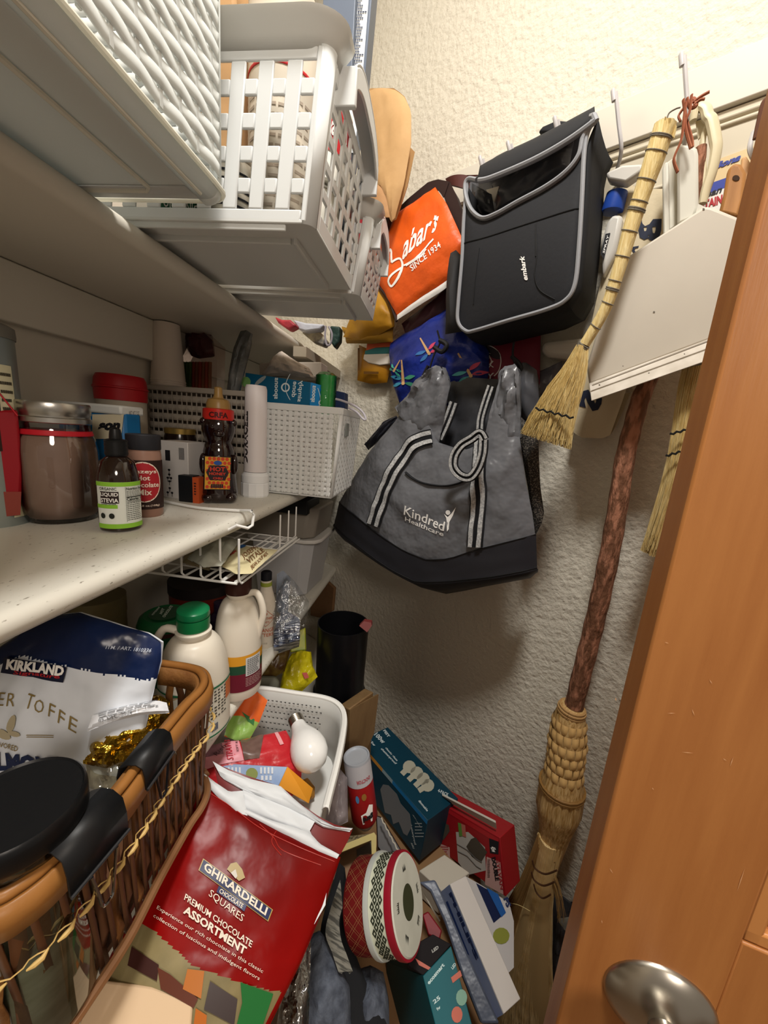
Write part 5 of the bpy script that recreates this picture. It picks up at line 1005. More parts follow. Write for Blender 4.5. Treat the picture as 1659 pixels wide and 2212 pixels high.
pr+=[(rr*.99,b.z-a.z),(0,b.z-a.z)]; g.lathe(a,(0,0,1),pr,28); part(t,'green_cups',g,M('#2f9a4b',.2)); g=G(); g.lathe(a+V((0,0,0)),(0,0,1),[(rr*1.04,0),(rr*1.05,b.z-a.z),(rr*.7,b.z-a.z+.006),(0,b.z-a.z+.004)],20); part(t,'clear_sleeve',g,M('#ffffff',.08,kind='clear',a=.1,bs=40,bst=.8,bd=.004))
g=G(); q5=YP(y0+.075); g.prism(q5.P([(716,842),(745,848),(745,885),(716,884)]),V((0,.03,0))); solo('navy_box',g,M('#22355e',.45),'small navy box at the back right of the frosted basket','box',bev=.001)
g=G(); L_=[(725,862),(740,866),(765,876),(783,890),(790,905),(784,905),(770,890),(752,880)]; qq=XP(xR+dx-.0); pts=[YP(y0+.03).px(*p) for p in L_]; g.tube(cat(pts,5),.0022,8,flat=1.0); solo('ribbon_loop',g,M('#b9b6bf',.5),'pale lilac ribbon loop hanging over the frosted basket rim','ribbon')
# clutter on the continuing shelf above
zc_=ZU
for nm,L_,y_,mt,lb_,ct in (('snack_packet',[(592,683),(608,690),(626,690),(640,703),(622,712),(600,697)],.86,M('#b0303a',.5,bs=30,bst=.5,bd=.004,var='#7d2530',vs=60),'red patterned packet lying at the shelf edge under the baskets','packet'),
  ('plastic_bag',[(632,690),(660,697),(700,700),(690,712),(660,716),(645,712)],.88,M('#b5b8c2',.3,bs=30,bst=.8,bd=.005),'white crumpled plastic bag between red packet and grey strap','bag'),
  ('cloth',[(650,717),(690,715),(706,735),(700,748),(675,738)],.90,M('#c9c0a2',.6,bs=40,bst=.5,bd=.003,var='#3a3a48',vs=50),'cream and black patterned cloth hanging past the shelf edge','cloth'),
  ('green_bag',[(712,703),(735,705),(733,735),(722,752),(712,735)],.93,M('#22403a',.5,bs=40,bst=.9,bd=.006,var='#12231f',vs=50),'dark green bag in the shelf corner beneath the far basket','bag')):
    g=G(); g.prism(YP(y_).P(L_),V((0,.03,0))); solo(nm,g,mt,lb_,ct,bev=.004)
g=G(); g.tube(cat(YP(.87).P([(704,704),(702,725),(706,745),(714,742),(717,722),(710,705)]),5),.0022,8); solo('strap_loop',g,M('#9a96a0',.5),'grey strap loop dangling under the far white basket','strap')
# silver wire mesh cup at the left edge
mc=thing('mesh_cup','chrome wire mesh cup at the left end of the middle shelf','cup',(-.42,.23,ZM)); ms=M('#a5a5a8',.25,m=1)
cx_=ZP(ZM).px(16,1325); c=V((cx_.x-.058,cx_.y-.03,ZM)); r=.038; zt=hz(8,1046,V((cx_.x,cx_.y,0)))
g=G(); N_=44
for k in range(N_):
    for s_4 in (1,-1):
        g.tube([V((c.x+r*math.cos(a),c.y+r*math.sin(a),z)) for a,z in [(2*math.pi*k/N_+s_4*j*.07,ZM+.006+(zt-ZM-.01)*j/12) for j in range(13)]],.0007,4)
part(mc,'wire_mesh',g,ms,stuff=True)
g=G(); 
for z in (ZM+.003,zt):
    g=G(); g.tube([V((c.x+r*math.cos(a),c.y+r*math.sin(a),z)) for a in [i*math.pi/20 for i in range(41)]],.002,8); part(mc,'rim_wire',g,ms)
# ---- under-shelf wire basket ----
wr=M('#e9e9e6',.35); ub=thing('wire_shelf_basket','white wire basket clipped under the middle shelf','wire basket',(-.33,.62,1.2))
def U_(px,py,x=-.262): return XP(x).px(px,py)
g=G(); g.tube(cat([ZP(1.3135).px(352,1082),ZP(1.3135).px(430,1097),ZP(1.3135).px(520,1103)],4)+[XP(-.25).px(543,1104),XP(-.25).px(548,1112),XP(-.25).px(545,1135),XP(-.25).px(535,1141),XP(-.258).px(512,1135),V((-.30,XP(-.258).px(512,1135).y,1.280))],.0022,8); part(ub,'clip_wire',g,wr)
zt=1.2; q=XP(-.262)
yn=XP(-.258).px(512,1138).y; bz=XP(-.258).px(519,1256).z; yf=ZP(bz).px(628,1162).y; q=YP(yn)
for px_ in (352,393,434,476,516):
    p=q.px(px_,1248); g=G(); g.tube([V((p.x,yn,1.287)),V((p.x,yn,bz+.006)),V((p.x+.002,yn+.004,bz)),V((p.x+.002,yf,bz))],.0017,6); part(ub,'hanger_wire',g,wr)
for k in range(1,7):
    y=yn+(yf-yn)*k/6; g=G(); g.tube([V((-.262,y,bz+.012 if k<4 else 1.287)),V((-.262,y,bz+.006)),V((-.268,y,bz)),V((-.50,y,bz))],.0015,6); part(ub,'cross_wire',g,wr)
g=G(); g.tube([V((-.260,yn,bz+.002)),V((-.260,yf,bz+.002))],.0028,8); part(ub,'front_bar',g,wr)
for x in (-.285,-.30): 
    g=G(); g.tube([V((x,yn,bz)),V((x,yf,bz))],.0014,6); part(ub,'long_wire',g,wr)
g=G(); g.tube([V((-.258,yn,bz)),V((-.50,yn,bz))],.002,8); part(ub,'end_bar',g,wr)
crm=M('#d9cfa9',.5,bs=30,bst=.6,bd=.004,var='#cabf95',vs=20)
q=ZP(bz+.016); t=thing('seasoning_packet','cream paper packet with red and blue print in the wire basket','packet',q.px(530,1215)); pp_=Patch([(515,1175),(545,1182),(600,1188)],[(478,1222),(510,1240),(545,1238)],[(515,1175),(478,1222)],[(600,1188),(545,1238)],q,pil(.006,.002,14,4)); g=G(); pp_.build(g,14,10,.003); part(t,'paper',g,crm)
g=G(); f=pp_.f((528,1218),(560,1190),(520,1208)); T(g,'JOSEPH',f,bold=.02); f=pp_.f((538,1226),(572,1196),(531,1216)); T(g,'VITALE',f,bold=.02); f=pp_.f((545,1234),(580,1200),(541,1229)); T(g,'BEAN SOUP MIX',f,bold=.02); part(t,'brown_lettering',g,M('#7d5a3a',.6)); g=G(); f=pp_.f((498,1205),(512,1196),(496,1200)); T(g,'MIX',lambda u,v:f(u,v),bold=.1); part(t,'red_lettering',g,M('#a83a30',.6)); g=G(); f=pp_.f((516,1190),(532,1184),(515,1182)); disc(g,f,.5,.5,.5,.5); part(t,'blue_emblem',g,M('#2f5f9c',.5))
g=G(); Patch([(440,1180),(480,1160),(520,1165)],[(405,1205),(440,1225),(478,1222)],[(440,1180),(405,1205)],[(520,1165),(478,1222)],ZP(bz+.03),pil(.012,.006,14,8)).build(g,12,10,.004); solo('plastic_pouch',g,M('#b9bdb2',.25,bs=25,bst=.8,bd=.006,var='#8f8d80',vs=20),'clear grey pouch rolled up in the wire basket','pouch')
g=G(); Patch([(400,1190),(430,1195),(460,1205)],[(395,1215),(425,1222),(452,1232)],[(400,1190),(395,1215)],[(460,1205),(452,1232)],ZP(bz+.012),pil(.01,.005,14,2)).build(g,10,8,.004); solo('paper_packet',g,M('#b7aa88',.6,bs=30,bst=.8,bd=.005,var='#8e7e60',vs=30),'folded brown paper packet at the left of the wire basket','packet')
g=G(); g.box(V((-.44,.86,bz+.02)),(.16,0,0),(0,.10,0),(0,0,.035)); solo('black_tray',g,M('#1b1c1e',.5),'black plastic tray lying deep in the wire basket','tray',bev=.003)
# stacked frosted bins at the corner on the low shelf
fb=M('#e2e3e6',.35,kind='frost',a=.10); q=YP(.90)
t=thing('lidded_bin','lower frosted plastic storage bin standing in the shelf corner','bin',(-.3,.97,1.005)); xa=-.40; xr0=q.px(665,1270).x
za=q.px(700,1175).z; pr=[V((-.42,.90,1.006)),V((xr0-.03,.90,1.006)),V((xr0-.01,.92,1.006)),V((xr0,1.03,1.006)),V((-.42,1.03,1.006))]
tp=[V((-.43,.885,za)),V((xr0-.015,.885,za)),V((xr0+.01,.91,za)),V((xr0+.02,1.03,za)),V((-.43,1.03,za))]
g=G(); g.add(pr+tp,[(0,1,6,5),(1,2,7,6),(2,3,8,7),(4,3,2,1,0)]); part(t,'body',g,fb,bev=.004)
g=G(); cr_=[V((-.44,.875,za)),V((xr0-.005,.875,za)),V((xr0+.018,.885,za)),V((xr0+.03,.905,za)),V((xr0+.032,1.03,za)),V((-.44,1.03,za))]; g.prism(cr_,V((0,0,.010))); part(t,'lid',g,M('#cfcdc8',.4),bev=.003)
g=G(); disc(g,lambda u,v:V((xr0-.05+.018*u,.8925,za-.05+.018*v)),.5,.5,.4,.4); part(t,'moulded_mark',g,M('#8e8f94',.5))
g=G(); za2=za+.012; cr2=[V((-.43,.88,za2)),V((xr0-.01,.88,za2)),V((xr0+.012,.90,za2)),V((xr0+.016,1.02,za2)),V((-.43,1.02,za2))]; d_=V((.012,-.0,.075)); g.add(cr2+[p+V((.012 if p.x>-.4 else 0,-.006,.08)) for p in cr2],[(0,1,6,5),(1,2,7,6),(2,3,8,7),(4,3,2,1,0),(5,6,7,8,9)]); solo('storage_tub',g,M('#a49d92',.45,kind='frost',a=.05),'upper milky tub stacked under the middle shelf in the corner','tub',bev=.005)
# ================= low shelf =================
ZT=1.003
def CP(x,y,d,up=0): 
    r=ray(x,y); n=(-r).normalized()+V((0,0,up)); return PL(CAM+r*d,n)
jugm=M('#ddd5c6',.35); 
def jug(c,r,H,capm,caplab,label,lidkind,hand_a,nb,nt,ct,sh):
    t=thing('syrup_jug',label,'jug',c,'plastic syrup jugs on the low shelf'); g=G()
    pr=[(r*.80,.001),(r*.93,.004),(r*.985,.012),(r,.022),(r,H(sh)*.97)]
    zs=H(sh); zn=H(nb); 
    for i in range(1,9):
        a=i/9*math.pi/2; pr.append((r*(.40+.60*math.cos(a)**.8),zs+(zn-zs)*math.sin(a)**1.15))
    pr+=[(r*.40,zn),(r*.44,zn+.003),(r*.50,zn+.007),(r*.50,zn+.010),(r*.40,zn+.012),(r*.40,H(nt)),(0,H(nt))]
    g.lathe(c,(0,0,1),pr,44); part(t,'body',g,jugm)
    g=G(); d=V((math.cos(hand_a),math.sin(hand_a),0)); a=c+V((0,0,zn+.006))+d*r*.42; b=c+d*r*.93+V((0,0,zs+(zn-zs)*.28))
    m1=a+d*r*.40+V((0,0,.004)); m2=b+d*r*.18+V((0,0,(zn-zs)*.45)); g.tube(cat([a-d*.004,m1,m2,b,b-V((0,0,.012))-d*.003],6),[.0055]*25,10); part(t,'handle',g,jugm)
    return t
# green capped jug
c,r=cyl(340,497,1500,425,1622,ZT); H=lambda y,c=c: hz(425,y,c)-ZT
c.x-=.000
j1=jug(c,r,H,None,None,'syrup jug with a green flip cap beside the wicker basket','flip',camang(c)-1.9,1372,1345,0,1475)
zn=H(1345)
g=G(); g.lathe(c,(0,0,1),[(r*.44,zn-.006),(r*.455,zn+.0),(r*.455,zn+.010),(0,zn+.010)],32); ca=part(j1,'cap_base',g,M('#12703f',.35),label='green cap base')
g=G(); g.lathe(c+V((0,0,zn+.0125)),V((.06,-.03,1)),[(0,0),(r*.44,.0),(r*.46,.002),(r*.44,.009),(r*.36,.012),(0,.0125)],32); part(j1,'flip_lid',g,M('#14784a',.3),label='green flip lid')
a0=camang(c); z0=ZT+.010; z1=hz(425,1452,c); f=wrapf(c,r,2.6,z0,z1,a0=a0); f2=wrapf(c,r,2.6,z0,z1,a0=a0,lift=.0012)
g=G(); curve_patch(g,f,0,1,0,1,nu=24); part(j1,'label',g,M('#dcd7c8',.5))
g=G(); curve_patch(g,f2,0,1,.95,.985,nu=24); part(j1,'green_line',g,M('#1c6b45',.5)); g=G(); curve_patch(g,f2,0,1,.03,.06,nu=24); part(j1,'green_line',g,M('#1c6b45',.5))
g=G()
for i in range(9):
    y=.88-.062*i
    for k in range(11):
        u=.38+.045*k; w_=.038; 
        if random.random()<.9: g.add([f2(u,y),f2(u+w_*random.uniform(.5,1),y),f2(u+w_*.8,y+.026),f2(u,y+.026)],[(0,1,2,3)])
curve_patch(g,f2,.46,.60,.12,.28); part(j1,'small_print',g,M('#39352e',.6))
g=G(); f3=wrapf(c,r,2.6,z0,z1,a0=a0,lift=.0018); T(g,'D',lambda u,v:f3(.53+.05*u,.16+.08*v),bold=.04); part(j1,'white_lettering',g,wl)
g=G(); 
for k in range(5): curve_patch(g,f2,.66+.016*k,.672+.016*k,.13,.27,nu=1)
part(j1,'code_block',g,M('#3d4660',.6)); g=G(); curve_patch(g,f2,.86,.99,.60,.93); part(j1,'leaf_print',g,M('#c66b35',.5))
# brown capped jug
c,r=cyl(448,552,1420,515,1522,ZT); H=lambda y,c=c: hz(515,y,c)-ZT
j2=jug(c,r,H,None,None,'syrup jug with a dark brown screw cap behind the green capped one','screw',camang(c)+1.15,1290,1270,0,1385)
zn=H(1275); g=G(); pr=[(r*.53,zn-.002)]
for i in range(5): pr.append((r*.55,zn+.002+i*.004))
pr+=[(r*.55,zn+.022),(r*.50,zn+.026),(0,zn+.026)]; g.lathe(c,(0,0,1),pr,40); part(j2,'screw_cap',g,M('#3a1f1a',.35),label='dark brown screw cap')
z0=ZT+.022; z1=hz(515,1392,c); a0=camang(c); f=wrapf(c,r,2.9,z0,z1,a0=a0); f2=wrapf(c,r,2.9,z0,z1,a0=a0,lift=.0012); f3=wrapf(c,r,2.9,z0,z1,a0=a0,lift=.0018)
for n_,v0,v1,cc in (('maroon_band',0,.50,'#6a1a2c'),('green_band',.50,.74,'#234a35'),('yellow_band',.74,1,'#d9992a')):
    g=G(); curve_patch(g,f,0,1,v0,v1,nu=24); part(j2,n_,g,M(cc,.45))
g=G(); curve_patch(g,f2,.60,.86,.42,.93); part(j2,'nutrition_panel',g,M('#cfd1d2',.5)); g=G(); lines(g,f3,.62,.84,.45,.90,9,.4); part(j2,'small_print',g,M('#3a3d42',.6)); g=G(); lines(g,f2,.60,.92,.12,.38,6,.3); part(j2,'pale_print',g,M('#c9a9a5',.6))
# bitters bottle wrapped in paper
c,r=cyl(549,594,1360,573,1402,ZT); H=lambda y,c=c: hz(573,y,c)-ZT
t=thing('bitters_bottle','paper wrapped bitters bottle with orange lettering beside the brown capped jug','bottle',c)
g=G(); rng_=random.Random(2); rows=[]; pr=[(r*.95,0),(r*1.0,.004),(r,H(1330)),(r*.96,H(1300)),(r*.62,H(1275)),(r*.5,H(1262)),(r*.5,H(1248)),(0,H(1246))]
g.lathe(c,(0,0,1),pr,20); part(t,'paper_wrap',g,M('#d8cfbf',.7,bs=60,bst=.8,bd=.003),ang=50)
g=G(); g.lathe(c,(0,0,1),[(r*.52,H(1252)),(r*.52,H(1236)),(r*.4,H(1234)),(0,H(1234))],18); part(t,'cap',g,M('#1b1c22',.4)); g=G(); g.lathe(c,(0,0,1),[(r*.55,H(1264)),(r*.56,H(1260)),(r*.53,H(1256))],18); part(t,'green_band',g,M('#8f9a3a',.5))
f=wrapf(c,r,2.0,ZT+.003,ZT+H(1300),lift=.001); g=G(); T(g,'ORANGE',lambda u,v:f(.05+.85*u,.38+.09*v),bold=.01); T(g,'BITTERS',lambda u,v:f(.08+.8*u,.27+.08*v),bold=.01); T(g,'FEE BROTHERS',lambda u,v:f(.14+.7*u,.68+.06*v),bold=.02); T(g,'FENDS',lambda u,v:f(.32+.35*u,.60+.05*v)); disc(g,f,.5,.82,.07,.04)
for a,b in (((.05,.70),(.5,.92)),((.5,.92),(.95,.70)),((.95,.70),(.5,.52)),((.5,.52),(.05,.70))):
    g.grid([[f(a[0]+(b[0]-a[0])*i/6,a[1]+(b[1]-a[1])*i/6-.006),f(a[0]+(b[0]-a[0])*i/6,a[1]+(b[1]-a[1])*i/6+.006)] for i in range(7)])
part(t,'orange_lettering',g,M('#b4562f',.6)); g=G(); T(g,'4 FL OZ',lambda u,v:f(.1+.5*u,.09+.03*v)); part(t,'grey_lettering',g,M('#8e8a80',.6))
# wrapped gum packs
q=CP(620,1355,.78,.5); t=thing('gum_packs','shrink wrapped stack of navy and white gum packs beside the bitters bottle','packs',q.px(620,1380))
g=G(); dv=(q.px(600,1392)-q.px(592,1335)); 
for i in range(4):
    y=1352+i*10; g=G(); g.prism(q.P([(591,y+8),(648,y-9),(648,y-1),(592,y+17)]),q.N*-.05); part(t,'gum_pack',g,M('#3a4668' if i else '#3a4668',.4,var='#b9bcc4',vs=120,st=(.3,.3,4),sharp=(.5,.55)))
g=G(); g.prism([q.px(591,1358),q.px(612,1315),q.px(645,1335),q.px(648,1342)],q.N*-.004); part(t,'top_pack',g,M('#7f8698',.4)); g=G(); Tq(g,'ORBIT',q,(607,1352),(630,1342),(604,1345),lift=.002,bold=.03); part(t,'lettering',g,wl)
g=G(); Patch([(590,1300),(620,1240),(640,1260),(668,1300)],[(592,1392),(620,1392),(650,1375)],[(590,1300),(592,1392)],[(668,1300),(660,1350),(650,1375)],CP(625,1340,.76),pil(.012,.010,20,3)).build(g,16,16,.003); solo('cellophane_bag',g,M('#f2f4f6',.08,kind='clear',a=.16,bs=40,bst=1,bd=.008),'clear crinkled cellophane around the gum packs','bag')
g=G(); Patch([(598,1240),(612,1232),(628,1250)],[(596,1320),(610,1330),(622,1320)],[(598,1240),(596,1320)],[(628,1250),(622,1320)],CP(610,1280,.82),pil(.01,.004,14,3)).build(g,8,10,.004); solo('paper_packet',g,M('#9aa3b3',.5,bs=30,bst=.5,bd=.004),'pale blue grey packet standing behind the gum packs','packet')
# green cocoa tin
c=V((-.42,.545,ZT)); zt=hz(352,1325,c); rr=(ZP(zt).px(405,1325)-ZP(zt).px(300,1325)).length/2; 
t=thing('cocoa_tin','round green hot chocolate tin behind the green capped jug','tin',c); gm=M('#17552f',.3); h=zt-ZT
g=G(); g.lathe(c,(0,0,1),[(rr*1.05,0),(rr*1.05,h-.028)],40); part(t,'body',g,M('#144a2b',.3)); g=G(); g.lathe(c,(0,0,1),[(rr*1.07,h-.03),(rr*1.13,h-.026),(rr*1.13,h-.016),(rr*1.02,h-.004),(rr*.86,h),(rr*.80,h-.001),(0,h-.001)],44); part(t,'lid',g,gm)
q=ZP(zt+.0003); g=G(); g.poly([V((c.x+rr*.66*math.cos(i*.3),c.y+rr*.66*math.sin(i*.3),zt)) for i in range(21)]); part(t,'dark_disc',g,M('#2d4a34',.4)); g=G()
for s_,y_,w_ in (('PEPPERMINT',1338,.8),('HOT',1326,.5),('CHOCOLATE',1317,.9)): pass
Tq(g,'PEPPERMINT',q,(331,1330),(347,1312),(327,1329),bold=.02); Tq(g,'HOT',q,(350,1328),(356,1316),(344,1326),bold=.03); Tq(g,'CHOCOLATE',q,(356,1335),(374,1310),(350,1333),bold=.03); part(t,'lettering',g,M('#c9d3c4',.5))
g=G(); f=wrapf(c,rr*1.13,1.2,zt-.024,zt-.017,lift=.001); curve_patch(g,f,.25,.75,0,1); part(t,'brown_patch',g,M('#3f1f17',.5))
# dim things at the back of the low shelf
c=V((-.50,.50,ZT)); zt=hz(225,1285,c); g=G(); g.lathe(c,(0,0,1),[(.036,0),(.036,zt-ZT-.03),(.037,zt-ZT-.029),(.037,zt-ZT),(0,zt-ZT)],32); solo('old_tin',g,M('#7d7250',.4,var='#5d5236',vs=8),'dull gold tin in the shade just under the middle shelf','tin')
c=V((-.45,.70,ZT)); zt=hz(440,1248,c); t=thing('red_canister','big dark red canister with a black lid beneath the wire basket','canister',c); g=G(); g.lathe(c,(0,0,1),[(.062,0),(.064,.004),(.064,zt-ZT-.02)],36); part(t,'body',g,M('#5e1d10',.4)); g=G(); g.lathe(c,(0,0,1),[(.066,zt-ZT-.022),(.066,zt-ZT),(0,zt-ZT)],36); part(t,'lid',g,M('#1b1415',.5))
c=V((-.37,.63,ZT)); g=G(); g.lathe(c,(0,0,1),[(.02,0),(.022,.02),(.022,.075),(.012,.085),(.012,.105),(0,.106)],20); solo('purple_jar',g,M('#2a1f33',.2),'small dark purple jar between the jugs and the red canister','jar')
g=G(); g.prism(WL(.06).P([(668,1260),(700,1250),(722,1270),(718,1320),(690,1335),(670,1330)]),WN*-.01); solo('cork_board',g,M('#6d4f33',.8,bs=80,bst=.4,bd=.002),'brown cork or fibre board piece behind the clear bag in the corner','board',bev=.003)
# ---- navy and white nut bag ----
kb=thing('nut_bag','white and navy toffee nut pouch standing up in the wicker basket','bag',(-.36,.33,1.01)); KP=PL(YP(.315).px(200,1480),V((.22,-.95,.28)))
top=[(-60,1440),(0,1400),(60,1358),(120,1328),(175,1322),(250,1345),(320,1368),(350,1388)]; botm=[(-60,1760),(60,1740),(180,1735),(290,1690)]
kp_=Patch(top,botm,[(-60,1440),(-60,1760)],[(350,1388),(348,1430),(325,1520),(305,1620),(290,1690)],KP,pil(.022,.006,9,5,.4))
edge=[(-60,1470),(20,1422),(60,1405),(120,1420),(200,1432),(260,1444),(320,1460),(345,1462)]
vedge=lambda u: None
def kf(u,v):
    p=kp_.pxy(u,v); 
    ye=pl_at(edge,max(0,min(1,(p.x+60)/405))).y+2.0*math.sin(p.x*.75)
    return 1 if p.y<ye else 0
g=G(); kp_.build(g,110,90,.02,0,kf); part(kb,'pouch',g,[M('#dfe5ee',.35,bs=10,bst=.5,bd=.01),M('#142650',.25,bs=14,bst=.6,bd=.008,var='#0d1b3d',vs=10)])
g=G(); f=kp_.f((34,1440),(166,1459),(42,1408),.0032); g.grid([[f(i/6,j/2) for j in range(3)] for i in range(7)]); part(kb,'badge',g,M('#141a33',.3))
g=G(); f=kp_.f((46,1432),(168,1445),(50,1411),.0045); T(g,'KIRKLAND',f,bold=.05); part(kb,'white_lettering',g,wl); g=G(); f=kp_.f((62,1444),(160,1452),(65,1434),.0045); T(g,'Signature',f,bold=.02); part(kb,'red_script',g,M('#b3242e',.5))
g=G(); f=kp_.f((250,1391),(332,1405),(252,1384),.002); T(g,'ITM. / ART. 1810336',f,bold=.01); part(kb,'item_number',g,M('#b9c2d4',.5))
g=G(); gold=M('#8b7746',.4)
def LT(s,bl,br,tl,b=.0): T(g,s,kp_.f(bl,br,tl,.0018),bold=b)
for s_,x,y,x2,y2 in (('T',2,1506,18,1506),('E',27,1508,42,1507),('R',48,1508,64,1508),('T',88,1509,105,1512),('O',107,1518,126,1522),('F',137,1526,150,1532),('F',158,1538,171,1547),('E',180,1551,196,1561)):
    LT(s_,(x,y),(x2,y2),(x+2,y-26),-.004)
LT('FLAVORED',(20,1585),(73,1600),(23,1573),.01)
for L_ in ([(95,1564),(148,1566)],[(-10,1544),(15,1549)]): 
    for o_ in (0,4): g.tube([kp_.at(*kp_.inv(a,b+o_),.001) for a,b in L_],.0004,4)
part(kb,'gold_lettering',g,gold)
g=G()
for cx2,cy2,rx,ry,an in ((50,1562,16,9,.5),(66,1540,9,18,.3),(72,1560,13,6,.2)): g.poly([kp_.at(*kp_.inv(cx2+rx*math.cos(i*.5)*math.cos(an)-ry*math.sin(i*.5)*math.sin(an),cy2+rx*math.cos(i*.5)*math.sin(an)+ry*math.sin(i*.5)*math.cos(an)),.002) for i in range(12)])
part(kb,'nut_drawing',g,M('#b3a88c',.5))
g=G(); f=kp_.f((-6,1640),(170,1655),(-4,1598),.002); T(g,'ALMOND',f,bold=.06); part(kb,'navy_lettering',g,M('#17264c',.4))
# ---- wicker basket ----
wk1=M('#8d6234',.5,bs=80,bst=.4,bd=.002,var='#6d4522',vs=12,st=(3,3,3)); wk2=M('#9c6a35',.4,bs=60,bst=.3,bd=.002,var='#7f5226',vs=10); wk3=M('#c9a866',.5); wk4=M('#6a452a',.55,bs=80,bst=.3,bd=.001,var='#4f3220',vs=14)
wb=thing('wicker_basket','brown split wood basket with rounded corner holding the nut bag','basket',(-.32,.24,ZT))
RZ=1.164; R3=ZP(RZ)
rim=[(-60,1950),(0,1938),(40,1915),(75,1890),(100,1868),(150,1820),(250,1715),(330,1610),(400,1525),(432,1492),(441,1470),(430,1450),(400,1440),(350,1433)]
rp=cat(R3.P(rim),6)
g=G(); g.tube(rp,.0042,10); part(wb,'rim_rod',g,wk2)
out=[]
for i,p in enumerate(rp):
    t=(rp[min(i+1,len(rp)-1)]-rp[max(0,i-1)]).normalized(); out.append(V((t.y,-t.x,0)))
g=G(); g.grid([[p+n_*.0045+V((0,0,-.001)),p+n_*.0065-V((0,0,.012)),p+n_*.0055-V((0,0,.024))] for p,n_ in zip(rp,out)]); part(wb,'outer_band',g,wk2,sol=.003)
g=G(); g.grid([[p-n_*.0045+V((0,0,-.001)),p-n_*.006-V((0,0,.012)),p-n_*.006-V((0,0,.022))] for p,n_ in zip(rp,out)]); part(wb,'inner_band',g,wk1,sol=-.003)
# bottom hoop
cxb=V((-.335,.235,0))
bp=[V((p.x*.985+cxb.x*.015-.010*(1 if n_.x>.5 else .3),p.y+ (p.y-cxb.y)*-.02,ZT+.010)) for p,n_ in zip(rp,out)]
g=G(); g.tube([p+n_*.012 for p,n_ in zip(bp,out)],.0042,8); part(wb,'bottom_hoop',g,M('#7a5232',.5,var='#8f6644',vs=20))
g=G(); g.prism([p for p in bp[::3]]+[V((-.42,bp[-1].y,ZT+.01)),V((-.42,bp[0].y,ZT+.01))],V((0,0,-.006))); part(wb,'base',g,wk4)
# splints
L=[0]
for a,b in zip(rp,rp[1:]): L.append(L[-1]+(b-a).length)
def onrim(s,A):
    for i in range(len(L)-1):
        if s<=L[i+1]: q=(s-L[i])/(L[i+1]-L[i]); return A[i].lerp(A[i+1],q)
    return A[-1]
s=.006; k=0; tot=L[-1]
while s<tot-.004:
    n_=onrim(s,out); a=onrim(s,rp); b=onrim(min(tot,s),bp); w_=.0042; td=V((-n_.y,n_.x,0)); g=G(); rows=[]
    for i in range(9):
        t=i/8; p=a.lerp(b,t); o=n_*(.003*math.sin(t*math.pi*5+(math.pi if k%2 else 0)))+n_*(.006*t); rows.append([p-td*w_+o-V((0,0,.004)),p+td*w_+o-V((0,0,.004))])
    g.grid(rows); part(wb,'splint',g,wk4 if k%2 else wk1,sol=.0012); s+=.0125; k+=1
# slanted second layer
s=.010; k=0
while s<tot-.03:
    n_=onrim(s,out); a=onrim(s,rp); b=onrim(s+.018,bp); td=V((-n_.y,n_.x,0)); g=G(); rows=[]
    for i in range(7):
        t=.12+i/7; p=a.lerp(b,min(1,t)); rows.append([p-td*.002+n_*(.008),p+td*.002+n_*(.008)])
    g.grid(rows); part(wb,'slanted_splint',g,wk4,sol=.001); s+=.0125; k+=1
# weft twine with pale loops
for zz,off_ in ((.36,.013),):
    g=G(); pts=[]; m=int(tot/.0031)
    for i in range(m): s=tot*i/m; pts.append(onrim(s,rp).lerp(onrim(s,bp),zz)+onrim(s,out)*(off_-.003+.002*math.sin(i*math.pi/2))+V((0,0,.0012*math.sin(i*math.pi/2+1))))
    g.tube(pts,.0005,5); part(wb,'weft_twine',g,wk3)
s=.012; 
while s<tot-.02:
    p=onrim(s,rp).lerp(onrim(s,bp),.36)+onrim(s,out)*.0125; td=V((-onrim(s,out).y,onrim(s,out).x,0)); g=G(); g.tube([p-td*.0055+V((0,0,-.001)),p-td*.002+onrim(s,out)*.0015,p+td*.002+onrim(s,out)*.0015,p+td*.0055+V((0,0,.002))],[.0006,.0017,.0017,.0006],8); part(wb,'pale_loop',g,wk3); s+=.0125
# far wall cross splint shadow piece
# glass jar with black lid inside the basket
gj=thing('lidded_jar','wide glass jar with a flat black lid in the wicker basket','jar',(-.32,.19,ZT+.01)); zl=1.195; LP=ZP(zl); a=LP.px(187,1690); cc=V((a.x-.062,a.y-.012,zl)); rr=.0625
c_top=LP.px(60,1613); c_bot=LP.px(0,1868)
cc=LP.px(34,1733); rr=(LP.px(187,1692)-cc).length
g=G(); g.lathe(cc-V((0,0,.018)),(0,0,1),[(rr*.97,0),(rr,.002),(rr,.013),(rr*.985,.0165),(rr*.95,.018),(rr*.92,.0165),(0,.0162)],64); part(gj,'lid',g,M('#0f1012',.35,bs=200,bst=.05))
g=G(); g.lathe(V((cc.x,cc.y,ZT+.012)),(0,0,1),[(rr*.85,0),(rr*.93,.01),(rr*.93,.12),(rr*.88,.14),(rr*.88,zl-ZT-.03)],48); part(gj,'glass_body',g,M('#e8efe8',.05,kind='clear',a=.3))
g=G(); g.lathe(V((cc.x,cc.y,ZT+.014)),(0,0,1),[(0,0),(rr*.88,.002),(rr*.88,.085),(0,.088)],40); part(gj,'contents',g,M('#68694f',.6,var='#b9bdae',vs=14,st=(1,1,3)))
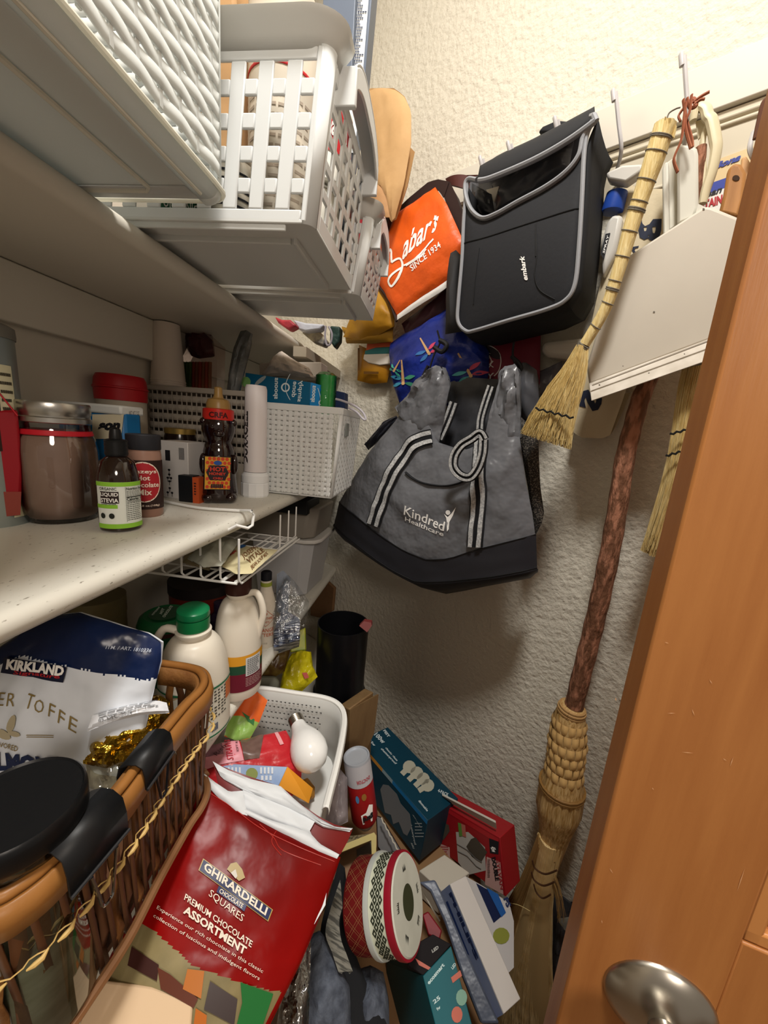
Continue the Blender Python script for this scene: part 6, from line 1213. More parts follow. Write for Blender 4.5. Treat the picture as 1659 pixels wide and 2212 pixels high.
# foil chocolates pouch
fo=thing('foil_pouch','clear pouch of gold foil sweets with white printed flap','pouch',(-.30,.29,1.06)); FPn=CP(270,1590,.405,.2)
fpp=Patch([(186,1545),(250,1525),(340,1500),(366,1515)],[(180,1650),(230,1660),(290,1650),(330,1640)],[(186,1545),(178,1590),(180,1650)],[(366,1515),(368,1560),(330,1640)],FPn,pil(.02,.009,22,4,.4)); g=G(); fpp.build(g,30,24,.01); part(fo,'gold_foil',g,M('#b8932f',.18,m=.9,bs=60,bst=1,bd=.006,var='#8f6d1d',vs=25))
fl_=Patch([(200,1545),(250,1530),(340,1513),(360,1518)],[(188,1580),(240,1560),(300,1545),(366,1540)],[(200,1545),(188,1580)],[(360,1518),(366,1540)],CP(270,1560,.385,.2),pil(.006,.003,14,4)); g=G(); fl_.build(g,20,6,.002); part(fo,'white_flap',g,M('#d9dbe0',.25,bs=40,bst=.6,bd=.003))
g=G(); T(g,'03. DEC. 2024',fl_.f((214,1562),(286,1544),(212,1555),.0015)); T(g,'100 g',fl_.f((314,1533),(342,1528),(313,1528),.0015),bold=.02); lines(g,fl_.f((215,1555),(350,1522),(212,1540),.0015),0,1,0,1,4,.4); part(fo,'grey_print',g,M('#8e9196',.5))
g=G(); Patch([(185,1640),(240,1630),(290,1640)],[(190,1700),(230,1720),(270,1690)],[(185,1640),(190,1700)],[(290,1640),(270,1690)],CP(240,1670,.385,.1),pil(.008,.004,14,4)).build(g,12,10,.003); part(fo,'clear_tail',g,M('#efece0',.08,kind='clear',a=.2,bs=30,bst=.8,bd=.006))
# binder clips on the rim
def clip(label,a1,a2,w1,drop,lean,legs):
    # a1,a2: px of the rim ends of the clip along the rim
    A=R3.px(*a1);B=R3.px(*a2); U=(B-A); N_=V((U.y,-U.x,0)).normalized(); N_= N_ if N_.x>0 else -N_
    t=thing('binder_clip',label,'clip',(A+B)/2-V((0,0,drop)),'black binder clips on the wicker basket rim'); bm=M('#141517',.45)
    g=G(); 
    prof=[(.017,-.020),(.0165,-.004),(.014,.008),(.006,.013),(-.004,.012),(-.014,.006),(-.017,-.006),(-.0175,-.020)]
    prof=[(x*w1,z*w1) for x,z in prof]
    g.grid([[A+N_*x+V((0,0,z)) for x,z in prof],[B+N_*x+V((0,0,z)) for x,z in prof]]); part(t,'jaw',g,bm,sol=.0014)
    g=G(); g.tube([A+N_*.0176*w1+V((0,0,-.020*w1)),B+N_*.0176*w1+V((0,0,-.020*w1))],.0013,8); part(t,'jaw_roll',g,M('#2a2b2e',.25))
    g=G(); o=N_*.019*w1+V((0,0,-.020*w1)); m=(A+B)/2
    pts=[A.lerp(B,.28)+o,A.lerp(B,.36)+o+V((0,0,-drop*.6)),A.lerp(B,.42)+o+V((0,0,-drop)),A.lerp(B,.58)+o+V((0,0,-drop)),A.lerp(B,.64)+o+V((0,0,-drop*.6)),A.lerp(B,.72)+o]
    g.tube(cat(pts,4),.0011,6); part(t,'wire_handle',g,legs)
clip('large black binder clip over the near basket rim',(98,1872),(232,1732),1.0,.035,0,M('#9a9c9f',.15,m=1))
clip('smaller black binder clip farther along the basket rim',(283,1672),(345,1592),.72,.026,0,M('#151517',.3))
# ================= pile under and in front of the low shelf =================
def supportbox(name,x0,x1,y0,y1,z0,z1,mat,label):
    g=G(); g.box((x0,y0,z0),(x1-x0,0,0),(0,y1-y0,0),(0,0,z1-z0)); t=solo(name,g,mat,label,'box',bev=.003); return t
card=M('#8b6a48',.8,bs=50,bst=.2,bd=.001,var='#7d5d3e',vs=8)
g=G(); g.prism([V((-.24,.30,0)),V((.20,.30,0)),V((.20,.79,0)),V((-.24,1.09,0))],V((0,0,.535))); solo('cardboard_box',g,card,'large brown cardboard box on the floor, under the whole pile','box',bev=.003)
g=G(); g.box((-.27,.37,.535),(.145,0,0),(0,.19,0),(0,0,.308)); solo('carton_box',g,M('#4a3828',.8),'dark brown carton propping up the white plastic basket','box',bev=.003)
# white basket with holes
bw=M('#e6e6e2',.4); BZ=.955; BP0=.845; wbs=thing('plastic_basket','white plastic basket with rounded corners holding a light bulb and snacks','basket',(-.2,.48,BP0))
BR=ZP(BZ); rimp=[(478,1489),(560,1489),(640,1500),(700,1510),(728,1524),(739,1548),(735,1590),(722,1650),(706,1710),(697,1745)]
rp2=cat(BR.P(rimp),5)
def offs(pp):
    o=[]
    for i,p in enumerate(pp):
        t=(pp[min(i+1,len(pp)-1)]-pp[max(0,i-1)]).normalized(); o.append(V((t.y,-t.x,0)))
    return o
cen=V((-.25,.45,0)); oo=[n_ if n_.dot(p-cen)>0 else -n_ for n_,p in zip(offs(rp2),rp2)]
g=G(); prof=[(-.001,-.004),(.0,.001),(.004,.003),(.008,.002),(.0095,-.004),(.009,-.010)]
g.grid([[p+n_*a+V((0,0,b)) for a,b in prof] for p,n_ in zip(rp2,oo)]); part(wbs,'rim',g,bw,sol=.0015)
g=G(); g.grid([[p+V((0,0,-.002)),p-n_*.003-V((0,0,.03)),p-n_*.006-V((0,0,.07)),p-n_*.009-V((0,0,BZ-BP0))] for p,n_ in zip(rp2,oo)]); part(wbs,'wall',g,M('#dcdcd8',.45,kind='frost',a=.02),sol=.0015)
# far wall openings, in rows
k=0; rj=[]
A=BR.px(545,1489); B=BR.px(700,1510); n0=oo[8]
for j in range(6):
    for i in range(17):
        s_=(i+.5*(j%2))/17; p=A.lerp(B,s_)-n0*(.0035+.0018*j)+V((0,0,-.016-.0105*j)); u=(B-A).normalized(); g=g if (i or j) else G()
        g.add([p-u*.0025,p+u*.0022-V((0,0,.0016)),p+u*.0022+V((0,0,.0016))],[(0,1,2)])
part(wbs,'pierced_holes',g,M('#3b3a38',.8),stuff=True)
g=G(); g.prism([p-n_*.009-V((0,0,BZ-BP0)) for p,n_ in zip(rp2[::3],oo[::3])]+[V((-.30,.36,BP0)),V((-.34,.5,BP0))],V((0,0,.003))); part(wbs,'base',g,bw)
# light bulb
q1=P(650,1575,.66); q2=P(672,1640,.60); ax=(q2-q1).normalized(); t=thing('light_bulb','white household light bulb with silver screw base lying in the plastic basket','bulb',q2)
tip=P(636,1548,.68); rb=.0275; L_=(P(676,1650,.60)-tip).length
g=G(); g.lathe(tip,(P(676,1640,.605)-tip),[(.0125,.020),(.0135,.027),(.017,.038),(.024,.052),(.0285,.064),(.0300,.077),(.0275,.090),(.020,.101),(.010,.107),(0,.108)],40); part(t,'glass_globe',g,M('#f1f1ef',.12,sp=.7))
g=G(); pr=[(0,-.002),(.005,-.001),(.011,.003)]
for i in range(10): pr.append((.0125+.0010*(i%2),.004+i*.0017))
pr.append((.0125,.021)); g.lathe(tip,(P(676,1640,.605)-tip),pr,28); part(t,'screw_base',g,M('#a09a90',.3,m=1))
# strawberries pouch
SPn=CP(540,1660,.60,.4); t=thing('fruit_pouch','pink and red dried strawberry pouch with a clear window in the basket','pouch',SPn.px(540,1700))
sp_=Patch([(440,1612),(520,1600),(590,1583),(618,1578)],[(395,1740),(480,1725),(580,1725),(650,1690)],[(440,1612),(410,1680),(380,1730),(395,1740)],[(618,1578),(640,1620),(652,1660),(650,1690)],SPn,pil(.022,.006,14,3,.4))
g=G(); sp_.build(g,26,22,.01); part(t,'film',g,M('#b8252c',.3,bs=30,bst=.6,bd=.004,var='#c9323a',vs=8))
def pp2(patch,L,h=.0012): return [patch.at(*patch.inv(x,y),h) for x,y in L]
def draped(g,patch,quadpx,h=.0012,nu=8,nv=8):
    a,b,c_,d=quadpx # TL TR BR BL
    g.grid([[patch.at(*patch.inv((a[0]*(1-u)+b[0]*u)*(1-v)+(d[0]*(1-u)+c_[0]*u)*v,(a[1]*(1-u)+b[1]*u)*(1-v)+(d[1]*(1-u)+c_[1]*u)*v),h) for v in [j/nv for j in range(nv+1)]] for u in [i/nu for i in range(nu+1)]])
g=G(); draped(g,sp_,[(448,1613),(516,1602),(527,1650),(440,1668)]); part(t,'pink_panel',g,M('#e59aa6',.4)); g=G(); draped(g,sp_,[(519,1602),(570,1588),(560,1645),(528,1650)],.0014); part(t,'clear_window',g,M('#5d4640',.3,var='#7a6259',vs=60)); g=G(); draped(g,sp_,[(447,1615),(480,1608),(484,1635),(444,1640)],.002); part(t,'grey_brush_mark',g,M('#8f6570',.5))
g=G(); T(g,'STRAWB',sp_.f((506,1650),(498,1600),(492,1650),.003),bold=.01); part(t,'red_lettering',g,M('#c2263a',.5)); g=G(); T(g,'SOFT & J',sp_.f((518,1632),(514,1603),(512,1632),.003)); T(g,'Rich',sp_.f((470,1640),(490,1618),(462,1634),.0032),bold=-.005); part(t,'dark_lettering',g,M('#4a2f33',.5))
g=G(); draped(g,sp_,[(592,1587),(599,1584),(612,1612),(604,1616)],.0022); part(t,'pink_tag',g,M('#e3a0a4',.5))
g=G(); draped(g,sp_,[(400,1700),(425,1690),(418,1720),(390,1735)],.0016); part(t,'berry_picture',g,M('#b84a52',.5,var='#5d7a35',vs=60))
# orange and green pouch
OPn=CP(535,1545,.66,.3); t=thing('fruit_pouch','orange and green printed pouch standing between jug and basket rim','pouch',OPn.px(530,1590)); o_=Patch([(515,1490),(545,1485),(578,1513)],[(484,1590),(510,1600),(540,1596)],[(515,1490),(498,1540),(484,1590)],[(578,1513),(560,1560),(540,1596)],OPn,pil(.008,.004,14,4)); g=G(); o_.build(g,14,16,.006,0,lambda u,v:1 if v>.52 else 0); part(t,'film',g,[M('#cc4f22',.35,bs=30,bst=.5,bd=.003,var='#dd6a2c',vs=20),M('#7fa84a',.35,bs=30,bst=.5,bd=.003,var='#9cc06a',vs=14)])
g=G(); g.poly(pp2(o_,[(522,1540),(535,1548),(550,1555),(548,1568),(535,1560)],.002)); part(t,'leaf_print',g,M('#2f6a33',.5))
# juice box blue and yellow
q=CP(560,1675,.575,.9); t=thing('snack_box','blue pictured snack box with a yellow end in front of the strawberry pouch','box',q.px(560,1700)); 
g=G(); g.prism(q.P([(468,1648),(621,1656),(602,1698),(520,1700)]),q.N*-.02); part(t,'carton',g,M('#6f8fc4',.4,var='#a9bcd4',vs=18),bev=.001)
q2=P3(q.px(621,1656),q.px(602,1698),q.px(621,1656)+V((.03,-.012,-.035))); q2=CP(640,1695,.55,.2)
a_,b_=q.px(621,1656),q.px(602,1698); e1=P(676,1703,.600);e2=P(667,1735,.575); g=G(); g.add([a_,b_,e2,e1],[(0,1,2,3)]); n_=(b_-a_).cross(e1-a_).normalized(); n_=n_ if n_.dot(CAM-a_)>0 else -n_; g=G(); g.prism([a_,b_,e2,e1],n_*-.002); part(t,'yellow_end',g,M('#e0962b',.4))
g=G(); g.poly([q.px(544+13*math.cos(i*.5),1672+13*math.sin(i*.5))+q.N*.001 for i in range(13)]); part(t,'green_pear',g,M('#7f8a3c',.5)); g=G()
for x0_ in (492,500,508,516,562,570,578,586): quad(g,q,[(x0_,1658),(x0_+4,1658),(x0_+4,1672),(x0_,1672)],0,.001)
for x0_ in (564,573,582): quad(g,q,[(x0_,1676),(x0_+5,1676),(x0_+5,1686),(x0_,1686)],0,.001)
part(t,'white_print',g,M('#d9dde4',.5),stuff=True); pe=PL(a_,n_); g=G(); quad(g,pe,[(617,1688),(630,1693),(624,1708),(611,1703)],0,.001); part(t,'white_badge',g,wl); g=G(); quad(g,pe,[(620,1695),(626,1697),(623,1706),(616,1702)],0,.0018); quad(g,pe,[(614,1706),(640,1714),(625,1722),(618,1718)],0,.0018); part(t,'red_print',g,M('#8f2230',.5))
g=G(); Patch([(640,1690),(665,1680),(680,1700)],[(660,1720),(672,1728),(680,1722)],[(640,1690),(660,1720)],[(680,1700),(680,1722)],CP(668,1705,.62),pil(.008,.003,14,4)).build(g,8,8,.004); solo('snack_bar',g,M('#a7742c',.4,bs=30,bst=.5,bd=.003),'golden brown wrapper at the basket wall beside the bulb','wrapper')
# things on the lowest shelf
YB=CP(640,1450,.86,.3); g=G(); Patch([(630,1412),(650,1405),(672,1408)],[(603,1500),(650,1495),(686,1462)],[(630,1412),(612,1445),(603,1500)],[(672,1408),(676,1440),(686,1462)],YB,pil(.02,.008,14,3,.4)).build(g,20,20,.01); yb_=thing('snack_bag','shiny yellow snack bag with a small red mark on the lowest shelf','bag',YB.px(640,1495)); part(yb_,'film',g,M('#c9bd1e',.25,bs=25,bst=.9,bd=.008,var='#b3a614',vs=12)); g=G(); quad(g,YB,[(652,1458),(662,1457),(667,1468),(658,1471)],0,.022); part(yb_,'red_mark',g,M('#a8341f',.5))
g=G(); g.prism(CP(645,1385,.92).P([(627,1372),(660,1355),(662,1405),(627,1410)]),(CP(645,1385,.92).N*-.02)); solo('snack_bag',g,M('#b5ae22',.35,var='#6f8a2a',vs=30),'yellow green upright packet behind the shiny yellow bag','packet',bev=.003)
g=G(); Patch([(583,1410),(610,1395),(628,1400)],[(565,1460),(590,1465),(615,1450)],[(583,1410),(565,1460)],[(628,1400),(615,1450)],CP(598,1430,.84),pil(.015,.005,14,3)).build(g,12,10,.01); solo('candy_bag',g,M('#3a1712',.3,bs=30,bst=.7,bd=.004,var='#6d5a2a',vs=60),'dark brown sweets bag beside the yellow bag','bag')
g=G(); g.prism(CP(585,1475,.80).P([(552,1470),(560,1460),(595,1460),(604,1472),(602,1492),(552,1492)]),CP(585,1475,.80).N*-.03); solo('grey_box_corner',g,M('#5e5d4e',.6),'olive grey rounded lid just behind the white basket rim','lid',bev=.004)
c=P(742,1400,.93); c=V((-.165,.835,.70)); zt=hz(742,1345,c); D=math.hypot(c.x,c.y); bkc=M('#0e0e11',.3)
q=ZP(zt); rr=(q.px(797,1345)-q.px(686,1345)).length/2; c=q.px(742,1345); c.z=.70
t=thing('umbrella_stand','tall glossy black cylinder vessel against the wall','vessel',c); h=zt-.70; c2=c
g=G(); g.lathe(c,(0,0,1),[(rr*1.0,.10),(rr*.97,h*.5),(rr*1.0,h-.003),(rr,h),(rr*.96,h),(rr*.94,h*.5),(rr*.9,.11),(0,.11)],44); part(t,'cylinder',g,bkc)
g=G(); g.lathe(c,(0,0,1),[(rr*1.25,-.0),(rr*1.22,.02),(rr*1.05,.095),(rr*1.05,.102),(rr*.98,.104)],44); part(t,'wide_base',g,M('#0b0b0d',.4))
g=G(); g.prism(CP(789,1352,.86).P([(776,1352),(786,1342),(802,1345),(803,1352),(793,1366)]),V((0,.012,0))); part(t,'red_tab',g,M('#6a2c2a',.5))
# wooden board leaning on wall
g=G(); A=P(735,1522,.80);B=P(788,1486,.86);C3=P(733,1690,.86); t=thing('cutting_board','worn wooden board standing on end between basket and vessel','board',C3)
g.prism([P(735,1522,.80),P(754,1532,.775),P(752,1700,.86),P(731,1690,.88)],(B-A)); part(t,'plank',g,M('#7b6140',.6,bs=40,bst=.3,bd=.002,var='#6a5135',vs=9,st=(5,5,.8)),bev=.003)
g=G(); g.prism([P(755,1534,.775)+V((.0,0,0)),P(818,1500,.84),P(808,1585,.87),P(753,1700,.86)],V((-.004,.004,-.003))); part(t,'face',g,M('#846a48',.6,bs=40,bst=.3,bd=.002,var='#73593b',vs=9,st=(5,5,.8)))
# ---- bulb boxes (box corners solved from the photograph) ----
def obox(t,O,A,B,C_,mat,bev=.001): g=G(); g.box(O,V(A)-V(O),V(B)-V(O),V(C_)-V(O)); return part(t,'carton',g,mat,bev=bev)
O=V((.074,.662,.654)); A=V((-.110,.839,.655)); B=V((.144,.735,.644)); E_=V((.067,.655,.551))
t=thing('bulb_box','long dark teal box of 100 watt light bulbs against the wall','box',(O+A)/2+V((0,0,-.1)))
obox(t,O,A,B,E_,M('#0c3748',.4))
def face(O,A,B): n_=(A-O).cross(B-O).normalized(); n_=n_ if n_.dot(CAM-O)>0 else -n_; return PL(O,n_)
ft=face(O,A,B); ff=face(O,A,E_); fe=face(O,B,E_)
g=G(); f=lambda u,v,h=.0006: O+(A-O)*u+(E_-O)*v+ff.N*h
g.add([f(0,.0),f(.45,.0),f(.45,.09),f(0,.09)],[(0,1,2,3)]); part(t,'blue_band',g,M('#1b6fa6',.4)); g=G(); g.add([f(.45,.0),f(.6,.0),f(.6,.09),f(.45,.09)],[(0,1,2,3)]); part(t,'grey_band',g,M('#8aa0a8',.4)); g=G(); g.add([f(.6,.0),f(.96,.0),f(.96,.09),f(.6,.09)],[(0,1,2,3)]); part(t,'orange_band',g,M('#c58a3a',.4)); g=G(); g.add([f(.96,.0),f(1,.0),f(1,.3),f(.96,.2)],[(0,1,2,3)]); part(t,'red_corner',g,M('#b54434',.4))
def bulbs(pl,pts,r,mat,nm):
    g=G()
    for x,y,dx,dy in pts:
        g.poly([pl.px(x+r*math.cos(i*.5),y+r*math.sin(i*.5))+pl.N*.0008 for i in range(13)]); l=math.hypot(dx,dy); nx,ny=-dy/l*r*.42,dx/l*r*.42
        quad(g,pl,[(x+nx,y+ny),(x+dx+nx,y+dy+ny),(x+dx-nx,y+dy-ny),(x-nx,y-ny)],0,.0009)
    part(t,nm,g,mat)
bulbs(ft,[(884,1657,-16,16),(900,1670,-18,16),(914,1683,-18,16),(924,1697,-20,12)],14,M('#aaa796',.6),'bulb_pictures')
g=G(); g.poly([ff.px(x,y)+ff.N*.0008 for x,y in [(822,1705),(828,1694),(840,1696),(858,1715),(866,1735),(886,1758),(890,1785),(880,1805),(872,1800),(862,1775),(850,1780),(845,1760),(832,1755)]]); part(t,'bulb_silhouette',g,M('#6f7275',.6))
g=G(); Tq(g,'FEIT',ft,(827,1579),(838,1594),(832,1576),bold=.05); Tq(g,'100w',ft,(807,1588),(826,1608),(815,1582),bold=.04); Tq(g,'17.5w',ft,(793,1597),(808,1613),(797,1594),bold=.04); Tq(g,'classic glass',ft,(831,1617),(856,1646),(835,1614),bold=.03); Tq(g,'shatterproof',ft,(821,1619),(853,1653),(826,1616),bold=.03); Tq(g,'4-PACK',ft,(945,1711),(968,1722),(947,1704),bold=.03); Tq(g,'dimmable',ft,(903,1731),(922,1754),(907,1728),bold=.03); 
Tq(g,'A21 100w',ff,(895,1762),(912,1790),(890,1757),bold=.03); Tq(g,'shatterproof',ff,(885,1780),(895,1826),(890,1778),bold=.02); Tq(g,'FEIT',ff,(892,1822),(897,1835),(888,1820),bold=.03); lines(g,lambda u,v: ff.px(897+20*u,1775+35*v)+ff.N*.0008,0,1,0,1,5,.25); part(t,'lettering',g,M('#b7c2c4',.5),stuff=True)
# red box of bulbs
O=V((.215,.632,.682)); A=V((.09,.745,.619)); B=V((.234,.599,.585)); E_=V((.252,.67,.676)); t=thing('bulb_box','red box with window cut outs showing white bulbs, leaning on the teal box','box',B)
obox(t,O,A,B,E_,M('#96181f',.4)); ff=face(O,A,B); fe=face(O,B,E_); rd=M('#7c1419',.45)
g=G(); quad(g,ff,[(941,1731),(1078,1812),(1075,1822),(942,1740)]); part(t,'bright_fold',g,M('#b01e26',.4))
def spx(L_): return L_
g=G(); quad(g,ff,[(985,1797),(1012,1797),(1048,1830),(1050,1880),(1010,1890),(990,1862)]); part(t,'white_panel',g,M('#b9b5ae',.5))
g=G(); quad(g,ff,[(947,1782),(955,1774),(970,1782),(972,1795),(958,1815)],0,.0009); part(t,'window_cutout',g,M('#4d453a',.7)); g=G(); quad(g,ff,[(1018,1812),(1028,1808),(1053,1840),(1040,1862),(1020,1850),(1008,1828)],0,.001); part(t,'window_cutout',g,M('#4d453a',.7)); g=G(); g.tube([ff.px(x,y)+ff.N*.0015 for x,y in [(988,1822),(1010,1835),(1030,1855),(1042,1862)]],.0006,4); g.tube([ff.px(x,y)+ff.N*.0015 for x,y in [(990,1838),(1010,1848),(1030,1870),(1040,1876)]],.0006,4); part(t,'drawn_lines',g,M('#5d5d5d',.5))
g=G(); quad(g,ff,[(1057,1810),(1078,1818),(1077,1845),(1059,1842)],0,.0009); part(t,'black_panel',g,blk); g=G(); quad(g,ff,[(1052,1850),(1081,1862),(1088,1932),(1048,1910)],0,.0009); part(t,'pale_panel',g,M('#c9a19b',.5)); g=G(); quad(g,ff,[(946,1820),(972,1830),(973,1862),(948,1850)],0,.0009); part(t,'pale_panel',g,M('#c9a19b',.5))
g=G(); Tq(g,'DOUBLE',ff,(1062,1852),(1071,1902),(1071,1850),lift=.0016,bold=.05); lines(g,lambda u,v: ff.px(1054+6*u,1855+40*v)+ff.N*.0016,0,1,0,1,12,.4); part(t,'black_lettering',g,blk); g=G(); Tq(g,'45w',ff,(1060,1828),(1064,1840),(1070,1828),lift=.0016,bold=.04); part(t,'white_lettering',g,wl); g=G(); Tq(g,'SYLVAN',ff,(1072,1856),(1082,1920),(1079,1856),lift=.0016,bold=.02); part(t,'red_lettering',g,M('#a8323a',.5)); g=G(); lines(g,lambda u,v: ff.px(950+20*u,1826+26*v)+ff.N*.0016,0,1,0,1,5,.4); part(t,'red_lettering',g,M('#a8323a',.5)); g=G(); quad(g,ff,[(990,1776),(997,1778),(1000,1805),(993,1806)],0,.0016); part(t,'green_strip',g,M('#5d8a3c',.5)); g=G(); quad(g,ff,[(997,1778),(1006,1782),(1008,1808),(1000,1805)],0,.0016); part(t,'salmon_strip',g,M('#b5695c',.5))
g=G(); a,b=ff.px(952,1727),ff.px(1069,1795); q=WL((ff.px(952,1727)-KC).dot(WN)-.01); g.prism([a-ff.N*.006,b-ff.N*.006,P(1071,1778,.755),P(955,1718,.86)],V((0,.003,.002))); part(t,'open_flap',g,M('#c9c4b8',.6))
# philips box
O=V((.115,.546,.665)); A=V((.146,.571,.656)); B=V((.186,.443,.618)); E_=V((.1,.552,.63)); B=O+(B-O)*1.15
t=thing('bulb_box','white and blue light bulb carton standing under the red box','box',B); obox(t,O,A,B,E_,M('#cfc9c4',.5)); fs=face(O,B,E_); ftp=face(O,A,B)
g=G(); f=lambda u,v,h=.0008: O+(B-O)*u+(E_-O)*v+fs.N*h
g.add([f(0,.05),f(1,.05),f(1,1),f(0,1)],[(0,1,2,3)]); part(t,'blue_grey_side',g,M('#7f8aa0',.5,var='#5a6a94',vs=12)); g=G(); g.add([f(.22,.5),f(.9,.5),f(.9,1),f(.22,1)],[(0,1,2,3)]); 
for i in range(0): pass
g=G(); f2=lambda u,v: f(u,v,.0016); T(g,'PHILIPS',lambda u,v:f2(.06+.55*u,.32-.22*v),bold=.05); part(t,'navy_lettering',g,M('#1b2950',.5)); g=G(); g.add([f(.1,.62,.0012),f(.55,.62,.0012),f(.5,.95,.0012),f(.1,.95,.0012)],[(0,1,2,3)]); part(t,'navy_stripe',g,M('#1f3566',.5))
W1=WL(.20); t=thing('bulb_box','flat navy and pale blue carton behind the white one','box',W1.px(1060,2010)); q=PL(V((.16,.58,.64)),face(O,A,B).N)
g=G(); g.prism(q.P([(1006,1893),(1040,1912),(1100,1950),(1110,1990),(1110,2090),(1070,2130)]),q.N*-.02); part(t,'carton',g,M('#b3b0b0',.5)); g=G(); quad(g,q,[(1028,1908),(1058,1925),(1092,1972),(1066,1994)],0,.0008); part(t,'navy_panel',g,M('#101c3f',.45)); g=G(); quad(g,q,[(1050,1918),(1075,1932),(1092,1972),(1082,1982)],0,.0014); part(t,'blue_stripe',g,M('#1c4f8f',.45)); g=G(); Tq(g,'PS',q,(1086,1942),(1094,1962),(1096,1938),lift=.0016,bold=.05); part(t,'lettering',g,M('#1b2950',.5)); g=G(); g.poly([q.px(1082+18*math.cos(i*.5),2022+18*math.sin(i*.5))+q.N*.001 for i in range(13)]); part(t,'green_bulb_picture',g,M('#7d8136',.5))
# white tissue box under the boxes
q=ZP(.60); g=G(); g.prism([q.px(905,1880),q.px(960,1845),q.px(1015,1885),q.px(955,1925)],V((0,0,-.06))); solo('white_carton',g,M('#bdb6a8',.6,bs=20,bst=.3,bd=.003),'off white carton between teal box and ribbon spool','box',bev=.002)
q=CP(925,1985,.62,.2); g=G(); g.prism(q.P([(905,1905),(930,1925),(960,1990),(1000,2110),(1040,2212),(1080,2212),(1010,2060),(955,1930),(940,1900)]),q.N*-.02); solo('blue_grey_bag',g,M('#5e6678',.35,bs=20,bst=.7,bd=.006,var='#39404f',vs=14),'blue grey plastic sleeve running down beside the white carton','bag',bev=.003)
q=CP(925,2030,.60,.3); t=thing('bulb_box','small black box marked LED under the ribbon spool','box',q.px(925,2050)); g=G(); g.prism(q.P([(905,2035),(935,2018),(975,2040),(915,2108),(880,2085)]),q.N*-.03); part(t,'carton',g,M('#1d1a1c',.7,sp=.1),bev=.001); g=G(); Tq(g,'LED',q,(934,2059),(948,2049),(932,2052),lift=.001,bold=.04); part(t,'lettering',g,M('#9a9a96',.5)); g=G(); quad(g,q,[(897,2070),(930,2090),(935,2100),(905,2085)],0,.001); part(t,'salmon_band',g,M('#b05a48',.5))
q=CP(935,1990,.63,.3); g=G(); g.prism(q.P([(912,1975),(925,1968),(955,2010),(950,2030),(925,2020)]),q.N*-.02); solo('red_wrapper',g,M('#7a1620',.5),'dark red wrapper corner right of the ribbon spool','wrapper',bev=.002)
# teal box
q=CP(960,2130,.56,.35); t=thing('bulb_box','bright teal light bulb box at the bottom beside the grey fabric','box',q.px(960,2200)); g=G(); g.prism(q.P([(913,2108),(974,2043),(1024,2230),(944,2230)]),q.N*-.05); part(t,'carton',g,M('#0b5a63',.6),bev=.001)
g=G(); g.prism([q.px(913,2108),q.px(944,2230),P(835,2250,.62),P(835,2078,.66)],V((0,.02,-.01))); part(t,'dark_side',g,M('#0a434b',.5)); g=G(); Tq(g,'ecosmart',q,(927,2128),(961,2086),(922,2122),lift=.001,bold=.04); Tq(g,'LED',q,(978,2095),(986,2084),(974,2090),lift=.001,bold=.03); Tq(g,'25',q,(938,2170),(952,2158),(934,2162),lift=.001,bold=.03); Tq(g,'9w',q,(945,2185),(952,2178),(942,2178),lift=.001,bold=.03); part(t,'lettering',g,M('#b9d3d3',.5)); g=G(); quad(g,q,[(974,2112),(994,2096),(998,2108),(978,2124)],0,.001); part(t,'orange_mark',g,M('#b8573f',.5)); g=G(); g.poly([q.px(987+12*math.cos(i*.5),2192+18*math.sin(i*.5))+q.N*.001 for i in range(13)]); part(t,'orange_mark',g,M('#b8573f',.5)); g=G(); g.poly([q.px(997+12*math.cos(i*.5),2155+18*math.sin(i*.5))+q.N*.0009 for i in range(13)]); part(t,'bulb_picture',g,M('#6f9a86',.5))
# small red and white can
a=P(790,1778,.755); b=P(770,1632,.735); t=thing('spray_can','small red and white can standing upside down beside the teal bulb box','can',a); axv=(b-a); Lc=axv.length; rc=.0262
g=G(); g.lathe(a,axv,[(.012,-.006),(.016,0),(rc*.9,.012),(rc,.018),(rc,Lc-.004),(rc*.97,Lc),(rc*.88,Lc),(rc*.85,Lc-.003),(0,Lc-.003)],36,kk=[1,1,0,0,1,1,1,1]); part(t,'body',g,[M('#a31d20',.35),M('#b5bac2',.4,m=.3)])
axn=axv.normalized(); e_=(CAM-a); e_=(e_-axn*e_.dot(axn)).normalized(); s_=axn.cross(e_)
f=lambda u,v,h=.0006: a+axn*(Lc*v)+(e_*math.cos((u-.5)*2.6)+s_*math.sin((u-.5)*2.6))*(rc+h)
g=G(); g.grid([[f(i/12,.68+.30*j/2) for j in range(3)] for i in range(13)]); part(t,'white_band',g,M('#bdbcc2',.4)); g=G(); g.poly([f(.36+.05*math.cos(i*.5),.53+.055*math.sin(i*.5),.001) for i in range(13)]); part(t,'blue_spot',g,M('#4f86b8',.4)); g=G(); g.poly([f(.55+.07*math.cos(i*.6),.55+.05*math.sin(i*.6),.001) for i in range(11)]); part(t,'cookie_picture',g,M('#9a6a33',.5))
g=G(); g.poly([f(*p,.001) for p in [(.42,.17),(.70,.17),(.78,.38),(.66,.42),(.55,.33),(.40,.30)]]); part(t,'white_badge',g,wl); g=G(); T(g,'gard',lambda u,v:f(.74-.3*u,.30-.10*v,.0018),bold=.05); part(t,'black_lettering',g,blk); g=G(); T(g,'DOCTOR',lambda u,v:f(.80-.4*u,.80-.05*v,.0016),bold=.03); part(t,'red_lettering',g,M('#b8505a',.5))
